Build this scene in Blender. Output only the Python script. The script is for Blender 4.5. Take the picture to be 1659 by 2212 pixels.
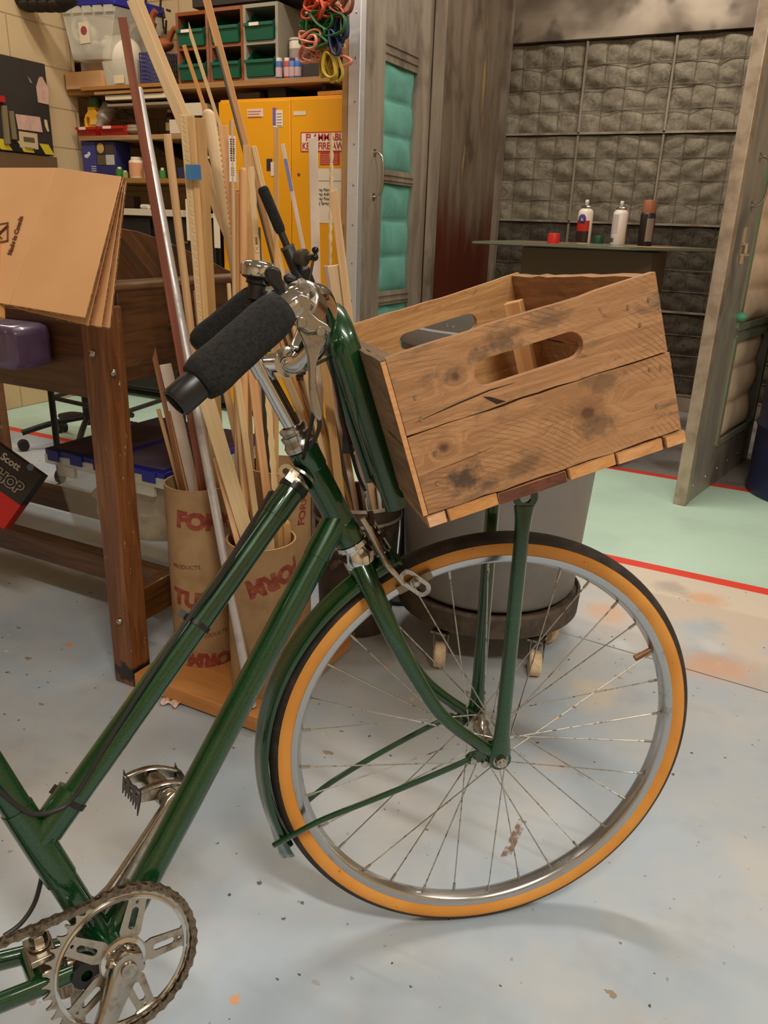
import bpy, bmesh, math, random
from mathutils import Vector as V, Matrix
random.seed(7)
for o in list(bpy.data.objects): bpy.data.objects.remove(o)
S = bpy.context.scene; COL = S.collection
PI = math.pi
# ------------------------------------------------------------------ camera
IW, IH, FPX, CH = 1659, 2212, 1688.55, 1.0616
YAW, PITCH, ROLL = 0.465229, 0.353551, 0.034905
fwd = V((-math.sin(YAW)*math.cos(PITCH), math.cos(YAW)*math.cos(PITCH), -math.sin(PITCH)))
_r = V((math.cos(YAW), math.sin(YAW), 0)); _u = _r.cross(fwd)
rt = _r*math.cos(ROLL)+_u*math.sin(ROLL); up = -_r*math.sin(ROLL)+_u*math.cos(ROLL)
CAM = V((0, 0, CH))
cd_ = bpy.data.cameras.new('camera'); cam = bpy.data.objects.new('camera', cd_); COL.objects.link(cam)
M = Matrix((rt, up, -fwd)).transposed().to_4x4(); M.translation = CAM; cam.matrix_world = M
cd_.sensor_fit = 'HORIZONTAL'; cd_.sensor_width = 36.0; cd_.lens = 36.0*FPX/IW; cd_.clip_start = 0.02
S.camera = cam
S.view_settings.view_transform = 'Standard'; S.view_settings.look = 'None'
S.view_settings.gamma = 1.0; S.view_settings.use_curve_mapping = False
S.view_settings.exposure = 0.0
# ------------------------------------------------------------------ light
w = bpy.data.worlds.new('room_air'); S.world = w; w.use_nodes = True
w.node_tree.nodes['Background'].inputs[0].default_value = (1.0, 0.90, 0.78, 1)
w.node_tree.nodes['Background'].inputs[1].default_value = 0.20
WARM = (1.0, 0.93, 0.82)
def area(name, loc, size, power, col=WARM, aim=None):
    l = bpy.data.lights.new(name, 'AREA'); l.shape = 'RECTANGLE'; l.size, l.size_y = size
    l.energy = power; l.color = col
    o = bpy.data.objects.new(name, l); COL.objects.link(o); o.location = loc
    d = (V(aim)-V(loc)) if aim else V((0, 0, -1))
    o.rotation_euler = d.to_track_quat('-Z', 'Y').to_euler()
    return o
area('ceiling_lamp', (0.9, -0.6, 3.2), (1.25, 0.16), 78)
area('ceiling_lamp', (-0.9, 2.6, 3.3), (1.25, 0.16), 42)
area('ceiling_lamp', (1.8, 1.5, 3.3), (0.16, 1.25), 26)
area('ceiling_lamp', (-1.9, -0.9, 3.3), (0.16, 1.25), 6)
area('ceiling_lamp', (-2.9, 2.3, 3.2), (1.25, 0.16), 32)  # unseen lamp, added to brighten the right door panel and the shelves
area('booth_lamp', (-0.8, 4.75, 2.75), (0.9, 0.2), 16)
# ------------------------------------------------------------------ pixel rays (the photo is 1659 x 2212)
def ray(px, py): return fwd+rt*((px-IW/2)/FPX)-up*((py-IH/2)/FPX)
def at(px, py, t): return CAM+ray(px, py)*t
def atX(px, py, X): d = ray(px, py); return CAM+d*(X/d.x)
def atY(px, py, Y): d = ray(px, py); return CAM+d*(Y/d.y)
def atZ(px, py, z): d = ray(px, py); return CAM+d*((z-CH)/d.z)
def onP(px, py, q, n): d = ray(px, py); return CAM+d*((q-CAM).dot(n)/d.dot(n))
def proj(P):
    d = V(P)-CAM; z = d.dot(fwd); return IW/2+FPX*d.dot(rt)/z, IH/2-FPX*d.dot(up)/z, z
# ------------------------------------------------------------------ mesh builder
def perp(d, ref=None):
    d = d.normalized()
    r = V(ref) if ref is not None else (V((0, 0, 1)) if abs(d.z) < .9 else V((1, 0, 0)))
    x = r-d*r.dot(d)
    if x.length < 1e-6: x = V((0, 1, 0))-d*d.y
    x.normalize(); return x, d.cross(x)
class MB:
    def __init__(s): s.v = []; s.f = []; s.uv = []
    def face(s, idx, uv=None): s.f.append(tuple(idx)); s.uv.append(uv)
    def add(s, pts): n = len(s.v); s.v += [V(p) for p in pts]; return n
    def box(s, c, ax, ay, az):
        c, ax, ay, az = V(c), V(ax), V(ay), V(az); L, Wd, H = ax.length, ay.length, az.length
        sg = [(i, j, k) for i in (-1, 1) for j in (-1, 1) for k in (-1, 1)]
        n = s.add([c+ax*i+ay*j+az*k for i, j, k in sg])
        off = random.random()*3
        for q in ((0, 1, 3, 2), (4, 6, 7, 5), (0, 4, 5, 1), (2, 3, 7, 6), (0, 2, 6, 4), (1, 5, 7, 3)):
            uv = {}
            for a in q:
                i, j, k = sg[a]
                if q in ((0, 1, 3, 2), (4, 6, 7, 5)): uv[n+a] = (j*Wd*.15+off, k*H)
                elif q in ((0, 4, 5, 1), (2, 3, 7, 6)): uv[n+a] = (i*L+off, k*H+.37)
                else: uv[n+a] = (i*L+off, j*Wd)
            s.face([n+a for a in q], uv)
        return s
    def abox(s, x0, y0, z0, x1, y1, z1, long='x'):
        c = V(((x0+x1)/2, (y0+y1)/2, (z0+z1)/2)); X, Y, Z = V((abs(x1-x0)/2, 0, 0)), V((0, abs(y1-y0)/2, 0)), V((0, 0, abs(z1-z0)/2))
        return s.box(c, X, Y, Z) if long == 'x' else s.box(c, Y, Z, X) if long == 'y' else s.box(c, Z, X, Y)
    def beam(s, a, b, w, h, ref=None):
        a, b = V(a), V(b); d = b-a; x, y = perp(d, ref)
        return s.box((a+b)/2, d/2, x*(w/2), y*(h/2))
    def tube(s, path, rad, seg=14, oval=1.0, ref=None, cap=True, closed=False, rfun=None):
        P = [V(p) for p in path]; n = len(P)
        R = rad if isinstance(rad, (list, tuple)) else [rad]*n
        O = oval if isinstance(oval, (list, tuple)) else [oval]*n
        rings = []; prev = None; acc = 0
        for i in range(n):
            if closed: d = P[(i+1) % n]-P[i-1]
            else: d = P[min(i+1, n-1)]-P[max(i-1, 0)]
            if prev is None or ref is not None: x, y = perp(d, ref)
            else: x, y = perp(d, prev)
            prev = x
            if i: acc += (P[i]-P[i-1]).length
            rr = []
            for k in range(seg):
                t = 2*PI*k/seg; q = R[i]*(rfun(t, acc) if rfun else 1)
                rr.append(P[i]+x*(q*math.cos(t))+y*(q*O[i]*math.sin(t)))
            rings.append((s.add(rr), acc))
        m = n if closed else n-1
        for i in range(m):
            a, la = rings[i]; b, lb = rings[(i+1) % n]; ww = 2*PI*R[i]/seg
            if closed and i == n-1: lb = la+.01
            for k in range(seg):
                k2 = (k+1) % seg
                s.face([a+k, a+k2, b+k2, b+k], {a+k: (la, k*ww), a+k2: (la, (k+1)*ww), b+k2: (lb, (k+1)*ww), b+k: (lb, k*ww)})
        if cap and not closed:
            s.face([rings[0][0]+k for k in range(seg)][::-1]); s.face([rings[-1][0]+k for k in range(seg)])
        return s
    def lathe(s, prof, o, ax, seg=32, x=None, a0=0, a1=2*PI, closedprof=False, scal=1.0):
        o, ax = V(o), V(ax).normalized(); xx, yy = perp(ax, x); full = abs(a1-a0-2*PI) < 1e-6
        m = seg if full else seg+1; rings = []
        for i in range(m):
            t = a0+(a1-a0)*i/seg; d = xx*math.cos(t)+yy*math.sin(t)*scal
            rings.append(s.add([o+d*r+ax*z for r, z in prof]))
        k = len(prof); pl = [0]
        for j in range(1, k): pl.append(pl[-1]+math.hypot(prof[j][0]-prof[j-1][0], prof[j][1]-prof[j-1][1]))
        rm = max(r for r, z in prof)
        for i in range(seg):
            a, b = rings[i], rings[(i+1) % m]; u0, u1 = rm*(a1-a0)*i/seg, rm*(a1-a0)*(i+1)/seg
            for j in range(k if closedprof else k-1):
                j2 = (j+1) % k
                q = [a+j, b+j, b+j2, a+j2]; uv = {a+j: (u0, pl[j]), b+j: (u1, pl[j]), b+j2: (u1, pl[j2]), a+j2: (u0, pl[j2])}
                if prof[j][0] < 1e-9: q = [a+j, b+j2, a+j2]
                elif prof[j2][0] < 1e-9: q = [a+j, b+j, a+j2]
                s.face(q, uv)
        return s
    def sphere(s, c, r, seg=16, sc=(1, 1, 1), ax=(0, 0, 1)):
        n = max(6, seg//2); c = V(c); m = len(s.v)
        s.lathe([(0 if i in (0, n) else r*math.sin(PI*i/n), -r*math.cos(PI*i/n)) for i in range(n+1)], c, ax, seg)
        for i in range(m, len(s.v)):
            d = s.v[i]-c; s.v[i] = c+V((d.x*sc[0], d.y*sc[1], d.z*sc[2]))
        return s
    def prism(s, poly, ext):
        poly = [V(p) for p in poly]; ext = V(ext); n = len(poly); a = s.add(poly); b = s.add([p+ext for p in poly])
        s.face([a+i for i in range(n)][::-1]); s.face([b+i for i in range(n)])
        for i in range(n):
            j = (i+1) % n; s.face([a+i, a+j, b+j, b+i])
        return s
    def plate(s, outer, holes, fn, th, nrm):
        bm = bmesh.new(); 
        for lp in [outer]+list(holes):
            vs = [bm.verts.new((p[0], p[1], 0)) for p in lp]
            for i in range(len(vs)): bm.edges.new((vs[i], vs[(i+1) % len(vs)]))
        bmesh.ops.triangle_fill(bm, use_beauty=True, use_dissolve=False, edges=bm.edges[:])
        bm.verts.index_update(); nrm = V(nrm).normalized()*th; k = len(bm.verts)
        n = s.add([fn(v.co.x, v.co.y) for v in bm.verts]); s.add([fn(v.co.x, v.co.y)+nrm for v in bm.verts])
        uvd = {v.index: (v.co.x, v.co.y) for v in bm.verts}
        for f in bm.faces:
            ii = [v.index for v in f.verts]
            s.face([n+i for i in ii], {n+i: uvd[i] for i in ii}); s.face([n+k+i for i in ii[::-1]], {n+k+i: uvd[i] for i in ii})
        for e in bm.edges:
            if len(e.link_faces) == 1:
                a, b = e.verts[0].index, e.verts[1].index
                s.face([n+a, n+b, n+k+b, n+k+a], {n+a: uvd[a], n+b: uvd[b], n+k+b: (uvd[b][0]*.1, uvd[b][1]+th), n+k+a: (uvd[a][0]*.1, uvd[a][1]+th)})
        bm.free(); return s
    def build(s, name, mat, parent=None, bevel=0, sharp=38, base=None, label=None, recalc=True):
        if parent is not None: org = ORG[parent.name]
        elif base is not None: org = V(base)
        else:
            xs = [v.x for v in s.v]; ys = [v.y for v in s.v]
            org = V(((min(xs)+max(xs))/2, (min(ys)+max(ys))/2, min(v.z for v in s.v)))
        me = bpy.data.meshes.new(name); me.from_pydata([v-org for v in s.v], [], s.f)
        ul = me.uv_layers.new(name='uv')
        k = 0
        for fi, f in enumerate(s.f):
            u = s.uv[fi]
            for vi in f:
                if u and vi in u: ul.data[k].uv = u[vi]
                else:
                    p = s.v[vi]; ul.data[k].uv = (p.x+p.z*.3, p.y+p.z)
                k += 1
        if recalc:
            bm = bmesh.new(); bm.from_mesh(me); bmesh.ops.recalc_face_normals(bm, faces=bm.faces[:]); bm.to_mesh(me); bm.free()
        me.polygons.foreach_set('use_smooth', [True]*len(me.polygons)); me.set_sharp_from_angle(angle=math.radians(sharp))
        me.materials.append(mat)
        o = bpy.data.objects.new(name, me); COL.objects.link(o)
        if parent is not None: o.parent = parent; ORG[o.name] = org
        else: o.location = org; ORG[o.name] = org
        if bevel:
            b = o.modifiers.new('edge', 'BEVEL'); b.width = bevel; b.segments = 2; b.limit_method = 'ANGLE'; b.angle_limit = math.radians(40)
        if label: o['label'] = label
        return o
ORG = {}
def tag(o, label, cat, group=None):
    o['label'] = label; o['category'] = cat
    if group: o['group'] = group
    return o
def thing(name, label, cat, loc, group=None):
    o = bpy.data.objects.new(name, None); COL.objects.link(o); o.location = V(loc); o.empty_display_size = .05
    ORG[o.name] = V(loc); return tag(o, label, cat, group)
def struct(o): o['kind'] = 'structure'; return o
def dup(o, delta, label=None):
    c = o.copy(); COL.objects.link(c); c.location = o.location+V(delta); ORG[c.name] = ORG[o.name]+V(delta)
    for ch in o.children:
        k = ch.copy(); COL.objects.link(k); k.parent = c
        for g in ch.children: q = g.copy(); COL.objects.link(q); q.parent = k
    if label: c['label'] = label
    return c
def bez(pts, n=10):
    # Catmull-Rom through the points
    P = [V(p) for p in pts]; out = []
    for i in range(len(P)-1):
        a, b, c, d = P[max(i-1, 0)], P[i], P[i+1], P[min(i+2, len(P)-1)]
        for k in range(n):
            t = k/n; out.append(.5*((2*b)+(c-a)*t+(2*a-5*b+4*c-d)*t*t+(3*b-a-3*c+d)*t**3))
    return out+[P[-1]]
def text_bm(body, size, cut=None, th=.0006, bold=0.0, align='CENTER'):
    cu = bpy.data.curves.new('t', 'FONT'); cu.body = body; cu.size = size; cu.align_x = align; cu.align_y = 'CENTER'; cu.offset = bold; cu.extrude = th
    o = bpy.data.objects.new('t', cu); COL.objects.link(o); dg = bpy.context.evaluated_depsgraph_get(); dg.update()
    me = bpy.data.meshes.new_from_object(o.evaluated_get(dg)); bpy.data.objects.remove(o)
    bm = bmesh.new(); bm.from_mesh(me)
    if cut:
        xs = [v.co.x for v in bm.verts]; x = min(xs)
        while x < max(xs):
            bmesh.ops.bisect_plane(bm, geom=bm.verts[:]+bm.edges[:]+bm.faces[:], plane_co=(x, 0, 0), plane_no=(1, 0, 0)); x += cut
    bm.verts.index_update(); vs = [v.co.copy() for v in bm.verts]; fs = [[v.index for v in f.verts] for f in bm.faces]; bm.free()
    return vs, fs
def text(body, size, o, xd, yd, mat, parent, name='lettering', bold=0.0, align='CENTER', sx=1.0, label=None):
    vs, fs = text_bm(body, size, bold=bold, align=align); o, xd, yd = V(o), V(xd).normalized(), V(yd).normalized(); z = xd.cross(yd)
    m = MB(); m.v = [o+xd*(v.x*sx)+yd*v.y+z*(v.z+.0008) for v in vs]; m.f = [tuple(f) for f in fs]; m.uv = [None]*len(fs)
    return m.build(name, mat, parent, recalc=False, label=label)
# ------------------------------------------------------------------ materials
def lin(c):
    f = lambda x: (x/12.92 if x <= .04045 else ((x+.055)/1.055)**2.4)
    return (f(c[0]/255), f(c[1]/255), f(c[2]/255), 1)
class NT:
    def __init__(s, name):
        s.m = bpy.data.materials.new(name); s.m.use_nodes = True; s.t = s.m.node_tree; s.n = s.t.nodes; s.b = s.n['Principled BSDF']
    def new(s, ty, **kw):
        n = s.n.new(ty)
        for k, v in kw.items(): setattr(n, k, v)
        return n
    def link(s, a, b): s.t.links.new(a, b)
    def put(s, sock, v):
        if hasattr(v, 'is_linked') or isinstance(v, bpy.types.NodeSocket): s.link(v, sock)
        else: sock.default_value = v
    def math(s, op, a, b=0.0, c=None, clamp=False):
        n = s.new('ShaderNodeMath', operation=op, use_clamp=clamp); s.put(n.inputs[0], a); s.put(n.inputs[1], b)
        if c is not None: s.put(n.inputs[2], c)
        return n.outputs[0]
    def mix(s, f, a, b):
        n = s.new('ShaderNodeMix', data_type='RGBA'); s.put(n.inputs[0], f); s.put(n.inputs[6], a); s.put(n.inputs[7], b); return n.outputs[2]
    def noise(s, vec, scale, detail=3.0, rough=.55, dist=0.0):
        n = s.new('ShaderNodeTexNoise'); s.link(vec, n.inputs['Vector']); n.inputs['Scale'].default_value = scale
        n.inputs['Detail'].default_value = detail; n.inputs['Roughness'].default_value = rough; n.inputs['Distortion'].default_value = dist; return n.outputs['Fac']
    def ramp(s, f, a, b, smooth=True):
        n = s.new('ShaderNodeMapRange', interpolation_type='SMOOTHSTEP' if smooth else 'LINEAR'); s.put(n.inputs[0], f)
        n.inputs[1].default_value = a; n.inputs[2].default_value = b; return n.outputs[0]
    def obj(s): return s.new('ShaderNodeTexCoord').outputs['Object']
    def uv(s): return s.new('ShaderNodeTexCoord').outputs['UV']
    def rnd(s): return s.new('ShaderNodeObjectInfo').outputs['Random']
    def map(s, vec, scale=(1, 1, 1), loc=(0, 0, 0)):
        n = s.new('ShaderNodeMapping'); s.link(vec, n.inputs[0]); n.inputs['Scale'].default_value = scale; s.put(n.inputs['Location'], loc); return n.outputs[0]
    def bump(s, h, strength=.3, dist=.002):
        n = s.new('ShaderNodeBump'); s.link(h, n.inputs['Height']); n.inputs['Strength'].default_value = strength; n.inputs['Distance'].default_value = dist
        s.link(n.outputs[0], s.b.inputs['Normal'])
    def set(s, **kw):
        nm = dict(rough='Roughness', metal='Metallic', coat='Coat Weight', coatr='Coat Roughness', spec='Specular IOR Level', trans='Transmission Weight', ior='IOR', alpha='Alpha', col='Base Color', es='Emission Strength', ec='Emission Color', sheen='Sheen Weight')
        for k, v in kw.items(): s.put(s.b.inputs[nm[k]], v)
        return s
def pm(name, col, rough=.55, metal=0, var=None, vs=8.0, lo=.35, hi=.7, bump=None, coat=0, **kw):
    n = NT(name); c = lin(col)
    if var:
        f = n.ramp(n.noise(n.obj(), vs, 5, .6), lo, hi); n.set(col=n.mix(f, c, lin(var)))
    else: n.set(col=c)
    n.set(rough=rough, metal=metal, coat=coat, **kw)
    if bump: n.bump(n.noise(n.obj(), bump[0], 4, .6), bump[1], .002)
    return n.m
def wood(name, c1, c2, c3=None, sc=(2.5, 70, 1), rough=.6, hue=.12, coat=0, streak=.5, bump=.15, ring=None):
    n = NT(name); off = n.new('ShaderNodeCombineXYZ'); r = n.rnd(); n.put(off.inputs[0], n.math('MULTIPLY', r, 37.0)); n.put(off.inputs[1], n.math('MULTIPLY', r, 91.0))
    add = n.new('ShaderNodeVectorMath', operation='ADD'); n.link(n.uv(), add.inputs[0]); n.link(off.outputs[0], add.inputs[1]); uv = add.outputs[0]
    g = n.noise(n.map(uv, sc), 1.0, 5, .62, 1.2)
    col = n.mix(n.ramp(g, .33, .68), lin(c1), lin(c2))
    if c3:
        g2 = n.noise(n.map(uv, (sc[0]*.6, sc[1]*.32, 1)), 1.0, 3, .5, .6); col = n.mix(n.math('MULTIPLY', n.ramp(g2, .52, .72), streak), col, lin(c3))
    hs = n.new('ShaderNodeHueSaturation'); n.link(col, hs.inputs['Color']); n.put(hs.inputs['Value'], n.math('MULTIPLY_ADD', r, hue*2, 1-hue)); n.put(hs.inputs['Saturation'], n.math('MULTIPLY_ADD', r, -.25, 1.1))
    n.set(col=hs.outputs[0], rough=rough, coat=coat); n.bump(g, bump, .001)
    return n.m
def m_green():
    n = NT('green_metallic_paint'); o = n.obj()
    fl = n.ramp(n.noise(o, 900, 2, .5), .45, .75); big = n.noise(o, 14, 3, .5)
    c = n.mix(fl, lin((1, 50, 18)), lin((8, 88, 40))); c = n.mix(n.math('MULTIPLY', n.ramp(big, .45, .7), .4), c, lin((1, 38, 14)))
    n.set(col=c, rough=.30, metal=.25, coat=1.0, coatr=.05); return n.m
GREEN = m_green()
def m_chrome(name, c, c2, r=.12, sc=40, lo=.5, hi=.75, metal=1.0):
    n = NT(name); f = n.ramp(n.noise(n.obj(), sc, 5, .65), lo, hi); n.set(col=n.mix(f, lin(c), lin(c2)), metal=metal, rough=n.math('MULTIPLY_ADD', f, .35, r)); return n.m
CHROME = m_chrome('chrome', (206, 206, 206), (130, 116, 100), .07, 45, .6, .85)
RIMM = m_chrome('dull_chrome_rim', (190, 190, 190), (104, 84, 66), .22, 16, .58, .78)
STEEL = m_chrome('aged_nickel_steel', (180, 174, 164), (116, 100, 80), .24, 55, .45, .8)
SPOKE = m_chrome('spoke_steel', (190, 184, 172), (96, 78, 60), .3, 90, .5, .7)
BRASS = m_chrome('brassy_clip', (192, 184, 162), (140, 124, 98), .3, 60)
CHAINM = m_chrome('oily_chain', (128, 114, 98), (56, 46, 38), .34, 120, .4, .75, .8)
ALU = m_chrome('satin_aluminium', (214, 212, 214), (184, 180, 178), .42, 14, metal=.7)
RUST = pm('rusty_bolt', (82, 52, 34), .75, .2, (48, 30, 20), 60)
GALV = pm('galvanised_edge', (196, 178, 158), .45, .55, (160, 142, 124), 12)
def m_tread():
    n = NT('tyre_rubber'); uv = n.uv(); sx = n.new('ShaderNodeSeparateXYZ'); n.link(uv, sx.inputs[0])
    wv = n.math('SINE', n.math('MULTIPLY', sx.outputs[1], 2400.0)); n.set(col=n.mix(n.ramp(n.noise(n.obj(), 30, 4), .4, .7), lin((44, 38, 34)), lin((66, 56, 48))), rough=.75)
    n.bump(wv, .5, .0008); return n.m
TREAD = m_tread()
def m_gum():
    n = NT('amber_sidewall'); o = n.obj(); c = n.mix(n.ramp(n.noise(o, 9, 3), .35, .7), lin((208, 138, 52)), lin((222, 154, 70)))
    c = n.mix(n.ramp(n.noise(o, 85, 4, .7), .66, .74), c, lin((92, 58, 26))); n.set(col=c, rough=.6); return n.m
GUM = m_gum()
FOAM = pm('black_foam', (34, 32, 31), .95, 0, (14, 14, 14), 260, .4, .65, (420, 1.0))
BLACK = pm('black_plastic', (20, 19, 19), .38)
BLACKM = pm('black_enamel', (26, 24, 23), .45, 0, (44, 40, 36), 25, .55, .8)
RUB = pm('black_rubber_cable', (32, 28, 27), .5)
def m_crate(name, c1, c2, c3, sp=.62, knots=(), stains=(), arcs=None):
    n = NT(name); uv = n.uv()
    if not knots:
        off = n.new('ShaderNodeCombineXYZ'); r = n.rnd(); n.put(off.inputs[0], n.math('MULTIPLY', r, 37.0)); n.put(off.inputs[1], n.math('MULTIPLY', r, 91.0))
        add = n.new('ShaderNodeVectorMath', operation='ADD'); n.link(uv, add.inputs[0]); n.link(off.outputs[0], add.inputs[1]); uv = add.outputs[0]
    sx = n.new('ShaderNodeSeparateXYZ'); n.link(uv, sx.inputs[0]); U, Vv = sx.outputs[0], sx.outputs[1]
    def dist(x, y, ex=1.0):
        a = n.math('MULTIPLY', n.math('SUBTRACT', U, x), 1/ex); b = n.math('SUBTRACT', Vv, y); return n.math('SQRT', n.math('ADD', n.math('MULTIPLY', a, a), n.math('MULTIPLY', b, b)))
    Vg = n.math('MULTIPLY', Vv, 95.0); kd = None
    ks = knots
    if not knots:
        vo = n.new('ShaderNodeTexVoronoi', feature='F1'); n.link(n.map(uv, (6.0, 11.0, 1)), vo.inputs['Vector']); vo.inputs['Scale'].default_value = 1.0; d0 = vo.outputs['Distance']
        Vg = n.math('ADD', Vg, n.math('MULTIPLY', n.math('POWER', n.math('SUBTRACT', 1.0, n.ramp(d0, 0.0, .42)), 2.0), 4.0))
    for x, y, rad in ks:
        d = dist(x, y, 1.9); bell = n.math('SUBTRACT', 1.0, n.ramp(d, 0.0, rad*3.4)); Vg = n.math('ADD', Vg, n.math('MULTIPLY', bell, n.math('MULTIPLY', n.math('SIGN', n.math('SUBTRACT', Vv, y)), 3.0)))
    cx = n.new('ShaderNodeCombineXYZ'); n.put(cx.inputs[0], n.math('MULTIPLY', U, 7.0)); n.put(cx.inputs[1], Vg); g = n.noise(cx.outputs[0], 1.0, 6, .66, 1.0)
    c = n.mix(n.ramp(g, .36, .64), lin(c1), lin(c2))
    fine = n.noise(n.map(uv, (50, 1000, 1)), 1.0, 3, .6); c = n.mix(n.math('MULTIPLY', n.ramp(fine, .48, .7), .45), c, lin(c3))
    big = n.noise(n.map(uv, (8, 22, 1)), 1.0, 6, .7, .6); c = n.mix(n.math('MULTIPLY', n.ramp(big, sp-.07, sp+.10), .62), c, lin((88, 74, 58)))
    gr = n.noise(n.map(uv, (26, 34, 1), (3.3, 1.7, 0)), 1.0, 4, .7, .8); c = n.mix(n.math('MULTIPLY', n.ramp(gr, .60, .74), .55), c, lin((70, 56, 46)))
    if arcs:
        d = dist(arcs[0], arcs[1]); w_ = n.math('SINE', n.math('ADD', n.math('MULTIPLY', d, 1150.0), n.math('MULTIPLY', n.noise(uv, 30, 2), 9.0)))
        c = n.mix(n.math('MULTIPLY', n.math('MULTIPLY', n.ramp(w_, .55, .95), n.ramp(n.noise(n.map(uv, (9, 14, 1), (7, 2, 0)), 1.0, 4, .65), .44, .62)), .5), c, lin((104, 74, 50)))
    for x, y, rad in ks:
        d = n.math('ADD', dist(x, y, 1.25), n.math('MULTIPLY', n.math('SUBTRACT', n.noise(uv, 90, 3), .5), rad*1.3))
        c = n.mix(n.math('MULTIPLY', n.ramp(d, rad*2.1, rad*.7), .5), c, lin((104, 72, 46))); c = n.mix(n.math('MULTIPLY', n.ramp(d, rad*.9, rad*.35), .75), c, lin((78, 46, 28)))
    for x, y, rad, k in stains:
        d = n.math('ADD', dist(x, y, 1.7), n.math('MULTIPLY', n.math('SUBTRACT', n.noise(uv, 60, 5, .7), .5), rad*3.2)); c = n.mix(n.math('MULTIPLY', n.ramp(d, rad*1.5, rad*.3), k), c, lin((50, 44, 38)))
    if not knots: c = n.mix(n.ramp(d0, .10, .04), c, lin((86, 50, 28)))
    n.set(col=c, rough=.8); n.bump(n.math('ADD', g, n.math('MULTIPLY', fine, .5)), .4, .0012); return n.m
CRATE = m_crate('weathered_pallet_wood', (182, 136, 94), (152, 108, 70), (112, 82, 58), .55)
CRATEN = m_crate('stained_pallet_wood', (182, 136, 94), (156, 112, 74), (118, 86, 60), .58, ((.052, .054, .010), (-.112, .067, .0055), (-.081, .137, .006)), ((-.100, .027, .012, .85), (-.024, .157, .012, .6), (.03, .165, .012, .45), (.06, .036, .012, .5), (-.03, .02, .013, .5), (.075, .082, .014, .5), (-.05, .148, .008, .5), (-.075, .012, .007, .6)), (-.16, -.16))
CRATED = m_crate('greyed_pallet_wood', (150, 116, 84), (122, 92, 66), (88, 70, 54), .5)
CRATEL = m_crate('lighter_pallet_wood', (202, 156, 102), (174, 126, 78), (130, 96, 64), .64)
CUT = wood('fresh_cut_wood', (216, 164, 112), (200, 142, 92), (164, 110, 68), (40, 160, 1), .7)
CUTD = wood('dark_cut_wood', (110, 62, 38), (84, 44, 28), None, (40, 160, 1), .7)
PINE = wood('pine_offcut', (222, 184, 132), (208, 164, 110), (186, 138, 86))
PINEL = wood('pale_whitewood', (228, 200, 156), (216, 184, 136), (200, 162, 114))
PINEO = wood('orange_pine', (222, 170, 114), (208, 150, 94), (188, 126, 74))
TAN = wood('tan_hardwood', (204, 166, 118), (188, 148, 100), (168, 126, 82))
MAHOG = wood('red_brown_moulding', (150, 74, 32), (122, 54, 22), (96, 42, 16), hue=.03)
GREYW = pm('primed_white_board', (222, 204, 190), .6, 0, (206, 188, 172), 10)
BAMB = wood('bamboo_cane', (190, 150, 92), (168, 126, 72), None)
PVC = pm('grey_plastic_pipe', (150, 142, 134), .45, 0, (132, 124, 116), 10)
WPVC = pm('white_plastic', (226, 216, 204), .45)
OAK = wood('stained_oak', (104, 66, 34), (70, 42, 20), (50, 29, 14), (3.5, 46, 1), .42, .05, .25, .6, .25)
def m_leg():
    n = NT('worn_oak_leg'); uv = n.uv(); g = n.noise(n.map(uv, (3.5, 46, 1)), 1.0, 5, .6, 1.0)
    c = n.mix(n.ramp(g, .33, .66), lin((138, 86, 46)), lin((100, 58, 28))); o = n.obj()
    c = n.mix(n.ramp(n.noise(n.map(o, (1, 1, .35)), 85, 4, .7), .66, .70), c, lin((206, 180, 150)))
    sx = n.new('ShaderNodeSeparateXYZ'); n.link(o, sx.inputs[0]); foot = n.math('ADD', sx.outputs[2], n.math('MULTIPLY', n.noise(o, 40, 3), .05))
    c = n.mix(n.math('MULTIPLY', n.ramp(foot, .085, .07), n.ramp(foot, .036, .046)), c, lin((38, 30, 26)))
    n.set(col=c, rough=.45, coat=.2); n.bump(g, .2, .001); return n.m
LEGM = m_leg()
def m_card():
    n = NT('brown_cardboard'); o = n.obj(); c = n.mix(n.ramp(n.noise(o, 5, 3), .35, .7), lin((222, 172, 122)), lin((212, 160, 110))); n.set(col=c, rough=.8); return n.m
CARD = m_card()
CARDE = pm('cardboard_fluting', (150, 104, 64), .9, 0, (92, 60, 36), 160, .4, .6)
KRAFT = pm('kraft_form_tube', (172, 138, 98), .75, 0, (152, 118, 80), 14, .4, .75, (60, .15))
KRAFTE = pm('kraft_tube_rim', (206, 160, 110), .85)
REDINK = pm('red_ink', (134, 50, 38), .75, 0, (156, 84, 62), 60)
DARKINK = pm('dark_ink', (60, 40, 30), .7)
BRNINK = pm('brown_ink', (112, 66, 44), .7)
GREYP = pm('grey_bin_plastic', (128, 123, 119), .5, 0, (112, 108, 104), 6, .4, .7, (30, .1))
GREYIN = pm('paint_spattered_bin_inside', (104, 98, 92), .6, 0, (176, 158, 134), 22, .6, .68)
DOLLY = pm('dirty_dolly', (66, 56, 48), .8, 0, (92, 78, 64), 30)
CASTR = pm('dirty_cream_caster', (226, 202, 168), .7, 0, (190, 162, 128), 40)
PAIL = pm('black_pail', (58, 50, 44), .55, 0, (84, 72, 62), 12)
PLY = wood('plywood_base', (214, 156, 104), (200, 140, 88), None, (2, 40, 1), .6)
CLEARB = NT('clear_tote_plastic').set(col=lin((214, 206, 184)), rough=.25, alpha=.2).m
CLEAR = NT('cloudy_clear_plastic').set(col=lin((232, 226, 208)), rough=.3, alpha=.5).m
FABRIC = pm('white_cloth', (214, 196, 166), .9, 0, (190, 170, 138), 7, .4, .7)
BLUEL = pm('blue_lid', (28, 34, 150), .4, 0, (24, 26, 110), 8)
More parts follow.
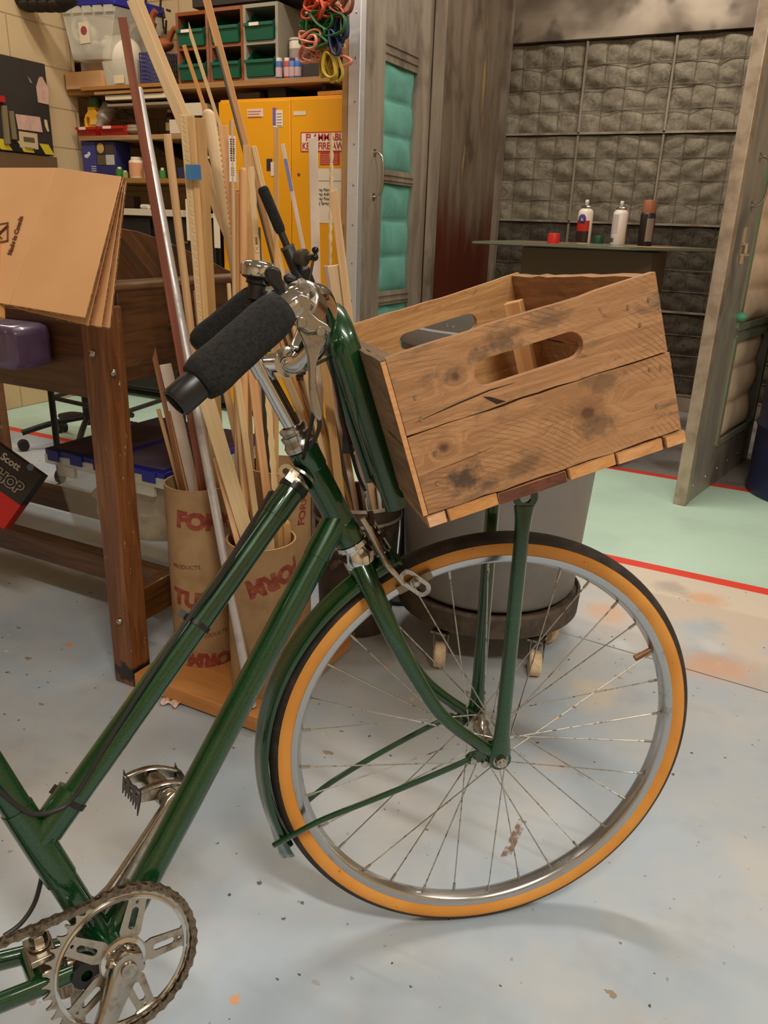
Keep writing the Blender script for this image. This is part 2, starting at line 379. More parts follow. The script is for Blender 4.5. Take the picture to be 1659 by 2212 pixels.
DUSTBL = pm('dusty_purple_lid_top', (104, 88, 104), .6, 0, (82, 70, 90), 8)
PURP = pm('glossy_purple_paint', (104, 82, 114), .3, 0, (86, 68, 100), 14, coat=.4)
YEL = NT('yellow_cabinet_enamel'); _f = YEL.ramp(YEL.noise(YEL.obj(), 34, 4, .7), .735, .755); YEL.set(col=YEL.mix(_f, lin((232, 158, 14)), lin((130, 72, 20))), rough=.4); YEL = YEL.m
PAPER = pm('white_paper', (230, 214, 190), .8)
PINKP = pm('faded_pink_paper', (206, 168, 150), .8, 0, (190, 150, 132), 20)
SIGNR = pm('sign_red', (186, 38, 26), .6)
def m_block(name, col, col2, ax):
    n = NT(name); o = n.obj(); sx = n.new('ShaderNodeSeparateXYZ'); n.link(o, sx.inputs[0]); cx = n.new('ShaderNodeCombineXYZ')
    n.link(sx.outputs[ax], cx.inputs[0]); n.link(sx.outputs[2], cx.inputs[1]); b = n.new('ShaderNodeTexBrick'); n.link(cx.outputs[0], b.inputs['Vector'])
    b.inputs['Scale'].default_value = 1.0; b.inputs['Brick Width'].default_value = .4; b.inputs['Row Height'].default_value = .2; b.inputs['Mortar Size'].default_value = .006; b.inputs['Mortar Smooth'].default_value = .6
    n.set(col=n.mix(n.math('MULTIPLY', b.outputs['Fac'], .35), n.mix(n.noise(o, 3, 3), lin(col), lin(col2)), lin((120, 96, 66))), rough=.7)
    n.bump(n.math('SUBTRACT', n.math('MULTIPLY', n.noise(o, 90, 3), .15), b.outputs['Fac']), .5, .006); return n.m
BLOCKX = m_block('painted_block_wall', (212, 184, 142), (200, 172, 130), 0)
BLOCKY = m_block('painted_block_side_wall', (212, 184, 142), (200, 172, 130), 1)
PLAIN = pm('plain_room_wall', (206, 186, 156), .8)
CEIL = pm('pale_ceiling', (206, 196, 180), .85)
def m_booth(name, c1, c2, c3, rust=0, h=1.0):
    n = NT(name); o = n.obj(); st = n.noise(n.map(o, (9, 9, 1.6)), 1.0, 5, .6, .4); big = n.noise(n.map(o, (1, 1, .6)), 3.2, 4, .6)
    c = n.mix(n.ramp(st, .35, .68), lin(c1), lin(c2)); c = n.mix(n.ramp(big, .5, .68), c, lin(c3))
    if rust:
        sx = n.new('ShaderNodeSeparateXYZ'); n.link(o, sx.inputs[0]); hh = n.math('ADD', sx.outputs[2], n.math('MULTIPLY', n.noise(n.map(o, (5, 5, 1.2)), 1.0, 4, .6), 1.1))
        c = n.mix(n.ramp(hh, 1.95, 1.45), c, lin((92, 36, 18))); c = n.mix(n.math('MULTIPLY', n.ramp(st, .6, .72), n.ramp(hh, 1.7, 2.1)), c, lin((168, 134, 78)))
    n.set(col=c, rough=.42, metal=.25); return n.m
BOOTH = m_booth('oversprayed_booth_steel', (132, 116, 98), (104, 88, 72), (82, 66, 54), 1)
BOOTHD = m_booth('oversprayed_door_steel', (166, 152, 136), (132, 118, 104), (108, 94, 80))
BOOTHR = m_booth('grey_door_steel', (170, 160, 148), (136, 130, 124), (112, 108, 106))
def m_cloud():
    n = NT('cloudy_overspray_header'); o = n.obj(); a = n.noise(n.map(o, (1, 1, 1.4)), 2.6, 3, .5, .3); b = n.noise(n.map(o, (1, 1, 1), (4, 1, 2)), 4.5, 3, .5)
    c = n.mix(n.ramp(a, .36, .66), lin((112, 98, 84)), lin((176, 160, 142))); c = n.mix(n.math('MULTIPLY', n.ramp(b, .55, .70), .75), c, lin((70, 60, 50))); n.set(col=c, rough=.45, metal=.15); return n.m
BOOTHU = m_cloud()
def m_quilt(name, c1, c2, sc=26, st=.9, dk=None):
    n = NT(name); o = n.obj(); f = n.noise(o, sc, 4, .6, .8); f2 = n.noise(n.map(o, (1, 1, 1.6)), 3.0, 3)
    c = n.mix(n.ramp(f, .35, .68), lin(c1), lin(c2))
    if dk: c = n.mix(n.ramp(f2, .5, .7), c, lin(dk))
    n.set(col=c, rough=.95); n.bump(f, st, .012); return n.m
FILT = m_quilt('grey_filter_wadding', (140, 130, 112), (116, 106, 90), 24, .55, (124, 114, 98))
FILTD = m_quilt('shaded_sooty_wadding', (88, 78, 66), (60, 52, 43), 24, .55, (70, 62, 52))  # lower rows: falloff from the light above, and paint soot, painted into the colour
TEAL = m_quilt('teal_filter_wadding', (104, 164, 150), (88, 146, 132), 5, .35, (96, 156, 140))
BEIGEF = m_quilt('beige_filter_wadding', (242, 214, 184), (228, 198, 166), 5, .3, (216, 184, 152))
WIRE = pm('filter_grid_wire', (120, 108, 92), .5, .5)
MINTT = pm('mint_tape', (92, 170, 140), .6)
GLASS = NT('paint_dusted_glass').set(col=lin((120, 124, 104)), rough=.25, trans=.35, ior=1.45).m
GLASSE = pm('green_glass_edge', (112, 122, 98), .25)
BARREL = pm('blue_drum', (38, 44, 84), .4, 0, (26, 30, 62), 6)
LADDER = pm('black_steel_tube', (24, 22, 20), .5, .2)
CABK = pm('black_steel_cupboard', (52, 46, 42), .55, 0, (44, 38, 35), 4)
def m_floor():
    n = NT('painted_workshop_floor'); o = n.obj(); sx = n.new('ShaderNodeSeparateXYZ'); n.link(o, sx.inputs[0]); X, Y = sx.outputs[0], sx.outputs[1]
    c = n.mix(n.ramp(n.noise(o, 2.2, 4, .6), .35, .68), lin((168, 182, 196)), lin((190, 190, 188)))
    c = n.mix(n.math('MULTIPLY', n.ramp(n.noise(o, 7, 4, .65), .5, .72), .35), c, lin((156, 160, 166)))
    y1 = n.math('MULTIPLY_ADD', X, .0175, Y); y2 = n.math('MULTIPLY_ADD', X, .0225, Y)      # lines run a touch askew
    # sandy and orange overspray on the paint between the bicycle and the red line
    reg = n.math('MULTIPLY', n.ramp(y1, 1.75, 2.2), n.ramp(X, -.75, -.1)); c = n.mix(n.math('MULTIPLY', reg, n.ramp(n.noise(o, 4, 4, .6), .3, .55)), c, lin((206, 190, 174)))
    c = n.mix(n.math('MULTIPLY', n.ramp(y1, 2.36, 2.38, False), n.ramp(X, -.9, -.6)), c, lin((216, 202, 186)))
    wob = n.noise(o, 9, 4, .6)
    for (px, py, r, s, colr) in ((1555, 1440, .12, .55, (222, 158, 112)), (1300, 1322, .09, .5, (220, 164, 118)), (1530, 1296, .08, .6, (218, 158, 112)), (1450, 1270, .07, .6, (166, 156, 146)), (1340, 1395, .06, .7, (206, 212, 214)), (1540, 1400, .05, .6, (206, 206, 204)), (1290, 1500, .09, .5, (220, 200, 168)), (1190, 1650, .04, .3, (210, 180, 164)), (300, 1500, .05, .5, (206, 170, 120)), (1370, 1035, .10, .8, (84, 78, 74))):
        q = atZ(px, py, 0); dd = n.new('ShaderNodeVectorMath', operation='DISTANCE'); n.link(o, dd.inputs[0]); dd.inputs[1].default_value = q
        dist = n.math('ADD', dd.outputs['Value'], n.math('MULTIPLY', n.math('SUBTRACT', wob, .5), r*1.6)); c = n.mix(n.math('MULTIPLY', n.ramp(dist, r, r*.25), s), c, lin(colr))
    def spots(c, sc, th, gate, colr, seed, stretch=(1, 1, 1)):
        mp = n.map(o, (sc*stretch[0], sc*stretch[1], sc), (seed, seed*1.7, 0)); v = n.new('ShaderNodeTexVoronoi', feature='F1'); n.link(mp, v.inputs['Vector']); v.inputs['Scale'].default_value = 1.0
        wn = n.new('ShaderNodeSeparateColor'); n.link(v.outputs['Color'], wn.inputs[0])
        d = n.math('ADD', v.outputs['Distance'], n.math('MULTIPLY', n.noise(mp, 6.0, 2), .25))
        sz = n.math('MULTIPLY_ADD', wn.outputs[1], th, .12); on = n.math('GREATER_THAN', wn.outputs[0], gate)
        return n.mix(n.math('MULTIPLY', n.math('MULTIPLY', n.math('LESS_THAN', d, sz), on), n.math('MULTIPLY_ADD', wn.outputs[2], .6, .35)), c, lin(colr))
    c = spots(c, 26, .13, .45, (92, 84, 76), 3.1); c = spots(c, 12, .15, .55, (150, 132, 112), 8.3, (1, 1.6, 1)); c = spots(c, 9, .14, .7, (218, 160, 118), 5.7)
    c = spots(c, 44, .14, .6, (74, 68, 62), 1.9); c = spots(c, 16, .12, .75, (226, 206, 168), 12.1); c = spots(c, 5, .16, .84, (150, 146, 140), 21.0, (1, 2.2, 1))
    # one scuffed strip of old tape
    a, b = atZ(1128, 1775, 0), atZ(1092, 1850, 0); ax = (b-a).normalized(); mid = (a+b)/2
    sub = n.new('ShaderNodeVectorMath', operation='SUBTRACT'); n.link(o, sub.inputs[0]); sub.inputs[1].default_value = mid
    def dot(v): k = n.new('ShaderNodeVectorMath', operation='DOT_PRODUCT'); n.link(sub.outputs[0], k.inputs[0]); k.inputs[1].default_value = v; return k.outputs['Value']
    al = n.math('ABSOLUTE', dot(ax)); ac = n.math('ABSOLUTE', dot(V((-ax.y, ax.x, 0))))
    tape = n.math('MULTIPLY', n.math('LESS_THAN', al, (a-b).length*.55), n.math('LESS_THAN', ac, .008)); c = n.mix(n.math('MULTIPLY', tape, n.ramp(n.noise(o, 60, 3), .35, .55)), c, lin((124, 100, 84)))
    # joint in the slab
    cr = n.math('ABSOLUTE', n.math('SUBTRACT', n.math('MULTIPLY_ADD', X, .07, Y), 1.942)); c = n.mix(n.math('MULTIPLY', n.math('LESS_THAN', cr, .0022), n.ramp(X, -.5, -.3)), c, lin((110, 98, 86)))
    # mint lane with red edges, grey beyond
    mint = n.mix(n.ramp(n.noise(o, 3, 4, .6), .4, .7), lin((194, 222, 204)), lin((186, 212, 196))); mint = n.mix(n.ramp(n.noise(o, 26, 4, .7), .70, .73), mint, lin((150, 160, 140)))
    far = n.mix(n.ramp(n.noise(o, 5, 4, .6), .4, .65), lin((146, 140, 138)), lin((120, 106, 98)))
    c = n.mix(n.math('GREATER_THAN', y1, 2.578), c, mint); c = n.mix(n.math('GREATER_THAN', y2, 3.69), c, far)
    red = n.math('MAXIMUM', n.math('LESS_THAN', n.math('ABSOLUTE', n.math('SUBTRACT', y1, 2.578)), .026), n.math('LESS_THAN', n.math('ABSOLUTE', n.math('SUBTRACT', y2, 3.69)), .026))
    c = n.mix(red, c, lin((226, 74, 58)))
    n.set(col=c, rough=n.math('MULTIPLY_ADD', n.noise(o, 12, 3), .25, .38), spec=.3); return n.m
FLOOR = m_floor()
_cc = {}
def C(r, g, b, rough=.55, metal=0):
    k = (r, g, b, rough, metal)
    if k not in _cc: _cc[k] = pm('paint_%02x%02x%02x' % (r, g, b), (r, g, b), rough, metal)
    return _cc[k]
# ------------------------------------------------------------------ the setting
XL, YB = -3.86, 3.98           # left wall face, back wall face
BX0, BX1, BY0, BY1 = -1.88, -0.06, 4.14, 5.22
struct(MB().abox(-5.2, -2.6, -.06, 3.2, 5.6, 0).build('floor', FLOOR, base=(0, 0, 0)))
struct(MB().abox(-5.2, -2.6, 3.4, 3.2, 5.6, 3.46).build('ceiling', CEIL))
struct(MB().abox(XL-.2, -2.6, 0, XL, 3.62, 3.4, 'y').build('wall_left', BLOCKY, base=(XL, 0, 0)))
struct(MB().abox(-5.2, YB, 0, BX0-.07, YB+.12, 3.4).build('wall_back', BLOCKX, base=(0, YB, 0)))
struct(MB().abox(-5.2, 3.64, 0, XL-.21, YB, 3.4).build('wall_alcove', BLOCKX, base=(0, 3.64, 0)))
struct(MB().abox(-4.2, -2.68, 0, 3.2, -2.6, 3.4).build('wall_rear', PLAIN))
struct(MB().abox(3.2, -2.6, 0, 3.28, 5.6, 3.4, 'y').build('wall_right', PLAIN))
struct(MB().abox(.45, 4.4, 0, 3.2, 4.5, 3.4).build('wall_front_right', PLAIN))
# spray booth shell
struct(MB().abox(BX0-.05, BY0, 0, BX0, BY1, 3.0, 'y').build('wall_booth_left', BOOTH, base=(BX0, BY0, 0)))
struct(MB().abox(BX1, BY0, 0, BX1+.05, BY1, 3.0, 'y').build('wall_booth_right', BOOTHU, base=(BX1, BY0, 0)))
m = MB(); m.abox(BX0, BY1, 2.12, BX1, BY1+.05, 3.0); m.abox(BX0, BY1+.09, 0, BX1, BY1+.14, 2.2); m.abox(BX0, BY1, 0, BX1, BY1+.05, .09)
struct(m.build('wall_booth_back', BOOTHU))
struct(MB().abox(BX0-.05, BY0, 2.9, BX1+.05, BY1+.1, 2.95).build('ceiling_booth', BOOTHU))
struct(MB().abox(BX0-.06, BY0-.03, 2.45, BX1+.4, BY0+.03, 3.4).build('wall_booth_header', BOOTHD))
m = MB(); m.abox(BX1, BY0-.02, 0, BX1+.08, BY0+.06, 2.45, 'z'); m.abox(BX1+.08, BY0+.02, 0, BX1+.5, BY0+.06, 3.4)
struct(m.build('wall_booth_jamb', BOOTHD))
m = MB(); m.abox(BX0, BY1-.06, 0, BX0+.035, BY1-.01, 3.0, 'z'); m.abox(BX0+.002, BY0-.02, 0, BX0+.05, BY0+.02, 2.45, 'z')
struct(m.build('trim_booth_corner', BOOTHD))
# quilted filters in their wire grids, four rows of four
FW = .505; rng = random.Random(4)
ROWN = ['bottom', 'second lowest', 'second highest', 'top']; COLN = ['left-hand', 'second from left', 'third from left', 'right-hand']
for r in range(4):
    for k in range(4):
        x0 = BX0-.02+FW*k+.005; z0 = .10+FW*r; x1, z1 = x0+FW-.01, z0+FW-.012
        n = 28; mb = MB(); Y = BY1+.03; seed = rng.random()*9
        g = {}
        for i in range(n+1):
            for j in range(n+1):
                u, v = i/n, j/n; cu, cv = (u*4) % 1, (v*4) % 1
                pf = (1-abs(2*cu-1)**3)*(1-abs(2*cv-1)**3) if 0 < u < 1 and 0 < v < 1 else 0
                sag = .012*(1-cv)
                d = .008*pf+sag*pf*.8+.006*math.sin(9*u+seed+7*v)+.004*math.sin(31*v+17*u*math.sin(seed))
                g[i, j] = mb.add([(x0+(x1-x0)*u, Y-d, z0+(z1-z0)*v)])
        for i in range(n):
            for j in range(n): mb.face((g[i, j], g[i+1, j], g[i+1, j+1], g[i, j+1]))
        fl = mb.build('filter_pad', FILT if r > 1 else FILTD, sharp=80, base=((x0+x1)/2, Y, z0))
        tag(fl, 'grey quilted spray booth filter, %s row, %s column' % (ROWN[r], COLN[k]), 'filter', 'quilted filters on the booth back wall')
        wg = MB()
        for q in range(1, 4):
            wg.tube([(x0, Y-.012, z0+(z1-z0)*q/4), (x1, Y-.012, z0+(z1-z0)*q/4)], .0022, 5); wg.tube([(x0+(x1-x0)*q/4, Y-.010, z0), (x0+(x1-x0)*q/4, Y-.010, z1)], .0018, 5)
        wg.build('wire_grid', WIRE, fl)
        fr = MB(); fr.abox(x0-.0045, Y-.022, z0-.0055, x1+.0045, Y+.01, z0+.007); fr.abox(x0-.0045, Y-.022, z0, x0+.008, Y+.01, z1, "z")
        fr.build('filter_frame', BOOTHD, fl)
# left booth door: folded back square to the booth, teal pads in it
D1 = struct(thing('door_1', 'grey oversprayed steel booth door with teal filter panels, left of opening', 'door', (BX0, 3.75, 0)))
DX = BX0; y0, y1 = 3.37, 4.11
def yz(ya, za, yb, zb, x0=DX-.04, x1=DX, mb=None, long='y'): return (mb or MB()).abox(x0, ya, za, x1, yb, zb, long)
m = MB(); yz(y0+.03, .06, 3.60, 2.4, mb=m, long='z'); yz(3.945, .06, y1, 2.4, mb=m, long='z')
for za, zb in ((.06, .14), (.67, .735), (1.245, 1.305), (1.76, 2.4)): yz(3.60, za, 3.945, zb, mb=m)
yz(3.60, .06, 3.945, 2.4, DX-.045, DX-.04, m)
m.build('door_sheet', BOOTHD, D1)
m = MB()
for zz in (1.795, 1.83, 1.285, 1.262, .72, .69): m.abox(DX, 3.60, zz-.004, DX+.006, 3.945, zz+.004, 'y')
m.build('panel_rail', BOOTHD, D1)
yz(y0-.012, .03, y0+.035, 2.43, DX-.055, DX+.004, long='z').build('edge_channel', ALU, D1, bevel=.003)
MB().abox(DX-.088, y0-.006, .02, DX-.056, y0+.03, 2.42, 'z').build('timber_stop', wood('brown_stop', (158, 118, 70), (140, 100, 56)), D1)
m = MB(); 
for zz in [i*.17+.2 for i in range(13)]: m.lathe([(0, .003), (.004, .002), (.005, 0)], (DX-.02, y0-.012, zz), (0, -1, 0), 8)
m.build('rivets', STEEL, D1)
for za, zb in ((.14, .67), (.735, 1.245), (1.305, 1.76)):
    n = 14; mb = MB(); g = {}
    for i in range(n+1):
        for j in range(40):
            u, v = i/n, j/39; hump = (math.sin(PI*((v*3) % 1))**.6); d = .018*math.sin(PI*u)**.4*hump+.004*math.sin(8*u+13*v)
            g[i, j] = mb.add([(DX-.02+d, 3.60+.345*u, za+(zb-za)*v)])
    for i in range(n):
        for j in range(39): mb.face((g[i, j], g[i+1, j], g[i+1, j+1], g[i, j+1]))
    mb.build('teal_filter', TEAL, D1, sharp=80, label='teal filter pad')
def handle(par, P, d, n, h=.17):
    d, n = V(d), V(n); P = V(P)
    pts = [P-d*h/2, P-d*h/2+n*.02, P-d*(h*.36)+n*.042, P+n*.048, P+d*(h*.36)+n*.042, P+d*h/2+n*.02, P+d*h/2]
    hh = MB().tube(bez(pts, 6), .0055, 10).build('pull_handle', STEEL, par, label='chrome pull handle')
    m = MB(); s = d.cross(n)
    for q in (-1, 1): m.box(P+d*(h/2*q), d*.016, s*.012, n*.002)
    m.build('handle_plate', STEEL, hh)
handle(D1, atX(808, 378, DX), (0, 0, 1), (1, 0, 0), .19)
q = atX(757, 500, DX-.05)
m = MB(); m.abox(q.x-.05, q.y-.02, q.z+.02, q.x+.03, q.y+.02, q.z+.028); m.abox(q.x-.05, q.y-.03, q.z-.03, q.x-.02, q.y+.03, q.z+.03); m.tube([(q.x-.06, q.y, q.z-.02), (q.x+.02, q.y, q.z-.02)], .006, 8); m.tube(bez([(q.x-.02, q.y, q.z-.02), (q.x+.015, q.y, q.z-.03), (q.x+.02, q.y, q.z-.06)], 5), .005, 8)
m.build('latch', STEEL, D1, label='steel lever latch')
# right booth door: swung out over the mint lane
A = V((-.286, 3.315, 0)); B = V((-.106, 4.278, 0)); dd = (B-A).normalized(); dn = V((dd.y, -dd.x, 0))   # dn faces the room
D2 = struct(thing('door_2', 'grey steel booth door with beige filter panels, open on right', 'door', (A+B)/2))
Ld = (B-A).length
def dbox(s0, z0, s1, z1, t0, t1, mb=None, vert=False):
    mb = mb or MB(); c = A+dd*((s0+s1)/2)+dn*((t0+t1)/2)+V((0, 0, (z0+z1)/2)); a, b, c3 = dd*((s1-s0)/2), V((0, 0, (z1-z0)/2)), dn*((t1-t0)/2)
    return mb.box(c, b, c3, a) if vert else mb.box(c, a, c3, b)
p0, p1 = .33, .92
m = MB(); dbox(0, 0, .33, 2.4, -.02, .02, m, True); dbox(p1, 0, Ld, 2.4, -.02, .02, m, True)
for za, zb in ((0, .2), (.66, .70), (1.42, 1.52), (2.2, 2.4)): dbox(p0, za, p1, zb, -.02, .02, m)
m.build('door_sheet', BOOTHR, D2)
dbox(-.01, .0, .045, 2.42, -.024, .026, vert=True).build('edge_channel', GALV, D2, bevel=.004)
m = MB()
for za, zb in ((.2, .66), (.70, 1.42), (1.52, 2.2)):
    for s0, s1, a, b in ((p0-.02, p0+.012, za, zb), (p1-.012, p1+.012, za, zb), (p0, p1, za-.01, za+.016), (p0, p1, zb-.016, zb+.01)): dbox(s0, a, s1, b, .02, .028, m, abs(b-a) > .1)
m.build('panel_frame', pm('mint_edged_frame', (150, 142, 116), .5, .2, (120, 150, 126), 5), D2)
for za, zb in ((.2, .66), (.70, 1.42), (1.52, 2.2)):
    n = 14; mb = MB(); g = {}
    for i in range(n+1):
        for j in range(44):
            u, v = i/n, j/43; k = 3 if zb-za < .5 else 5; hump = (math.sin(PI*((v*k) % 1))**.5); d = .03*math.sin(PI*u)**.3*hump+.004*math.sin(8*u+13*v)-.012
            g[i, j] = mb.add([A+dd*(p0+(p1-p0)*u)+dn*d+V((0, 0, za+(zb-za)*v))])
    for i in range(n):
        for j in range(43): mb.face((g[i, j], g[i+1, j], g[i+1, j+1], g[i, j+1]))
    mb.build('beige_filter', BEIGEF, D2, sharp=80, label='beige filter pad')
m = MB()
for i in range(6): P = A+dd*(.08+i*.17)+dn*.02+V((0, 0, .07)); m.sphere(P, .007, 8)
m.build('bolts', BRASS, D2)
P = onP(1632, 392, A+dn*.02, dn); handle(D2, P, (0, 0, 1), dn, .17)
P = onP(1607, 527, A+dn*.02, dn); m = MB()
m.box(P+dn*.004, dd*.03, V((0, 0, .005)), dn*.004); m.box(P+V((0, 0, .03))+dn*.003-dd*.02, dd*.01, V((0, 0, .03)), dn*.003); m.box(P-V((0, 0, .04))+dn*.01, dd*.035, V((0, 0, .004)), dn*.008); m.box(P-V((0, 0, .055))+dn*.01-dd*.03, dd*.004, V((0, 0, .018)), dn*.006); m.tube([P+dn*.01-V((0, 0, .035)), P+dn*.01], .006, 8)
m.build('latch', C(206, 180, 150, .4, .3), D2, label='cream two-part latch')
P = onP(1600, 684, A+dn*.03, dn); MB().sphere(P, .022, 12, (1.2, 1.2, .8)).build('tape_scrap', MINTT, D2, label='scrap of mint tape')
# drum beyond the right door
mb = MB(); mb.lathe([(0, 0), (.28, 0), (.285, .02), (.28, .04), (.28, .28), (.29, .30), (.28, .32), (.28, .56), (.29, .58), (.28, .6), (.28, .86), (.288, .88), (.27, .87), (0, .865)], (.22, 3.78, 0), (0, 0, 1), 40)
tag(mb.build('steel_drum', BARREL), 'dark blue steel drum behind the right booth door', 'drum')
# glass sheet on a turntable stand with three spray cans
TZ = 1.003
T = thing('glass_table', 'paint-dusted glass sheet on a dark stand inside the booth', 'table', (-.9, 3.95, 0))
cs = [at(1018, 520, 3.35), at(1310, 545, 3.30), at(1552, 537, 3.62), at(1300, 515, 4.3)]; cs = [V((p.x, p.y, TZ)) for p in cs]
c0 = V((cs[0].x, cs[0].y, TZ)); quad = [V((-1.30, 3.36, TZ)), V((-.64, 3.38, TZ)), V((-.34, 3.95, TZ)), V((-.62, 4.3, TZ)), V((-1.36, 4.15, TZ))]
MB().prism([p-V((0, 0, .012)) for p in quad], (0, 0, .012)).build('glass_top', GLASS, T)
m = MB(); 
for a, b in zip(quad, quad[1:]+quad[:1]): m.beam(a-V((0, 0, .006)), b-V((0, 0, .006)), .004, .013, (0, 0, 1))
m.build('glass_edge', GLASSE, T)
ctr = V((-.87, 3.85, 0))
m = MB().abox(ctr.x-.30, ctr.y-.2, TZ-.20, ctr.x+.28, ctr.y+.2, TZ-.02); m.build('support_board', C(96, 76, 56, .7), T, bevel=.004)
m = MB(); m.lathe([(0, 0), (.26, 0), (.26, .03), (.05, .06), (.04, .1), (.04, TZ-.2), (0, TZ-.2)], ctr, (0, 0, 1), 24); m.build('pedestal', C(48, 40, 34, .6), T)
m = MB(); rr = random.Random(2)
for c_, col in ((V((-1.02, 3.62, TZ+.0006)), 0),):
    m.lathe([(0, .0004), (.12, .0003), (.16, 0)], c_, (0, 0, 1), 20, scal=.6)
m.build('red_overspray', C(150, 50, 34, .7), T)
m = MB().lathe([(0, .0004), (.10, .0003), (.13, 0)], (-.63, 3.75, TZ+.0006), (0, 0, 1), 20, scal=.7); m.build('orange_overspray', C(196, 120, 70, .7), T)
def can(px, py, label, body, bands, cap=None, txt=None):
    d = ray(px, py); P = CAM+d*((TZ-CH)/d.z)
    # table plane lies close to eye level, so depth is set by the can's true size
    t = 3.58; P = at(px, py, t); P.z = TZ
    r = .033; o = thing('spray_can', label, 'spray can', P, 'spray cans on the glass sheet')
    MB().lathe([(0, 0), (.031, 0), (r, .004), (r, .132), (.030, .142), (.022, .150), (.022, .156)], P, (0, 0, 1), 28).build('can_body', body, o)
    for k, (z0, z1, a0, a1, mt) in enumerate(bands): MB().lathe([(r+.0006, z0), (r+.0006, z1)], P, (0, 0, 1), 16, x=(0, -1, 0), a0=a0, a1=a1).build('label_band', mt, o)
    if cap: MB().lathe([(.030, .140), (.031, .150), (.0285, .192), (.026, .196), (0, .197)], P, (0, 0, 1), 24).build('cap', cap, o)
    else:
        MB().lathe([(.022, .150), (.023, .158), (.016, .163), (.006, .165), (0, .166)], P, (0, 0, 1), 20).build('valve_cup', STEEL, o)
        MB().lathe([(0, .165), (.005, .165), (.007, .172), (.0085, .174), (.0085, .184), (.006, .188), (0, .188)], P, (0, 0, 1), 16).build('nozzle', WPVC, o)
    return o, P
rd = C(176, 34, 26, .4)
o, P = can(1258, 529, 'spray can with white nozzle and red label, leftmost of three', C(226, 214, 200, .35), [(.055, .10, -2.2, .9, rd), (.006, .055, -2.2, .9, C(40, 22, 20, .4))])
MB().lathe([(0, .0022), (.021, .0012), (.023, 0)], P+V((-.006, -.0315, .105)), (-.2, -1, 0), 20, scal=.8).build('logo_oval', C(70, 50, 110, .4), o)
text('ic', .022, P+V((-.004, -.0375, .105)), (1, -.2, 0), (0, 0, 1), PAPER, o)
o, P = can(1333, 526, 'plain white spray can, middle of the three', C(226, 216, 206, .35), [(.05, .13, -1.9, .0, C(190, 178, 174, .5)), (.012, .03, -1.5, -.4, C(90, 80, 76, .5))])
o, P = can(1392, 527, 'black spray can with a brown cap, rightmost of three', C(34, 28, 26, .35), [(.02, .118, .1, 1.2, C(130, 116, 108, .5))], C(150, 92, 60, .45))
def cap(px, py, t, r, h, col, label):
    P = at(px, py, t); P.z = TZ
    tag(MB().lathe([(0, 0), (r, 0), (r, h*.9), (r*.93, h), (0, h)], P, (0, 0, 1), 24).build('can_cap', col), label, 'cap')
cap(1195, 525, 3.45, .026, .043, C(190, 34, 26, .4), 'red spray can cap standing on the glass sheet')
cap(1293, 516, 3.85, .025, .036, C(24, 74, 40, .4), 'dark green cap on the glass behind the cans')
# ------------------------------------------------------------------ the bicycle
def axes(yaw, lean):
    a = V((math.sin(yaw)*math.cos(lean), -math.cos(yaw)*math.cos(lean), math.sin(lean))); e = V((math.cos(yaw), math.sin(yaw), 0)); return a, e, a.cross(e)
aw, ew, uw = axes(.67101694, .06382663)          # steered front end: axle, forward, up
af, ef, uf = axes(1.0916, .2548)                 # frame, leaning on its stand
WC = V((-.29830403, .97278318, CH-.73122579)); BB = V((-.57086607, .46033956, CH-.79108618))
def W(al, u, o=0): return WC+ew*al+uw*u+aw*o
def F(e, u, a=0): return BB+ef*e+uf*u+af*a
def PW(px, py, o=0): return onP(px, py, WC+aw*o, aw)
def PF(px, py, a=0): return onP(px, py, BB+af*a, af)
bike = thing('bicycle', 'dark green step-through bicycle with foam grips, chrome fittings and a front rack', 'bicycle', (BB.x+.2, BB.y+.2, 0))
hs_top, hs_bot = PF(654, 970), PF(757, 1168); sd = (hs_top-hs_bot).normalized()
# --- frame: one welded piece with its lugs
m = MB()
m.tube([hs_bot, hs_top], .0190, 24)
for P, s in ((hs_top, 1), (hs_bot, -1)):
    m.lathe([(.0190, -.03), (.0202, -.028), (.0207, 0), (.0172, .001)], P, sd*s, 24)
tt0, tt1 = PF(628, 1062), PF(120, 1776); td = (tt0-tt1).normalized(); tt0 = tt0+td*.015
m.tube([tt1-td*.012, tt0], .0160, 20); m.tube([tt0-td*.055, tt0], .0172, 20)
dt0, dt1 = PF(716, 1142), PF(270, 1985); d2 = (dt0-dt1).normalized(); dt0 = dt0+d2*.015
m.tube([dt1, dt0], .0172, 20); m.tube([dt0-d2*.06, dt0], .0184, 20)
st0 = F(.0, .0); st1 = PF(10, 1705); s2 = (st1-st0).normalized()
m.tube([st0, st0+s2*.52], .0158, 20)
J = tt1-td*.012; jj = st0+s2*((J-st0).dot(s2))
m.tube([jj-s2*.055, jj+s2*.045], .0172, 20); m.tube([jj, jj+td*.06], .0171, 20); m.tube([st0, st0+s2*.06], .0172, 20); m.tube([F(0, 0), F(0, 0)+d2*.07], .0184, 20)
m.tube([F(.006, .001, -.034), F(.006, .001, .034)], .0215, 28)
RA = F(-.45, .055)
for s in (-1, 1):
    m.tube(bez([F(-.012, .0, .022*s), F(-.08, .012, .034*s), F(-.2, .03, .045*s), F(-.44, .055, .058*s)], 5), .0115, 14, .8)
    m.tube([st0+s2*.47+af*(.012*s), F(-.44, .06, .058*s)], .0075, 10)
m.tube([F(-.076, .014, -.03), F(-.076, .014, .03)], .0095, 12)
frame = m.build('frame', GREEN, bike)
m = MB()
for P, s in ((hs_bot, -1), ): m.lathe([(.0172, .0), (.0225, .001), (.0228, .008), (.018, .011), (.0178, .015), (.0205, .02), (.0226, .026), (.0226, .034), (.017, .0355)], P, sd*s, 32)
m.build('lower_headset', CHROME, bike)
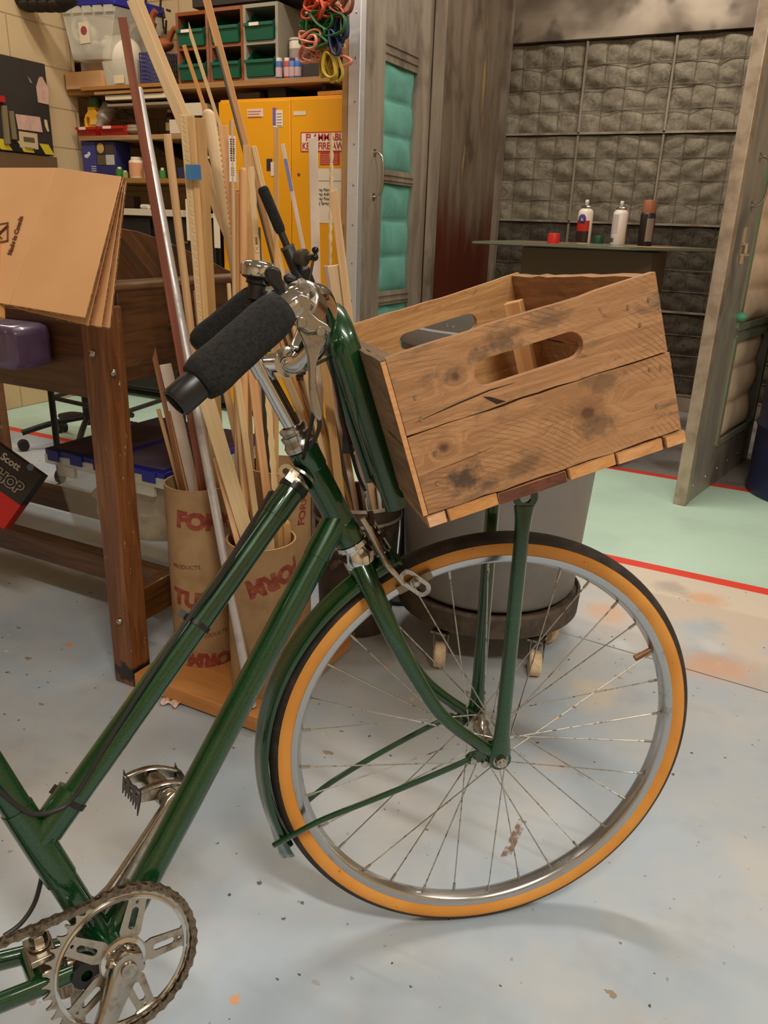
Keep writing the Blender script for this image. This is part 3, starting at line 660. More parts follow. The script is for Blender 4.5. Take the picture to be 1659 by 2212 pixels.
m = MB(); m.lathe([(.0172, .0), (.0215, .002), (.0218, .009), (.0195, .012), (.0185, .015), (.0195, .017), (.020, .023), (.0165, .0245), (.0162, .026), (.0175, .028), (.0172, .033), (.0115, .034)], hs_top, sd, 10); m.build('upper_headset', STEEL, bike)
# --- zip ties, clips, cable
def collar(P, d, r, wd, mat, name, par=frame, k=None):
    m = MB(); m.lathe([(r, -wd/2), (r+.0016, -wd/2), (r+.0016, wd/2), (r, wd/2)], P, d, 20)
    if k is not None: x = perp(d)[0]; q = k.normalized(); m.box(P+q*(r+.004), d*(wd*.8), q*.005, q.cross(d)*.003)
    return m.build(name, mat, par)
out = (CAM-tt0).normalized()
side = td.cross(out).normalized()
if proj(tt0+side*.1)[0] > proj(tt0)[0]: side = -side
def onT(px, py): P = PF(px, py); return tt1+td*((P-tt1).dot(td))
collar(onT(418, 1342), td, .0162, .006, BLACK, 'zip_tie', k=side); collar(onT(166, 1735), td, .0162, .006, BLACK, 'zip_tie', k=side); collar(onT(612, 1036), td, .0174, .009, BLACK, 'cable_band', k=None)
m = MB(); P = onT(628, 1022)
for z in (-.007, .005): m.lathe([(.0174, z), (.0190, z), (.0190, z+.0035), (.0174, z+.0035)], P, td, 24)
m.box(P+side*.010+out*.0180, td*.008, side*.006, out*.001); m.tube([P+side*.020-out*.004, P+side*.020+out*.008], .0095, 14); m.build('cable_clip', BRASS, frame)
m = MB().tube([P+side*.020-out*.006, P+side*.020+out*.010], .0045, 6); m.build('clip_screw', RUST, frame)
def PFo(px, py, a=.012): return PF(px, py, a)
m = MB(); m.tube(bez([PFo(585, 1062, .018), PFo(540, 1140, .02), PFo(470, 1258, .018), PFo(407, 1338, .014), PFo(320, 1468, .016), PFo(235, 1600, .016), PFo(160, 1722, .016), PFo(118, 1752, .016), PFo(70, 1758, .02), PFo(30, 1735, .02), PFo(-20, 1690, .02)], 8), .0026, 8)
m.tube(bez([PFo(590, 1060, .014), PFo(530, 1150, .016), PFo(455, 1275, .014), PFo(404, 1345, .012)], 8), .0018, 6)
m.tube(bez([PF(92, 1888, -.012), PF(75, 1950, -.012), PF(45, 1995, -.01), PF(8, 2022, -.01)], 8), .0026, 8); m.build('gear_cable', RUB, frame)
# --- fork
fr_ = MB(); crown = W(-.2055, .303)
fk = [(-.2030, .300, .004), (-.1965, .286, .016), (-.186, .260, .034), (-.165, .212, .0465), (-.142, .166, .049), (-.118, .122, .050), (-.092, .081, .0505), (-.062, .050, .051), (-.030, .024, .051), (-.006, .006, .051)]
for s in (1, -1):
    fr_.tube(bez([W(a, b, o*s) for a, b, o in fk], 4), [.0090+.0072*math.exp(-(i/15.0)**2.2) for i in range(37)], 16, .85, ref=ew)
    fr_.prism([W(a, b, .047*s) for a, b in ((-.030, .014), (-.008, .014), (.010, .008), (.013, -.004), (.006, -.014), (-.008, -.013), (-.022, -.006), (-.046, -.004), (-.050, .004), (-.044, .010))], aw*(.005*s))
fr_.tube([hs_bot-sd*.035, hs_bot-sd*.062], .0178, 22)
fr_.sphere(W(-.1995, .292, 0), .0205, 20)
fork = fr_.build('fork', GREEN, bike)
# --- front wheel
def wring(prof, name, mat, par, seg=128): return MB().lathe(prof, WC, aw, seg, closedprof=True).build(name, mat, par, sharp=50)
def make_wheel(C0, A, par, ns=32, name='front_wheel', x0=None, phase=.06, gear=False):
    x, y = (ew, uw) if x0 is None else x0
    q = lambda r, t, z: C0+(x*math.cos(t)+y*math.sin(t))*r+A*z
    prof = [(.3010, -.0125), (.3000, -.0138), (.2930, -.0135), (.2905, -.0125), (.2880, -.0085), (.2845, 0), (.2880, .0085), (.2905, .0125), (.2930, .0135), (.3000, .0138), (.3010, .0125), (.2960, .0105), (.2935, 0), (.2960, -.0105)]
    rim = MB().lathe(prof, C0, A, 144, x=x, closedprof=True).build(name, RIMM, par, sharp=40, label='chrome rim wheel with amber-wall tyre')
    gum = []; R0 = .3125
    for s in (1, -1):
        pr = [(.2985, .0118*s)]+[(R0+.0178*math.sin(t), .0175*math.cos(t)*s) for t in [math.radians(d) for d in (-38, -20, 0, 14, 24)]]
        gum.append(pr)
    mb = MB()
    for pr in gum: mb.lathe(pr, C0, A, 144, x=x)
    mb.build('tyre_sidewall', GUM, rim, sharp=60, label='amber tyre sidewall')
    tr = [(R0+.0186*math.sin(t), .0179*math.cos(t)) for t in [math.radians(d) for d in range(20, 161, 10)]]
    MB().lathe(tr, C0, A, 144, x=x).build('tyre_tread', TREAD, rim, sharp=60, label='black tyre tread')
    hb = MB(); fl = .0335
    hb.lathe([(0, -.048), (.0065, -.048), (.0065, -.044), (.0125, -.043), (.0135, -.0355), (.021, -.035), (.021, -.032), (.0135, -.031), (.0095, -.024), (.0092, .024), (.0135, .031), (.021, .032), (.021, .035), (.0135, .0355), (.0125, .043), (.0065, .044), (.0065, .048), (0, .048)], C0, A, 28)
    hb.build('hub', STEEL, rim)
    hn = ns//2
    for k in range(ns):
        s = 1 if k % 2 == 0 else -1; i = k//2; lead = 1 if i % 2 == 0 else -1
        t = phase+2*PI*k/ns; th = t+lead*math.radians(66)
        a = q(.0195, th, fl*s+(.0018 if lead > 0 else -.0018)); b = q(.2880, t, .003*s); dv = (b-a).normalized()
        MB().tube([a, b], .00105, 6).tube([b-dv*.016, b-dv*.003], .0021, 8).build('spoke', SPOKE, rim)
    return rim
fw = make_wheel(WC, aw, bike)
m = MB(); vt = math.radians(22); vd = ew*math.cos(vt)+uw*math.sin(vt); P = PW(1405, 1404, 0); vd = (P-WC).normalized(); m.tube([WC+vd*.287, WC+vd*.262], .0042, 10).tube([WC+vd*.270, WC+vd*.258], .0048, 10); m.build('tyre_valve', C(124, 84, 48, .45, .3), fw, label='brown valve cap')
# axle nuts
for s in (1, -1):
    m = MB(); m.tube([W(0, 0, .046*s), W(0, 0, .071*s)], .0048, 12); m.lathe([(.0115, 0), (.0115, .002), (.0085, .002)], W(0, 0, .0595*s), aw*s, 20); m.lathe([(.0088, .002), (.0088, .0085), (.0075, .0095), (.005, .0095)], W(0, 0, .0595*s), aw*s, 6); m.build('axle_nut', STEEL, bike)
# --- mudguard with stays
def guard(C0, A, x, y, t0, t1, par, rad=.348, hw=.0265, n=56):
    mb = MB(); cs = []
    for k in range(-6, 7):
        u = k/6; cs.append((rad-.011*abs(u)**2.2+(.0035 if k == 0 else .0016 if abs(k) == 1 else 0)-(.004 if abs(k) == 6 else 0), hw*u))
    prev = None
    for i in range(n+1):
        t = t0+(t1-t0)*i/n; d = x*math.cos(t)+y*math.sin(t); tp = 1.0
        if i > n-5: tp = 1-.10*(i-n+5)
        ext = .010*max(0, i-n+6)/6
        a = mb.add([C0+d*(r+ext*(1 if abs(z) < .012 else .6))+A*(z*tp) for r, z in cs])
        if prev is not None:
            for j in range(len(cs)-1): mb.face((prev+j, prev+j+1, a+j+1, a+j))
        prev = a
    o = mb.build('mudguard', GREEN, par, sharp=70)
    sm = o.modifiers.new('thick', 'SOLIDIFY'); sm.thickness = .0012; sm.offset = -1
    return o
mg = guard(WC, aw, ew, uw, math.radians(116), math.radians(209), bike)
for s in (1, -1):
    pts = [W(-.042, .004, .054*s), W(-.075, -.010, .053*s), W(-.16, -.046, .046*s), W(-.255, -.086, .036*s), W(-.300, -.113, .029*s), W(-.328, -.131, .0245*s)]
    if s == -1: pts = [W(-.042, .004, -.054), W(-.07, -.004, -.054), W(-.15, -.04, -.05), W(-.235, -.083, -.043), W(-.29, -.118, -.032), W(-.325, -.135, -.0245)]
    m = MB().tube(bez(pts, 5), .0048, 10, .75); m.lathe([(0, -.003), (.0085, -.003), (.0085, .003), (0, .003)], pts[0], aw, 14); st = m.build('mudguard_stay', GREEN, bike)
    m = MB().lathe([(0, .0), (.005, 0), (.005, .0065), (0, .0075)], pts[0]+aw*(.003*s), aw*s, 8); m.build('stay_bolt', STEEL, st)
m = MB()
for s in (1,): m.lathe([(0, 0), (.0055, 0), (.0055, .004), (0, .004)], W(-.021, -.008, .052), aw, 10)
m.build('eyelet_bolt', STEEL, bike)
# --- brake caliper
m = MB()
ar = [PW(782, 1120, .012), PW(800, 1150, .014), PW(818, 1185, .022), PW(838, 1222, .036), PW(858, 1245, .038), PW(872, 1262, .038)]
m.tube(bez(ar, 6), .0034, 10, 1.25, ref=aw)
sl = lambda x, y: PW(895, 1258, .036)+ew*x+uw*y
ang = math.radians(-38); cx, sx_ = math.cos(ang), math.sin(ang)
def stad(L, R, n=10): return [(L+R*math.cos(t), R*math.sin(t)) for t in [(-PI/2+PI*i/n) for i in range(n+1)]]+[(-L+R*math.cos(t), R*math.sin(t)) for t in [(PI/2+PI*i/n) for i in range(n+1)]]
rot = lambda ps: [(x*cx-y*sx_, x*sx_+y*cx) for x, y in ps]
m.plate(rot(stad(.014, .0115)), [rot(stad(.013, .0060))], sl, .004, aw)
m.build('brake_arm', STEEL, bike)
m = MB(); ar2 = [PW(800, 1118, -.012), PW(816, 1150, -.014), PW(842, 1190, -.030), PW(866, 1228, -.036)]; m.tube(bez(ar2, 6), .0034, 10, 1.25, ref=aw); m.build('brake_arm', STEEL, bike)
m = MB(); P = PW(896, 1256, .040); m.lathe([(0, 0), (.0072, 0), (.0072, .003), (.0055, .003), (.0055, .008), (.003, .010), (0, .010)], P, aw, 14); m.build('shoe_nut', STEEL, bike)
m = MB(); P = W(*[(PW(895, 1256, .02)-WC).dot(k) for k in (ew, uw)], .021); tg = (P-WC); tg = aw.cross(tg).normalized(); m.box(P, tg*.026, aw*.004, (P-WC).normalized()*.006); m.build('brake_shoe', C(150, 134, 112, .5, .4), bike)
m = MB(); P = W(-.190, .318, 0); m.tube([W(-.232, .296, 0), W(-.165, .336, 0)], .004, 8); m.lathe([(0, 0), (.011, 0), (.011, .01), (.006, .012), (0, .012)], W(-.184, .325, 0), (W(-.165, .336)-W(-.232, .296)), 10); m.lathe([(0, 0), (.009, 0), (.009, .006), (0, .006)], W(-.166, .336, 0), (W(-.165, .336)-W(-.232, .296)), 6)
m.tube([PW(787, 1126, 0), PW(808, 1122, 0)], .005, 8); m.tube([PW(800, 1105, 0), PW(803, 1135, 0)], .0042, 8); m.tube([W(-.243, .291, 0), W(-.232, .296, 0)], .006, 6); m.build('brake_pivot', RUST, bike)
m = MB(); m.tube(bez([PW(795, 1108, 0), PW(790, 1085, 0), PW(789, 1050, 0)], 5), .0013, 6); m.build('brake_wire', SPOKE, bike)
# --- stem and handlebar
m = MB(); q0, q1 = PF(640, 935), PF(572, 810); qd = (q1-q0).normalized(); q1 = q1+qd*.004
m.tube([q0-qd*.02, q1+qd*.012], .0112, 22)
clampC = W(-.296, .566, 0)
m.tube([q1-qd*.004, q1+qd*.030], .0128, 22); m.tube(bez([q1+qd*.012, (q1+qd*.012)*.5+clampC*.5, clampC], 4), [.0118]*5+[.0125]*4, 18)
m.tube([clampC-aw*.019, clampC+aw*.019], .0168, 24); m.lathe([(.0168, 0), (.019, .001), (.019, .004), (.0168, .005)], clampC-aw*.0025, aw, 24)
m.build('stem', CHROME, bike)
def bar(s): return [(-.296, .566, .0*s), (-.294, .566, .03*s), (-.282, .572, .058*s), (-.266, .596, .088*s), (-.262, .622, .12*s), (-.268, .640, .165*s), (-.282, .652, .215*s), (-.302, .650, .246*s), (-.322, .639, .262*s), (-.36, .608, .281*s), (-.398, .577, .300*s), (-.410, .567, .305*s)]
for s in (1, -1):
    m = MB(); m.tube(bez([W(*p) for p in bar(s)], 6), .0112, 18); m.build('handlebar', CHROME, bike)
    g0 = V(bar(s)[8]); g1 = V(bar(s)[10]); gd = (W(*g1)-W(*g0)).normalized(); G0, G1 = W(*g0), W(*g1)
    rad = [.0165, .0196, .0203, .0204, .0202, .0203, .0205, .0203, .0206, .0212, .0208, .0180]; 
    if s < 0: G1 = G1+gd*.024
    L = (G1-G0).length
    gr = MB().tube([G0+gd*(L*(i/11.0)-.004) for i in range(12)], rad, 26); gp = gr.build('foam_grip', FOAM, bike, sharp=80)
    e = G1+gd*.001 if s > 0 else G1-gd*.020
    m = MB(); m.lathe([(.0113, -.004), (.0140, -.004), (.0143, .000), (.0143, .020), (.0128, .0225), (.0108, .0225), (.0102, .018), (.0102, .004), (0, .003)], e, gd, 28); m.build('bar_end', BLACK, gp, label='hollow black bar end')
# bell on the far bar
P = onP(553, 640, WC-aw*.252, aw); bu = (uw*.93+ew*.12-aw*.02).normalized()
bt = onP(556, 604, P+bu*.0, aw); ax = (bt-P).normalized()
m = MB(); m.lathe([(0, -.004), (.0135, -.004), (.0135, .012), (.013, .017), (.017, .019), (.0165, .024), (.0235, .0275), (.024, .031), (0, .032)], P, ax, 28); bell = m.build('bell_base', BLACK, bike)
MB().lathe([(.0268, .0295), (.0273, .032), (.0273, .043), (.0245, .0485), (.0185, .0515), (0, .0525)], P, ax, 36).build('bell_dome', CHROME, bell, label='chrome bell dome')
m = MB(); m.lathe([(.0118, -.008), (.0150, -.007), (.0150, .007), (.0118, .008)], W(-.325, .637, -.262), W(-.34, .62, -.27)-W(-.31, .645, -.25), 24); m.build('bell_clamp', CHROME, bell)
# shift lever + brake lever on the near bar
SO = .236
def pl(pts, o): return [PW(x, y, o) for x, y in pts]
m = MB(); bd = (W(-.323, .638, .270)-W(-.302, .650, .25)).normalized(); bc = PW(652, 652, SO)
m.lathe([(.0115, -.012), (.0165, -.012), (.0175, -.009), (.0175, .006), (.0160, .012), (.0115, .012)], bc, bd, 26)
m.lathe([(.0175, -.004), (.0195, -.003), (.0195, .003), (.0175, .004)], bc, bd, 26)
m.tube([bc-aw*.002+uw*.016, bc+aw*.022+uw*.012], .0055, 12)
k = PW(618, 672, SO+.022); m.tube([PW(640, 660, SO+.018), PW(604, 688, SO+.022)], .0125, 20); m.tube([PW(606, 688, SO+.022), PW(596, 697, SO+.022)], .0050, 12); m.tube([PW(598, 695, SO+.022), PW(586, 700, SO+.022)], [.0042, .001], 10)
m.build('lever_clamp', STEEL, bike)
m = MB()
body = [(632, 660), (640, 640), (652, 634), (664, 640), (672, 652), (668, 672), (688, 690), (706, 700), (716, 712), (712, 719), (703, 713), (696, 706), (688, 708), (680, 716), (670, 718), (650, 706), (628, 694), (622, 688), (630, 684), (633, 672)]
m.plate([((PW(x, y, SO+.026)-WC).dot(ew), (PW(x, y, SO+.026)-WC).dot(uw)) for x, y in body], [[((PW(x, y, SO+.026)-WC).dot(ew), (PW(x, y, SO+.026)-WC).dot(uw)) for x, y in ((642, 668), (646, 661), (651, 663), (652, 671), (648, 677), (643, 676))]], lambda x, y: W(x, y, SO+.016), .012, aw)
lv = m.build('lever_bracket', STEEL, bike, bevel=.0012)
m = MB(); m.lathe([(0, 0), (.0048, 0), (.0048, .001), (.004, .002), (0, .002)], PW(652, 697, SO+.028), aw, 14); m.lathe([(0, 0), (.0045, 0), (.004, .002), (0, .0025)], PW(693, 716, SO+.026), aw, 14); m.build('lever_screw', STEEL, lv)
bl = [(640, 706), (664, 720), (688, 716), (706, 720), (700, 740), (690, 768), (684, 790), (683, 815), (686, 845), (692, 870), (697, 890), (697, 904), (690, 912), (680, 900), (674, 884), (669, 860), (667, 830), (667, 800), (664, 770), (656, 742)]
uv2 = lambda x, y, o=SO+.020: ((PW(x, y, o)-WC).dot(ew), (PW(x, y, o)-WC).dot(uw))
m = MB().plate([uv2(x, y) for x, y in bl], [], lambda x, y: W(x, y, SO+.012), .008, aw); m.build('brake_lever', STEEL, bike, bevel=.0022)
m = MB()
bq = [(588, 660), (596, 628), (576, 606), (570, 588), (578, 576), (594, 574), (606, 584), (609, 604), (619, 622), (634, 612), (650, 606), (660, 606), (652, 622), (628, 640), (610, 655)]
m.plate([uv2(x, y, SO) for x, y in bq], [], lambda x, y: W(x, y, SO-.010), .016, aw); m.build('shift_lever', BLACK, bike, bevel=.004)
m = MB(); m.plate([uv2(x, y, SO) for x, y in ((612, 598), (625, 588), (648, 602), (640, 616), (622, 616))], [], lambda x, y: W(x, y, SO-.02), .010, aw)
m.build('shifter_body', BLACKM, bike, bevel=.003)
m = MB(); m.plate([uv2(x, y, SO) for x, y in ((618, 636), (632, 618), (648, 606), (656, 604), (657, 612), (645, 626), (634, 640), (630, 650), (622, 648))], [], lambda x, y: W(x, y, SO), .012, aw); m.tube([PW(645, 650, SO+.014), PW(668, 672, SO-.004)], .0195, 24); m.build('shifter_clamp', STEEL, bike, bevel=.002)
# cables at the bars
m = MB(); m.tube(bez([PW(690, 905, SO+.012), PW(689, 925, .2), PW(680, 950, .12), PW(668, 968, .05)], 6), .0024, 8)
m.tube(bez([PW(678, 888, SO-.02), PW(670, 925, .16), PW(664, 950, .08), PW(655, 990, .02)], 6), .0024, 8)
m.tube(bez([PW(668, 668, .18), PW(690, 650, .05), PW(702, 690, -.02), PW(718, 800, -.02), PW(765, 1000, -.005), PW(789, 1060, 0)], 6), .0024, 8); m.build('brake_cable', RUB, bike)
# --- cranks, chainring, chain
RC = F(.0092, .0025, .042)
def R(r, t, z=0): return RC+ef*(r*math.cos(t))+uf*(r*math.sin(t))+af*z
N = 40; rp = .00635/math.sin(PI/N); P = PF(80+905*.217, 1880+175*.217, .042)-RC; ph = math.atan2(P.dot(uf), P.dot(ef))
teeth = []
for k in range(N):
    t0 = ph-(k+.5)*2*PI/N; w_ = 2*PI/N
    for dt, r in ((-.40, rp-.0042), (-.18, rp-.001), (-.07, rp+.0040), (.07, rp+.0040), (.18, rp-.001), (.40, rp-.0042)): teeth.append((r*math.cos(t0-dt*w_), r*math.sin(t0-dt*w_)))
holes = []
A0 = math.radians(67)
for k in range(5):
    a0 = A0+k*2*PI/5; a1 = a0+2*PI/5
    pts = []; n = 14; R1, R0 = .0700, .027; hw1, hw0 = .0105, .0118
    da1, da0 = hw1/R1, hw0/R0
    pts += [(R1*math.cos(t), R1*math.sin(t)) for t in [a0+da1+.05+(a1-a0-2*da1-.1)*i/n for i in range(n+1)]]
    am = (a0+a1)/2; pts += [(.0665*math.cos(a1-da1-.005), .0665*math.sin(a1-da1-.005))]
    pts += [(R0*1.25*math.cos(a1-da0*.86), R0*1.25*math.sin(a1-da0*.86)), (R0*math.cos(am+.25), R0*math.sin(am+.25)), (R0*math.cos(am-.25), R0*math.sin(am-.25)), (R0*1.25*math.cos(a0+da0*.86), R0*1.25*math.sin(a0+da0*.86))]
    pts += [(.0665*math.cos(a0+da1+.005), .0665*math.sin(a0+da1+.005))]
    holes.append(pts)
    ca, sa = math.cos(a0), math.sin(a0)
    def loc(ps, r0): return [((r0+x)*ca-y*sa, (r0+x)*sa+y*ca) for x, y in ps]
    w0 = [(x, y*(1.0+.35*x/.013)) for x, y in stad(.009, .0042)]
    holes.append(loc([(x, y) for x, y in stad(.0085, .0038)], .046)); holes.append(loc([(.0021*math.cos(t), .0021*math.sin(t)) for t in [2*PI*i/8 for i in range(8)]], .0640))
m = MB().plate(teeth, holes, lambda x, y: RC+ef*x+uf*y-af*.0012, .0024, af)
ring = m.build('chainring', m_chrome('chainring_steel', (178, 168, 154), (112, 94, 74), .24, 50, .45, .8), bike, sharp=30)
MB().lathe([(.0728, .0012), (.0728, .0030), (.0708, .0042), (.0688, .0030), (.0688, .0012)], RC, af, 96, x=ef).build('ring_rim', CHROME, ring)
m = MB(); m.lathe([(.0245, .0012), (.0200, .0022), (.0178, .005), (.0172, .012)], RC, af, 32); m.build('crank_boss', CHROME, ring)
def crank(a_off, th, sgn, name, L=.165, kw=1.0):
    d = ef*math.cos(th)+uf*math.sin(th); s = d.cross(af).normalized(); C0 = F(.0092, .0025, a_off)
    st_ = [(-.0165, .011, .009), (-.010, .0155, .010), (0, .0172, .011), (.012, .0160, .010), (.03, .0135, .009), (.05, .0118, .0075), (.10, .0098, .0065), (.14, .0092, .0062), (L, .0115, .0065), (L+.011, .006, .005)]
    mb = MB(); prev = None
    for x, hw, hh in st_:
        Pc = C0+d*x+af*(sgn*.012*max(0, x)/L); ring_ = mb.add([Pc+s*(hw*(kw if x > .02 else 1)*math.copysign(abs(math.cos(t))**.5, math.cos(t)))+af*(hh*math.copysign(abs(math.sin(t))**.5, math.sin(t))) for t in [2*PI*i/16 for i in range(16)]])
        if prev is not None:
            for i in range(16): j = (i+1) % 16; mb.face((prev+i, prev+j, ring_+j, ring_+i))
        else: mb.face([ring_+i for i in range(16)])
        prev = ring_
    mb.face([prev+i for i in range(16)]); mb.tube([C0-af*(sgn*.022), C0+af*(sgn*.010)], .0165, 28)
    o = mb.build(name, STEEL if sgn < 0 else m_chrome('crank_steel', (176, 168, 158), (120, 104, 86), .2, 40, .5, .8), bike, sharp=50)
    mb = MB(); mb.lathe([(0, .014), (.0082, .014), (.009, .012), (.009, .009)], C0, af*sgn, 24); mb.build('axle_end', STEEL, o)
    mb = MB(); mb.tube([C0+s*.012+af*(sgn*.001), C0+s*.021+af*(sgn*.001)], .0048, 12); mb.tube([C0-s*.021+af*(sgn*.001), C0-s*.012+af*(sgn*.001)], .0042, 10); mb.build('cotter_pin', BRASS, o)
    return o, C0+d*L+af*(sgn*.012)
crank(.052, math.radians(238), 1, 'crank_arm')
co, PE = crank(-.062, math.radians(42), -1, 'crank_arm', .150, .78)
# pedal: rat-trap pedal on the far crank, hanging near level
pd = thing_p = None
mb = MB(); px_ = (ef*.96-uf*.22).normalized(); pz = af.cross(px_).normalized()*-1; pn = af.cross(px_)
pn = pn if pn.z > 0 else -pn
PC = PE-af*.052
mb.tube([PE+af*.004, PC-af*.045], .008, 14); mb.lathe([(.008, 0), (.0135, .002), (.0135, .009), (.008, .011)], PE-af*.006, -af, 20)
mb.tube([PC-px_*.034+af*.034, PC-px_*.034-af*.034], .002, 6)
for s in (1, -1):
    mb.box(PC+px_*0+af*(.034*s)+pn*.004, px_*.036, pn*.0075, af*.0016); mb.box(PC+af*(.0*s), px_*.006, pn*.012, af*.034)
ped = mb.build('pedal', STEEL, bike, bevel=.001)
for s in (1, -1):
    ctop_ = [PC+px_*(u*.036)+af*(.030*s)+pn*(.008+.008*math.cos(u*PI/2)) for u in [-1+i/6 for i in range(13)]]
    MB().tube(ctop_, .0085, 10, .28, ref=af).build('pedal_cage_top', STEEL, ped)
MB().lathe([(.009, -.036), (.0135, -.034), (.0150, -.01), (.0150, .01), (.0135, .034), (.009, .036)], PC, af, 20).build('pedal_barrel', STEEL, ped)
for s in (1, -1):
    q = lambda x, y: PC+px_*(s*(.036))+af*x+pn*y
    out_ = [(-.038, .016), (-.030, .011), (-.016, .012), (0, .009), (.016, .012), (.030, .011), (.038, .017), (.039, .002), (.036, -.008), (.031, -.022), (.029, -.008), (.024, -.008), (.021, -.017), (.019, -.008), (.013, -.008), (.010, -.016), (.008, -.008), (.003, -.008), (0, -.015), (-.002, -.008), (-.008, -.008), (-.011, -.015), (-.013, -.008), (-.02, -.008), (-.023, -.016), (-.025, -.008), (-.031, -.008), (-.036, -.016), (-.038, -.004)]
    MB().plate(out_, [[(-.006, -.003), (.006, -.003), (.006, .004), (-.006, .004)], [(.021, -.001), (.026, -.001), (.026, .005), (.021, .005)], [(-.026, -.001), (-.021, -.001), (-.021, .005), (-.026, .005)]], q, .0016, px_).build('pedal_cage', C(70, 60, 52, .4, .7), ped)
# chain: outer and inner link plates on every pin
pins = [R(rp, ph+.0*2*PI/N-k*2*PI/N) for k in range(-3, 22)]
P0 = pins[0]; dirc = (PF(4, 2036, .042)-P0).normalized()
pins = [P0+dirc*(.0127*k) for k in range(14, 0, -1)]+pins
cl_ = pins[-1]; d_ = (F(-.45, .02, .042)-cl_).normalized()
mb = MB()
for i in range(len(pins)-1):
    a, b = pins[i], pins[i+1]; x = (b-a)/2; c = (a+b)/2; xd = x.normalized(); y = af.cross(xd); outer = i % 2 == 0
    pts = []
    for t in range(13): pts.append((.00635+.0042*math.cos(-PI/2+PI*t/12), .0042*math.sin(-PI/2+PI*t/12)))
    pts.append((0, .0030))
    for t in range(13): pts.append((-.00635+.0042*math.cos(PI/2+PI*t/12), .0042*math.sin(PI/2+PI*t/12)))
    pts.append((0, -.0030))
    for z in ((.0036, .0026)[not outer], -(.0036, .0026)[not outer]-.001): mb.prism([c+xd*u+y*v+af*z for u, v in pts], af*.001)
for P in pins: mb.tube([P-af*.0048, P+af*.0050], .0018, 10); mb.tube([P-af*.0024, P+af*.0024], .0038, 12)
mb.build('chain', CHAINM, bike, sharp=30)
# kickstand plate with its bolt, stand leg down to the floor
mb = MB(); KP = F(-.066, .036, .008)
mb.box(KP, ef*.014, uf*.004, af*.024); mb.box(F(-.062, .004, .0), ef*.015, uf*.012, af*.020); mb.lathe([(0, 0), (.012, 0), (.012, .003), (0, .003)], KP+uf*.004, uf, 20); mb.tube([F(-.050, .000, .016), F(-.050, -.022, .020)], .008, 12); mb.tube([F(-.046, .016, .024), F(-.030, .016, .024)], .006, 10)
ks = mb.build('kickstand', m_chrome('kickstand_metal', (160, 148, 132), (118, 102, 84), .35, 40), bike, bevel=.003)
MB().lathe([(.0095, 0), (.0095, .009), (.008, .011), (0, .011)], KP+uf*.007, uf, 6).build('stand_bolt', STEEL, ks)
ft = F(-.02, -.2, -.12); k0 = F(-.045, -.008, -.02); ft = k0+(F(-.03, -.30, -.16)-k0)*((k0.z-.006)/(k0.z-F(-.03, -.30, -.16).z))
mb = MB().tube(bez([k0, k0*.75+ft*.25+ef*.01, ft], 6), .0075, 12); mb.build('stand_leg', m_chrome('stand_leg_metal', (150, 140, 126), (120, 108, 92), .4, 30), ks)
MB().tube([ft+V((0, 0, .02)), ft], .011, 12).build('stand_foot', BLACK, ks)
MB().lathe([(.006, -.012), (.015, -.011), (.016, 0), (.015, .011), (.006, .012)], F(-.030, .004, .030), af, 24).build('rubber_buffer', BLACK, bike)
# rear end beyond the frame edge
rw = make_wheel(RA, af, bike, 36, 'rear_wheel', (ef, uf))
guard(RA, af, ef, uf, math.radians(20), math.radians(205), bike, .352, .026)
mb = MB(); sp = st0+s2*.52; mb.tube([sp-s2*.06, sp+s2*.10], .0127, 18); mb.build('seat_post', CHROME, bike)
mb = MB(); S0 = sp+s2*.13; prev = None
for x, hw, z in ((-.13, .055, .012), (-.11, .09, .016), (-.06, .098, .012), (0, .06, .004), (.06, .03, .004), (.12, .022, .006), (.145, .012, .0)):
    r_ = mb.add([S0+ef*x+af*(hw*math.cos(t))+uf*(z+.016*math.sin(t)-.01*abs(math.cos(t))) for t in [2*PI*i/16 for i in range(16)]])
    if prev is not None:
        for i in range(16): j = (i+1) % 16; mb.face((prev+i, prev+j, r_+j, r_+i))
    else: mb.face([r_+i for i in range(16)])
    prev = r_
mb.face([prev+i for i in range(16)]); mb.build('saddle', BLACK, bike, sharp=60)
# --- front rack
m = MB(); TL = .2993; rl, rh = ew*math.cos(TL)+uw*math.sin(TL), -ew*math.sin(TL)+uw*math.cos(TL)
HB, HT = W(-.166, .394, 0), W(-.243, .625, 0); hd = (HT-HB).normalized(); hn = aw.cross(hd)
hp = [HB+aw*.072, HB+hd*.10+aw*.072, HB+hd*.19+aw*.071, HB+hd*.222+aw*.064, HB+hd*.240+aw*.045, HB+hd*.2455+aw*.02, HB+hd*.2455-aw*.02, HB+hd*.240-aw*.045, HB+hd*.222-aw*.064, HB+hd*.19-aw*.071, HB+hd*.10-aw*.072, HB-aw*.072]
path = bez(hp, 5); m.tube(path, .0165, 18, .80, ref=hn)
rack = m.build('front_rack', GREEN, bike)
m = MB()
for o in (.072, -.072): m.tube([HB+aw*o+hd*.008, W(-.02, .443, o), W(.11, .485, o)], .008, 12)
for al, u in ((-.15, .402), (-.02, .443), (.11, .485)): m.tube([W(al, u, -.075), W(al, u, .075)], .006, 10)
m.box(HB+hd*.006+rl*.012, rl*.022, rh*.002, aw*.075); m.build('rack_platform', GREEN, rack)
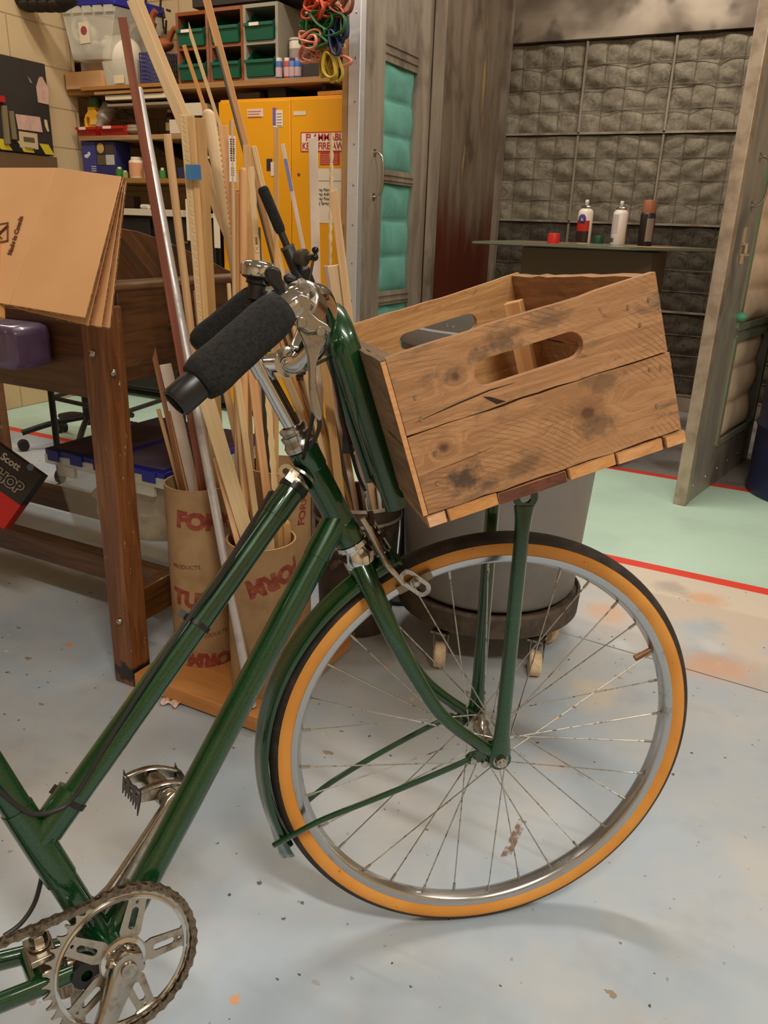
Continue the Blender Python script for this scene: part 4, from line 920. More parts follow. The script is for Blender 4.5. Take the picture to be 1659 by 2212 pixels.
for s in (1, -1):
    top = W(.008, .398, .060*s) if s > 0 else W(.008, .398, -.062)
    bot = W(.0, .0, .0565*s); m = MB(); d = (top-bot).normalized(); L = (top-bot).length
    m.tube([bot+d*.004, bot+d*.02, bot+d*.04, bot+d*.07, bot+d*(L*.5), bot+d*(L-.05), bot+d*(L-.028), bot+d*(L-.012)], [.0165, .0150, .0122, .0108, .0102, .0102, .0120, .0150], 16, [.35, .5, .7, .8, .9, .9, .62, .4], ref=ew)
    m.lathe([(.0085, -.003), (.0165, -.003), (.0165, .003), (.0085, .003)], top, aw, 24, closedprof=True); m.lathe([(.005, -.003), (.0165, -.003), (.0165, .003), (.005, .003)], bot, aw, 24, closedprof=True)
    sk = m.build('rack_strut', GREEN, rack, sharp=60)
    MB().box(top+uw*.028-ew*.002, uw*.022, ew*.006, aw*.002).build('strut_bracket', GREEN, sk)
m = MB(); sp0, sp1 = PW(716, 768, 0), PW(640, 805, 0); m.beam(sp0, sp1, .018, .004, aw); m.build('stem_strap', GREEN, rack)
m = MB(); P = PW(648, 815, 0); m.lathe([(0, 0), (.0085, 0), (.0085, .008), (.005, .009), (.005, .016), (0, .016)], P+uw*.012, -uw, 6); m.build('strap_bolt', RUST, rack)
# ------------------------------------------------------------------ wooden crate on the rack
CC = W(-.0206, .4638+.003, 0); L_, H_, D_ = .307, .176, .413
def K(x, y, z): return CC+rl*x+rh*y+aw*z
crate = thing('wooden_crate', 'weathered wooden crate with hand slots, mounted on the bicycle front rack', 'crate', K(0, 0, 0))
def stadK(cx, cy, L, R): return [(cx+x, cy+y) for x, y in stad(L, R, 8)]
x0, x1 = -L_/2+.0065, L_/2
def rough(x0, y0, x1, y1, sd, n=14, amp=.0012):
    r = random.Random(sd); p = []
    for i in range(n+1): p.append((x0+(x1-x0)*i/n, y0+r.uniform(-amp, amp)))
    for i in range(n+1): p.append((x1-(x1-x0)*i/n, y1+r.uniform(-amp, amp)))
    return p
for s, zz, nm in ((1, D_/2-.012, 'near'), (-1, -D_/2, 'far')):
    mt = CRATEN if s > 0 else CRATEL
    sl_ = stadK(.0, .130, .047, .0145) if s > 0 else stadK(.009, .128, .05, .013)
    top = MB().plate(rough(x0, .0925, x1, H_, 3+s), [sl_], lambda x, y: K(x, y, zz), .012, aw).build('side_plank', mt, crate, sharp=30)
    low = MB().plate(rough(x0, .001, x1+(.002 if s > 0 else 0), .0905, 8+s), [], lambda x, y: K(x, y, zz), .012, aw).build('side_plank', mt, crate, sharp=30)
    if s > 0:
        f = lambda x, y: K(x, y, zz+.0121)
        ck = MB().plate([(-.135, .103), (-.09, .1085), (-.05, .112), (-.02, .1105), (-.05, .1105), (-.09, .107)], [], f, .0003, aw).plate([(-.035, .0945), (-.05, .104), (-.058, .107), (-.052, .101), (-.045, .0945)], [], f, .0003, aw).plate([(-.137, .046), (-.09, .048), (-.06, .0505), (-.09, .0475)], [], f, .0003, aw)
        ck.build('split', C(44, 30, 22, .9), top, label='dark split in the wood')
        nl = MB()
        for x, y in ((-.128, .128), (-.128, .104), (-.123, .064), (-.129, .032), (.117, .150), (.141, .151), (.127, .128), (.130, .078), (.143, .077), (.131, .036)): nl.lathe([(0, .0012), (.0022, .001), (.0028, 0)], K(x, y, D_/2), aw, 8, scal=.7)
        nl.build('nail_heads', STEEL, top)
for xx, mt, sd_ in ((-L_/2, CRATED, 21), (L_/2-.013, CRATE, 31)):
    th = .006 if xx < 0 else .012; z1 = D_/2 if xx < 0 else D_/2-.013; z0 = -z1
    for y0_, y1_ in ((.001, .083), (.0845, H_-.001)):
        if xx < 0: MB().plate(rough(z0+.013, y0_, z1-.013, y1_, sd_+5, amp=.001), [], lambda x, y: K(xx+.006, y, x), .010, rl).build('end_batten', mt, crate, sharp=30)
        MB().plate(rough(z0, y0_, z1, y1_, sd_+int(y0_*100), amp=.0014), [], lambda x, y: K(xx, y, x), th, rl).build('end_plank', mt, crate, sharp=30)
MB().plate([(.0, .0), (.0, .172), (.0052, .172), (.0052, .0)], [], lambda x, y: K(-L_/2+x+.0004, y+.001, D_/2+.0003), .0006, aw).build('end_grain', CUT, crate, label='paler cut end grain')
xb = -L_/2+.002; rb = random.Random(5)
for k, wd in enumerate((.024, .060, .083, .058, .058, .027)):
    z1 = D_/2+(.0, .001, -.002, .001, .001, .004)[k]; d_ = (0, 0, .002, 0, .001, 0)[k]
    mb = MB().box(K(xb+wd/2, -.0075-d_, 0), aw*z1, rl*(wd/2-.0007), rh*.007); xb += wd
    b = mb.build('bottom_slat', CRATE, crate, bevel=.0012)
    MB().box(K(xb-wd/2, -.0075-d_, z1+.0003), rl*(wd/2-.002), rh*.0062, aw*.0003).build('cut_end', CUTD if k == 2 else CUT, b, label='cut end of slat')
for x, z, h, w2 in ((.108, -.118, .148, .0125), ):
    MB().box(K(x, h/2, z), rh*(h/2), (rl*.8+aw*.6).normalized()*w2, (aw*.8-rl*.6).normalized()*.010).build('corner_cleat', PINEO, crate, bevel=.001, label='newer orange-toned cleat')
MB().prism([K(-L_/2+.017, .166, -.175), K(-L_/2+.045, .166, -.198), K(-L_/2+.017, .166, -.198)], rh*-.15).build('corner_cleat', PINEO, crate)
# ------------------------------------------------------------------ oak bench
bench = thing('workbench', 'dark oak workbench with bolted legs, paint drips and a blackened leg foot', 'workbench', (-1.75, 1.6, 0))
BXR, BYF, BXL, BYB = -1.24, 1.17, -2.75, 2.02
def leg(x0, y0, nm='leg'):
    o = MB().abox(x0, y0, 0, x0+.06, y0+.06, .885, 'z').build(nm, LEGM, bench, bevel=.004); return o
for lx, ly in ((BXR-.06, BYF), (BXL, BYF), (BXR-.06, BYB-.06), (BXL, BYB-.06)):
    lg = leg(lx, ly)
    if lx > -2 and ly < 1.5:
        for px, py, face in ((200, 764, 'f'), (258, 1342, 'f'), (245, 806, 's')):
            P = atY(px, py, BYF-.001) if face == 'f' else atX(px, py, BXR+.001); n = V((0, -1, 0)) if face == 'f' else V((1, 0, 0))
            MB().lathe([(.0085, 0), (.008, .003), (.005, .006), (0, .007)], P, n, 16).build('bolt_head', STEEL, lg)
for nm, a in (('side_rail', (BXR-.055, BYF+.06, .722, BXR-.012, BYB-.06, .918)), ('side_rail', (BXL+.012, BYF+.06, .722, BXL+.055, BYB-.06, .918))): MB().abox(*a, 'y').build(nm, OAK, bench, bevel=.004)
MB().abox(BXL+.06, BYF+.012, .69, BXR-.06, BYF+.05, .862).build('front_rail', OAK, bench, bevel=.004)
MB().abox(BXL+.06, BYB-.05, .69, BXR-.06, BYB-.012, .862).build('back_rail', OAK, bench, bevel=.004)
MB().abox(BXL+.06, BYF+.05, .83, BXR-.056, BYB-.05, .855).build('top', OAK, bench)
DUST = wood('dusty_oak_ledge', (128, 96, 66), (104, 76, 50), None, (3, 40, 1), .7)
MB().abox(BXR-.085, BYF+.035, .912, BXR-.006, BYB-.04, .928, 'y').build('ledge', DUST, bench, bevel=.005)
pts = [(BYF+.06, .925), (BYF+.06, 1.035), (BYF+.13, 1.036), (BYF+.20, 1.028), (BYF+.27, 1.012), (BYF+.34, .992), (BYF+.42, .968), (BYF+.5, .94), (BYF+.55, .925)]
MB().prism([V((BXR-.098, y, z)) for y, z in pts], (.022, 0, 0)).build('curved_end_board', OAK, bench, bevel=.002)
MB().abox(BXR-.05, BYF+.06, .146, BXR-.012, BYB-.06, .232, 'y').build('side_stretcher', OAK, bench, bevel=.004)
MB().abox(BXL+.012, BYF+.06, .146, BXL+.05, BYB-.06, .232, 'y').build('side_stretcher', OAK, bench, bevel=.004)
MB().abox(BXL+.05, 1.37, .135, BXR-.05, 1.41, .205).build('long_stretcher', OAK, bench, bevel=.004)
MB().abox(BXL+.05, 1.68, .135, BXR-.05, 1.72, .205).build('long_stretcher', OAK, bench, bevel=.004)
P = atX(365, 706, BXR); m = MB(); m.tube(bez([P, P+V((.02, 0, 0)), P+V((.028, .015, 0)), P+V((.028, .035, .003))], 4), [.007]*4+[.009]*9, 12); m.lathe([(0, 0), (.016, 0), (.017, .006), (.012, .012), (0, .013)], P+V((0, .045, 0)), (1, 0, 0), 18); m.build('drawer_catch', C(92, 78, 62, .6, .4), bench)
# purple block clamped on the front rail
o = MB().abox(-1.95, BYF-.10, .752, -1.392, BYF+.010, .842).build('vise_jaw', PURP, bevel=.018)
tag(o, 'glossy purple painted jaw block fixed across the bench front', 'vise jaw')
# flattened cartons leaning on the bench
def sheet(pts2, t0, tx, nm='panel', th=.004):
    pass
def carton(label, pan, off, grp='flattened cartons leaning on the bench'):
    # pan: two panels as (pixel, distance) corner lists, each a corrugated board
    c = thing('flat_carton', label, 'cardboard box', V((-1.3, 1.08, .862))+off, grp)
    for q in pan:
        P = [at(x, y, t)+off for x, y, t in q]; n = (P[1]-P[0]).cross(P[2]-P[0]).normalized()
        if n.dot(CAM-P[0]) < 0: n = -n
        MB().prism(P, n*-.004).build('panel', CARD, c, bevel=.0008)
        m = MB()
        for i in range(len(P)):
            a, b = P[i], P[(i+1) % len(P)]; k = int((b-a).length/.006); nn = (b-a).cross(n).normalized()
            if k > 3 and i in (1, 2): m.beam(a-n*.002, b-n*.002, .0012, .0034, n)
        if m.v: m.build('fluted_edge', CARDE, c, label='dark fluted edge')
    return c
def pan(dt, dx=0, dy=0): return [[(-70+dx, 362+dy, 1.36+dt), (122+dx, 362+dy, 1.335+dt), (20+dx, 658+dy, 1.30+dt), (-90+dx, 640+dy, 1.32+dt)], [(122+dx, 362+dy, 1.335+dt), (262+dx, 381+dy, 1.30+dt), (183+dx, 686+dy, 1.27+dt), (20+dx, 658+dy, 1.30+dt)]]
c1 = carton('tan flattened carton leaning on bench, front one with printed origin mark', pan(0), V((0, 0, 0)))
c2 = carton('second flattened carton, just behind the printed front one', [[(-60, 366, 1.40), (120, 366, 1.36), (42, 668, 1.33), (-80, 655, 1.35)], [(120, 366, 1.36), (266, 383, 1.325), (190, 703, 1.295), (42, 668, 1.33)]], V((0, 0, 0)))
c3 = carton('third flattened carton with a wide fold showing at its right edge', [[(60, 372, 1.42), (268, 386, 1.36), (218, 706, 1.325), (120, 690, 1.35)]], V((0, 0, 0)))
c4 = carton('rearmost flattened carton, thin strip beyond the others', [[(60, 375, 1.47), (271, 390, 1.40), (236, 708, 1.36), (120, 690, 1.39)]], V((0, 0, 0)))
# printing on the front carton
Pa, Pb, Pc_ = at(-70, 362, 1.36), at(122, 362, 1.335), at(20, 658, 1.30); n = (Pb-Pa).cross(Pc_-Pa).normalized(); n = n if n.dot(CAM-Pa) > 0 else -n
PPc = lambda x, y, k=.0006: onP(x, y, Pa+n*k, n)
a, b = PPc(22, 548), PPc(46, 470); xd = (b-a).normalized(); text('Made in Canada', (b-a).length/6.1, (a+b)/2, xd, n.cross(xd), BRNINK, c1, 'printing', .0003)
m = MB(); xd2 = (PPc(20, 480)-PPc(-16, 486)).normalized(); yd2 = n.cross(xd2); ctr_ = PPc(-2, 505); u = (PPc(20, 505)-ctr_).length
for (x0_, y0_, x1_, y1_) in ((-.9, -.9, .9, -.75), (-.9, -.9, -.75, 1.0), (.75, -.9, .9, 1.0), (-.9, .9, .9, 1.0)):
    m.box(ctr_+xd2*((x0_+x1_)/2*u)+yd2*((y0_+y1_)/2*u), xd2*((x1_-x0_)/2*u), yd2*((y1_-y0_)/2*u), n*.0003)
m.beam(ctr_+xd2*(-.8*u)+yd2*(-.7*u), ctr_+xd2*(.9*u)+yd2*(.6*u), .008, .0006, n); m.beam(ctr_+xd2*(-.6*u)+yd2*(.6*u), ctr_+xd2*(.3*u)+yd2*(-.5*u), .005, .0006, n)
m.build('printed_mark', BRNINK, c1)
# narrow board edge at the far left
o = MB().beam(at(-12, 690, 1.31), at(-14, 520, 1.33), .03, .02, (1, 0, 0)).build('wood_block', PINEO, bevel=.002); tag(o, 'short orange-brown wood block at the left end of the cartons', 'wood block')
# storage tote on the stretchers
tote = thing('storage_tote', 'clear plastic tote with a dusty blue lid under the bench', 'storage box', (-1.48, 1.55, .205))
tx0, tx1, ty0, ty1, tz0, tz1 = -1.70, -1.305, 1.39, 1.80, .207, .452
def tub(mb, x0, y0, z0, x1, y1, z1, tp=.03, th=.003):
    b = [(x0+tp, y0+tp), (x1-tp, y0+tp), (x1-tp, y1-tp), (x0+tp, y1-tp)]; t = [(x0, y0), (x1, y0), (x1, y1), (x0, y1)]
    ib, it = [(x+th*(1 if i in (0, 3) else -1), y+th*(1 if i < 2 else -1)) for i, (x, y) in enumerate(b)], [(x+th*(1 if i in (0, 3) else -1), y+th*(1 if i < 2 else -1)) for i, (x, y) in enumerate(t)]
    r = [mb.add([(x, y, z) for x, y in q]) for q, z in ((b, z0), (t, z1), (it, z1), (ib, z0+th))]
    for i in range(4):
        j = (i+1) % 4
        for a, c in zip(r, r[1:]): mb.face((a+i, a+j, c+j, c+i))
    mb.face([r[0]+i for i in range(4)][::-1]); mb.face([r[3]+i for i in range(4)])
    return mb
tub(MB(), tx0, ty0, tz0, tx1, ty1, tz1).build('tub', CLEARB, tote, bevel=.002)
m = MB()
for a in ((tx0-.012, ty0-.012, tz1-.022, tx1+.012, ty0, tz1+.004), (tx0-.012, ty1, tz1-.022, tx1+.012, ty1+.012, tz1+.004)): m.abox(*a)
for a in ((tx0-.012, ty0, tz1-.022, tx0, ty1, tz1+.004), (tx1, ty0, tz1-.022, tx1+.012, ty1, tz1+.004)): m.abox(*a, 'y')
for xx in (tx0+.06, tx1-.06): m.abox(xx-.03, ty0-.010, tz1-.05, xx+.03, ty0+.002, tz1-.02)
m.build('rim', CLEAR, tote, bevel=.002)
mid = (tx0+tx1)/2
lb = MB()
for s0, s1 in ((tx0-.01, mid-.002), (mid+.002, tx1+.01)): lb.abox(s0, ty0-.010, tz1+.004, s1, ty1+.010, tz1+.02)
for i in range(5):
    for yy in (ty0-.014, ty1+.006): lb.abox(tx0+.0+i*.083, yy, tz1-.012, tx0+.045+i*.083, yy+.008, tz1+.02)
ld = lb.build('lid', BLUEL, tote, bevel=.003)
m = MB()
for s0, s1 in ((tx0+.01, mid-.016), (mid+.016, tx1-.01)): m.abox(s0, ty0+.008, tz1+.0195, s1, ty1-.008, tz1+.0215)
m.build('lid_top', DUSTBL, ld, label='dusty recessed lid top')
rc = random.Random(3)
mb = MB(); nu, nv = 28, 14; prev = None
cx, cy, cz = (tx0+tx1)/2, (ty0+ty1)/2, tz0+.105
for i in range(nv+1):
    v = -1+2*i/nv; row = []
    for k in range(nu):
        t = 2*PI*k/nu; rr = (1-abs(v)**4)**.25; w_ = 1+.05*math.sin(5*t+6*v)+.05*math.sin(9*t-8*v)
        sq = max(abs(math.cos(t)), abs(math.sin(t)))
        row.append((cx+.150*rr*w_*math.cos(t)/sq**.7, cy+.155*rr*w_*math.sin(t)/sq**.7, cz+.094*v+.010*math.sin(4*t+3)*(v > 0)))
    a = mb.add(row)
    if prev is not None:
        for k in range(nu): k2 = (k+1) % nu; mb.face((prev+k, prev+k2, a+k2, a+k))
    prev = a
o = mb.build('folded_cloth', FABRIC, sharp=60); tag(o, 'crumpled cream cloth packed inside the clear tote under bench', 'cloth')
# red and black towel carton tipped against the stretchers
def slab(c, x, y, z): return MB().box(c, x, y, z)
ctr_ = at(-12, 1035, 1.93); xd = (at(85, 1000, 1.93)-at(0, 940, 1.93)).normalized(); yd = (at(85, 1000, 1.93)-at(30, 1120, 1.93)); yd = (yd-xd*yd.dot(xd)).normalized(); zd = xd.cross(yd)
box = thing('towel_box', 'black and red printed towel box tipped over under the bench', 'box', ctr_-V((0, 0, .1)))
RB, BB_ = C(176, 24, 20, .45), C(36, 28, 28, .45)
hx, hy, hz = .090, .072, .018
slab(ctr_+yd*.030-zd*hz, xd*hx, yd*.046, zd*hz).build('upper_half', BB_, box); slab(ctr_-yd*.052-zd*hz, xd*hx, yd*.036, zd*hz).build('lower_half', RB, box)
text('Scott', .026, onP(24, 998, ctr_, zd)+zd*.001, xd, yd, C(190, 176, 156), box, 'lettering', .0006)
SP = onP(14, 1036, ctr_, zd); text('SHOP', .036, SP+zd*.0022, xd, yd, C(40, 30, 28), box, 'lettering', .0012); text('SHOP', .036, SP+zd*.0008, xd, yd, C(196, 180, 160), box, 'lettering', .0030)
m = MB().lathe([(0, .001), (.008, .001), (.009, 0)], onP(66, 1009, ctr_, zd)+zd*.0005, zd, 16); m.build('seal', C(110, 110, 130), box)
# black swivel chair base beyond the bench
CHR = thing('swivel_stool', 'black tubular swivel stool base on casters beyond the bench', 'stool', (-2.95, 2.65, 0))
cc = V((-2.95, 2.65, 0)); m = MB()
m.tube([cc+V((0, 0, .10)), cc+V((0, 0, .50))], .022, 14); m.tube([cc+V((0, 0, .50)), cc+V((0, 0, .62))], .015, 12); m.build('column', LADDER, CHR)
for k in range(5):
    a = k*2*PI/5+.35; d = V((math.cos(a), math.sin(a), 0)); m = MB().tube(bez([cc+V((0, 0, .14)), cc+d*.16+V((0, 0, .12)), cc+d*.30+V((0, 0, .085))], 5), .014, 10); lg = m.build('leg', LADDER, CHR)
    s = V((-d.y, d.x, 0)); mb = MB()
    for q in (-1, 1): mb.lathe([(0, -.009), (.024, -.009), (.026, 0), (.024, .009), (0, .009)], cc+d*.30+s*(.014*q)+V((0, 0, .026)), s, 18)
    mb.build('caster', BLACK, lg)
mb = MB(); mb.tube([cc+V((.19*math.cos(t), .19*math.sin(t), .30)) for t in [2*PI*i/40 for i in range(40)]], .009, 8, closed=True)
for k in range(4): a = k*PI/2+.3; mb.tube([cc+V((.02*math.cos(a), .02*math.sin(a), .30)), cc+V((.19*math.cos(a), .19*math.sin(a), .30))], .007, 8)
mb.build('foot_ring', LADDER, CHR); MB().lathe([(0, 0), (.17, 0), (.18, .03), (.16, .05), (0, .055)], cc+V((0, 0, .62)), (0, 0, 1), 30).build('seat', BLACK, CHR)
# black trolley frame whose posts and rails show under the bench
tr = thing('tube_trolley', 'black tubular trolley frame standing in front of the mint lane', 'trolley', (-2.45, 2.2, 0))
def tp(*P, r=.011): return MB().tube(bez(P, 5), r, 10)
pA, pB, pC, pD = V((-2.60, 2.16, 0)), V((-2.18, 2.12, 0)), V((-2.66, 2.5, 0)), V((-2.24, 2.52, 0))
for p in (pA, pB, pC, pD): o = tp(p+V((0, 0, .06)), p+V((0, 0, .62)), r=.013).build('post', LADDER, tr); MB().lathe([(0, -.011), (.028, -.011), (.03, 0), (.028, .011), (0, .011)], p+V((0, 0, .03)), (1, .3, 0), 18).build('caster', C(60, 56, 54), o)
for z in (.14, .36, .58):
    for a, b in ((pA, pB), (pC, pD), (pA, pC), (pB, pD)): tp(a+V((0, 0, z)), b+V((0, 0, z)), r=.009).build('rail', LADDER, tr)
# scrap of torn paper on the floor
mb = MB(); P0 = atZ(370, 1522, 0); n = 12; g = {}
for i in range(n+1):
    for j in range(7): u, v = i/n-.5, j/6-.5; w_ = 1-.35*math.cos(9*u); g[i, j] = mb.add([P0+V((u*.046, v*.022*w_+.004*math.sin(7*u), .003+.006*abs(math.sin(8*u+3*v))+.004*(1-abs(2*v))))])
for i in range(n):
    for j in range(6): mb.face((g[i, j], g[i+1, j], g[i+1, j+1], g[i, j+1]))
o = mb.build('paper_scrap', C(226, 200, 186, .7)); sm = o.modifiers.new('t', 'SOLIDIFY'); sm.thickness = .001; tag(o, 'small crumpled pinkish scrap of paper on the floor by bench leg', 'scrap')
# ------------------------------------------------------------------ grey waste bin on its dolly
BC = V((-.612, 1.865, 0))
wb = thing('waste_bin', 'large round grey plastic waste bin with scratched sides', 'waste bin', BC+V((0, 0, .172)))
def bl_(prof, mt, nm, par): return MB().lathe(prof, BC, (0, 0, 1), 56).build(nm, mt, par, sharp=40)
bl_([(0, .174), (.222, .174), (.228, .185), (.262, .80), (.277, .805), (.280, .822), (.276, .842), (.266, .845)], GREYP, 'outer_wall', wb)
bl_([(.266, .845), (.258, .82), (.224, .19), (0, .19)], GREYIN, 'inner_wall', wb)
dl = thing('bin_dolly', 'dirty round dark dolly with cream casters under the grey bin', 'dolly', BC)
bl_([(0, .105), (.232, .105), (.244, .112), (.247, .165), (.240, .172), (.236, .160), (0, .160)], DOLLY, 'tray', dl)
for px, py in ((948, 1438), (1152, 1456), (905, 1330), (1232, 1330), (1010, 1300)):
    Pc = atZ(px, py, 0) if py > 1400 else None
    if Pc is None: a = {905: 2.9, 1232: .2, 1010: 1.6}[px]; Pc = BC+V((math.cos(a)*.17, math.sin(a)*.17, 0))
    P = V((Pc.x, Pc.y, .034)); ax = V((.93, .37, 0)) if px != 1232 else V((.3, .9, 0))
    o = MB().lathe([(0, -.014), (.012, -.016), (.030, -.015), (.034, -.011), (.034, .011), (.030, .015), (.012, .016), (0, .014)], P, ax, 28).build('caster_wheel', CASTR, dl)
    m = MB(); s = V((-ax.y, ax.x, 0))
    for q in (-1, 1): m.prism([P+ax*(.018*q)+V((0, 0, -.006)), P+ax*(.018*q)+s*.014+V((0, 0, .07)), P+ax*(.018*q)-s*.022+V((0, 0, .07))], ax*.002)
    m.abox(P.x-.02, P.y-.02, .100, P.x+.02, P.y+.02, .106); m.build('caster_fork', STEEL, o)
mb = MB(); rr = random.Random(9); n = 22; g = {}
for i in range(n+1):
    for j in range(n+1):
        u, v = i/n*2-1, j/n*2-1; x, y = u*math.sqrt(1-v*v/2), v*math.sqrt(1-u*u/2)
        g[i, j] = mb.add([BC+V((x*.236, y*.236, .60+.08*math.sin(4*x+1)*math.cos(5*y)+.05*math.sin(9*x+7*y)+.10*max(0, .6-math.hypot(x+.5, y-.2))))])
for i in range(n):
    for j in range(n): mb.face((g[i, j], g[i+1, j], g[i+1, j+1], g[i, j+1]))
o = mb.build('crumpled_liner', C(206, 198, 190, .5), sharp=30); tag(o, 'crumpled pale plastic sheeting inside the grey waste bin', 'rubbish')
# ------------------------------------------------------------------ timber rack: plywood base, three card tubes, a pail
o = MB().abox(-1.234, 1.168, .006, -.880, 1.585, .042).build('plywood_base', PLY, bevel=.002, base=(-1.06, 1.39, .006)); tag(o, 'low plywood base board holding the card tubes', 'board')
RTU = .0765
def ctube(c, z1, label):
    t = thing('card_tube', label, 'cardboard tube', V((c[0], c[1], .043)), 'form tubes holding timber')
    MB().lathe([(RTU-.004, .046), (RTU, .043), (RTU, z1), (RTU-.004, z1), (RTU-.004, .046)], (c[0], c[1], 0), (0, 0, 1), 56).build('tube_wall', KRAFT, t)
    MB().lathe([(RTU, z1+.0005), (RTU-.004, z1+.0005), (RTU-.004, z1-.001), (RTU, z1-.001)], (c[0], c[1], 0), (0, 0, 1), 56, closedprof=True).build('cut_rim', KRAFTE, t, label='pale cut rim')
    MB().lathe([(0, .044), (RTU-.004, .044)], (c[0], c[1], 0), (0, 0, 1), 32).build('tube_floor', KRAFT, t)
    return t
def wrap(par, c, body, size, px, py, mat, rot=0.0, bold=0.0, sx=1.0):
    # lettering printed round the tube, centred on the pixel, rot turns it within the surface
    d = ray(px, py); A_ = d.x**2+d.y**2; B_ = 2*(d.x*(CAM.x-c[0])+d.y*(CAM.y-c[1])); Cc = (CAM.x-c[0])**2+(CAM.y-c[1])**2-RTU**2
    s = (-B_-math.sqrt(max(0, B_*B_-4*A_*Cc)))/(2*A_); P = CAM+d*s; a0 = math.atan2(P.y-c[1], P.x-c[0])
    vs, fs = text_bm(body, size, cut=.008, th=.0001, bold=bold); m = MB()
    cr, sr = math.cos(rot), math.sin(rot)
    for v in vs:
        x, y = v.x*sx*cr-v.y*sr, v.x*sx*sr+v.y*cr; a = a0+x/RTU; r = RTU+.0006+v.z
        m.v.append(V((c[0]+r*math.cos(a), c[1]+r*math.sin(a), P.z+y)))
    m.f = [tuple(f) for f in fs]; m.uv = [None]*len(fs); return m.build('lettering', mat, par, recalc=False)
TL_, TR_, TT_ = (-1.153, 1.335), (-.952, 1.300), (-1.028, 1.480)
tl_ = ctube(TL_, .49, 'left card tube with red lettering, packed with trim offcuts')
tr_ = ctube(TR_, .405, 'front right card tube with upside-down red lettering')
tt_ = ctube(TT_, .515, 'tallest card tube, standing behind the two lettered tubes')
wrap(tl_, TL_, 'FORM', .052, 446, 1130, REDINK, -.10, .0035); wrap(tl_, TL_, 'PRODUCTS', .014, 400, 1226, BRNINK, .06); wrap(tl_, TL_, 'TUBE', .052, 425, 1300, REDINK, -.1, .0035); wrap(tl_, TL_, 'PRODUCTS', .014, 462, 1370, BRNINK, .06); wrap(tl_, TL_, 'FORM', .05, 465, 1425, REDINK, PI-.1, .0035)
wrap(tr_, TR_, 'FORM', .052, 598, 1252, REDINK, PI+.32, .0035)
wrap(tt_, TT_, 'FORM', .030, 655, 1100, REDINK, 1.4, .001)
PLC, PLZ = (-.950, 1.735), .375
pail = thing('pail', 'dark round pail with pale rim bands, full of sticks and pipes', 'pail', (PLC[0], PLC[1], 0))
PO = (PLC[0], PLC[1], 0)
MB().lathe([(0, .003), (.098, .003), (.1, 0), (.118, PLZ), (.114, PLZ), (.097, .006), (0, .006)], PO, (0, 0, 1), 48).build('pail_wall', PAIL, pail)
for z in (PLZ-.002, PLZ-.045): MB().lathe([(.1175+(z-PLZ)*.048, z-.004), (.1225+(z-PLZ)*.048, z-.004), (.1225+(z-PLZ)*.048, z+.004), (.1175+(z-PLZ)*.048, z+.004)], PO, (0, 0, 1), 48, closedprof=True).build('rim_band', GALV, pail, label='pale rim band')
MB().lathe([(.1175, PLZ-.04), (.119, PLZ-.04), (.1195, PLZ-.006), (.118, PLZ-.006)], PO, (0, 0, 1), 48, closedprof=True).build('rim_strip', C(80, 66, 54, .5, .4), pail)
CON = {'L': (TL_, .49, .05, .066), 'R': (TR_, .405, .05, .066), 'T': (TT_, .515, .05, .066), 'P': (PLC, PLZ, .012, .104)}
rs = random.Random(11)
PLACED = []
def segd(p1, q1, p2, q2):
    d1, d2, r = q1-p1, q2-p2, p1-p2; a, e, f = d1.dot(d1), d2.dot(d2), d2.dot(r); c, b = d1.dot(r), d1.dot(d2); den = a*e-b*b
    s_ = max(0, min(1, (b*f-c*e)/den)) if den > 1e-9 else 0
    t_ = (b*s_+f)/e
    if t_ < 0: t_, s_ = 0, max(0, min(1, -c/a))
    elif t_ > 1: t_, s_ = 1, max(0, min(1, (b-c)/a))
    return ((p1+d1*s_)-(p2+d2*t_)).length
def solve(con, a, b, dep=None, wpx=12, hh=None):
    # a, b: two pixels on the stick's axis (top first). The stick stands on its container's floor and leans on the rim;
    # of the spots that keep this line of sight, take the one that runs clear of the sticks already placed.
    c, zr, zb, rad = CON[con]; dx = (b[0]-a[0])/(b[1]-a[1]); best = None; r0 = wpx*1.75/FPX/2
    bots = []
    for i in range(110):
        py = 1130+i*7; P = atZ(a[0]+dx*(py-a[1]), py, zb); d = math.hypot(P.x-c[0], P.y-c[1]); bots.append((d, P))
    ok = [q for q in bots if q[0] < rad-r0] or [min(bots, key=lambda q: q[0])]
    if ok[0][0] > rad: k = V((ok[0][1].x-c[0], ok[0][1].y-c[1], 0)).normalized(); ok = [(rad*.85, V((c[0], c[1], zb))+k*rad*.85)]
    for d0, Bm in ok[::1]:
        for j in range(56):
            t = 1.30+j*.025; T_ = at(a[0], a[1], t)
            if T_.z < zr+.01: continue
            Q = Bm+(T_-Bm)*((zr-Bm.z)/(T_.z-Bm.z)); d = math.hypot(Q.x-c[0], Q.y-c[1]); cost = 30*max(0, d-(rad-r0))+.25*d+.12*abs(t-(dep or 1.78))
            for z in (.25, .5, .75, .95):
                if T_.z > z:
                    R_ = Bm+(T_-Bm)*((z-Bm.z)/(T_.z-Bm.z))
                    if R_.x < -1.215: cost += 3
            for p2, q2, r2 in PLACED:
                g = segd(Bm, T_, p2, q2); need = r0+r2
                if g < need: cost += 1.2*(need-g)/need+.25
            if best is None or cost < best[0]: best = (cost, Bm, T_, t)
    return best[1:]
GRP = 'timber and trim offcuts standing in the tubes and pail'
SOL = {}
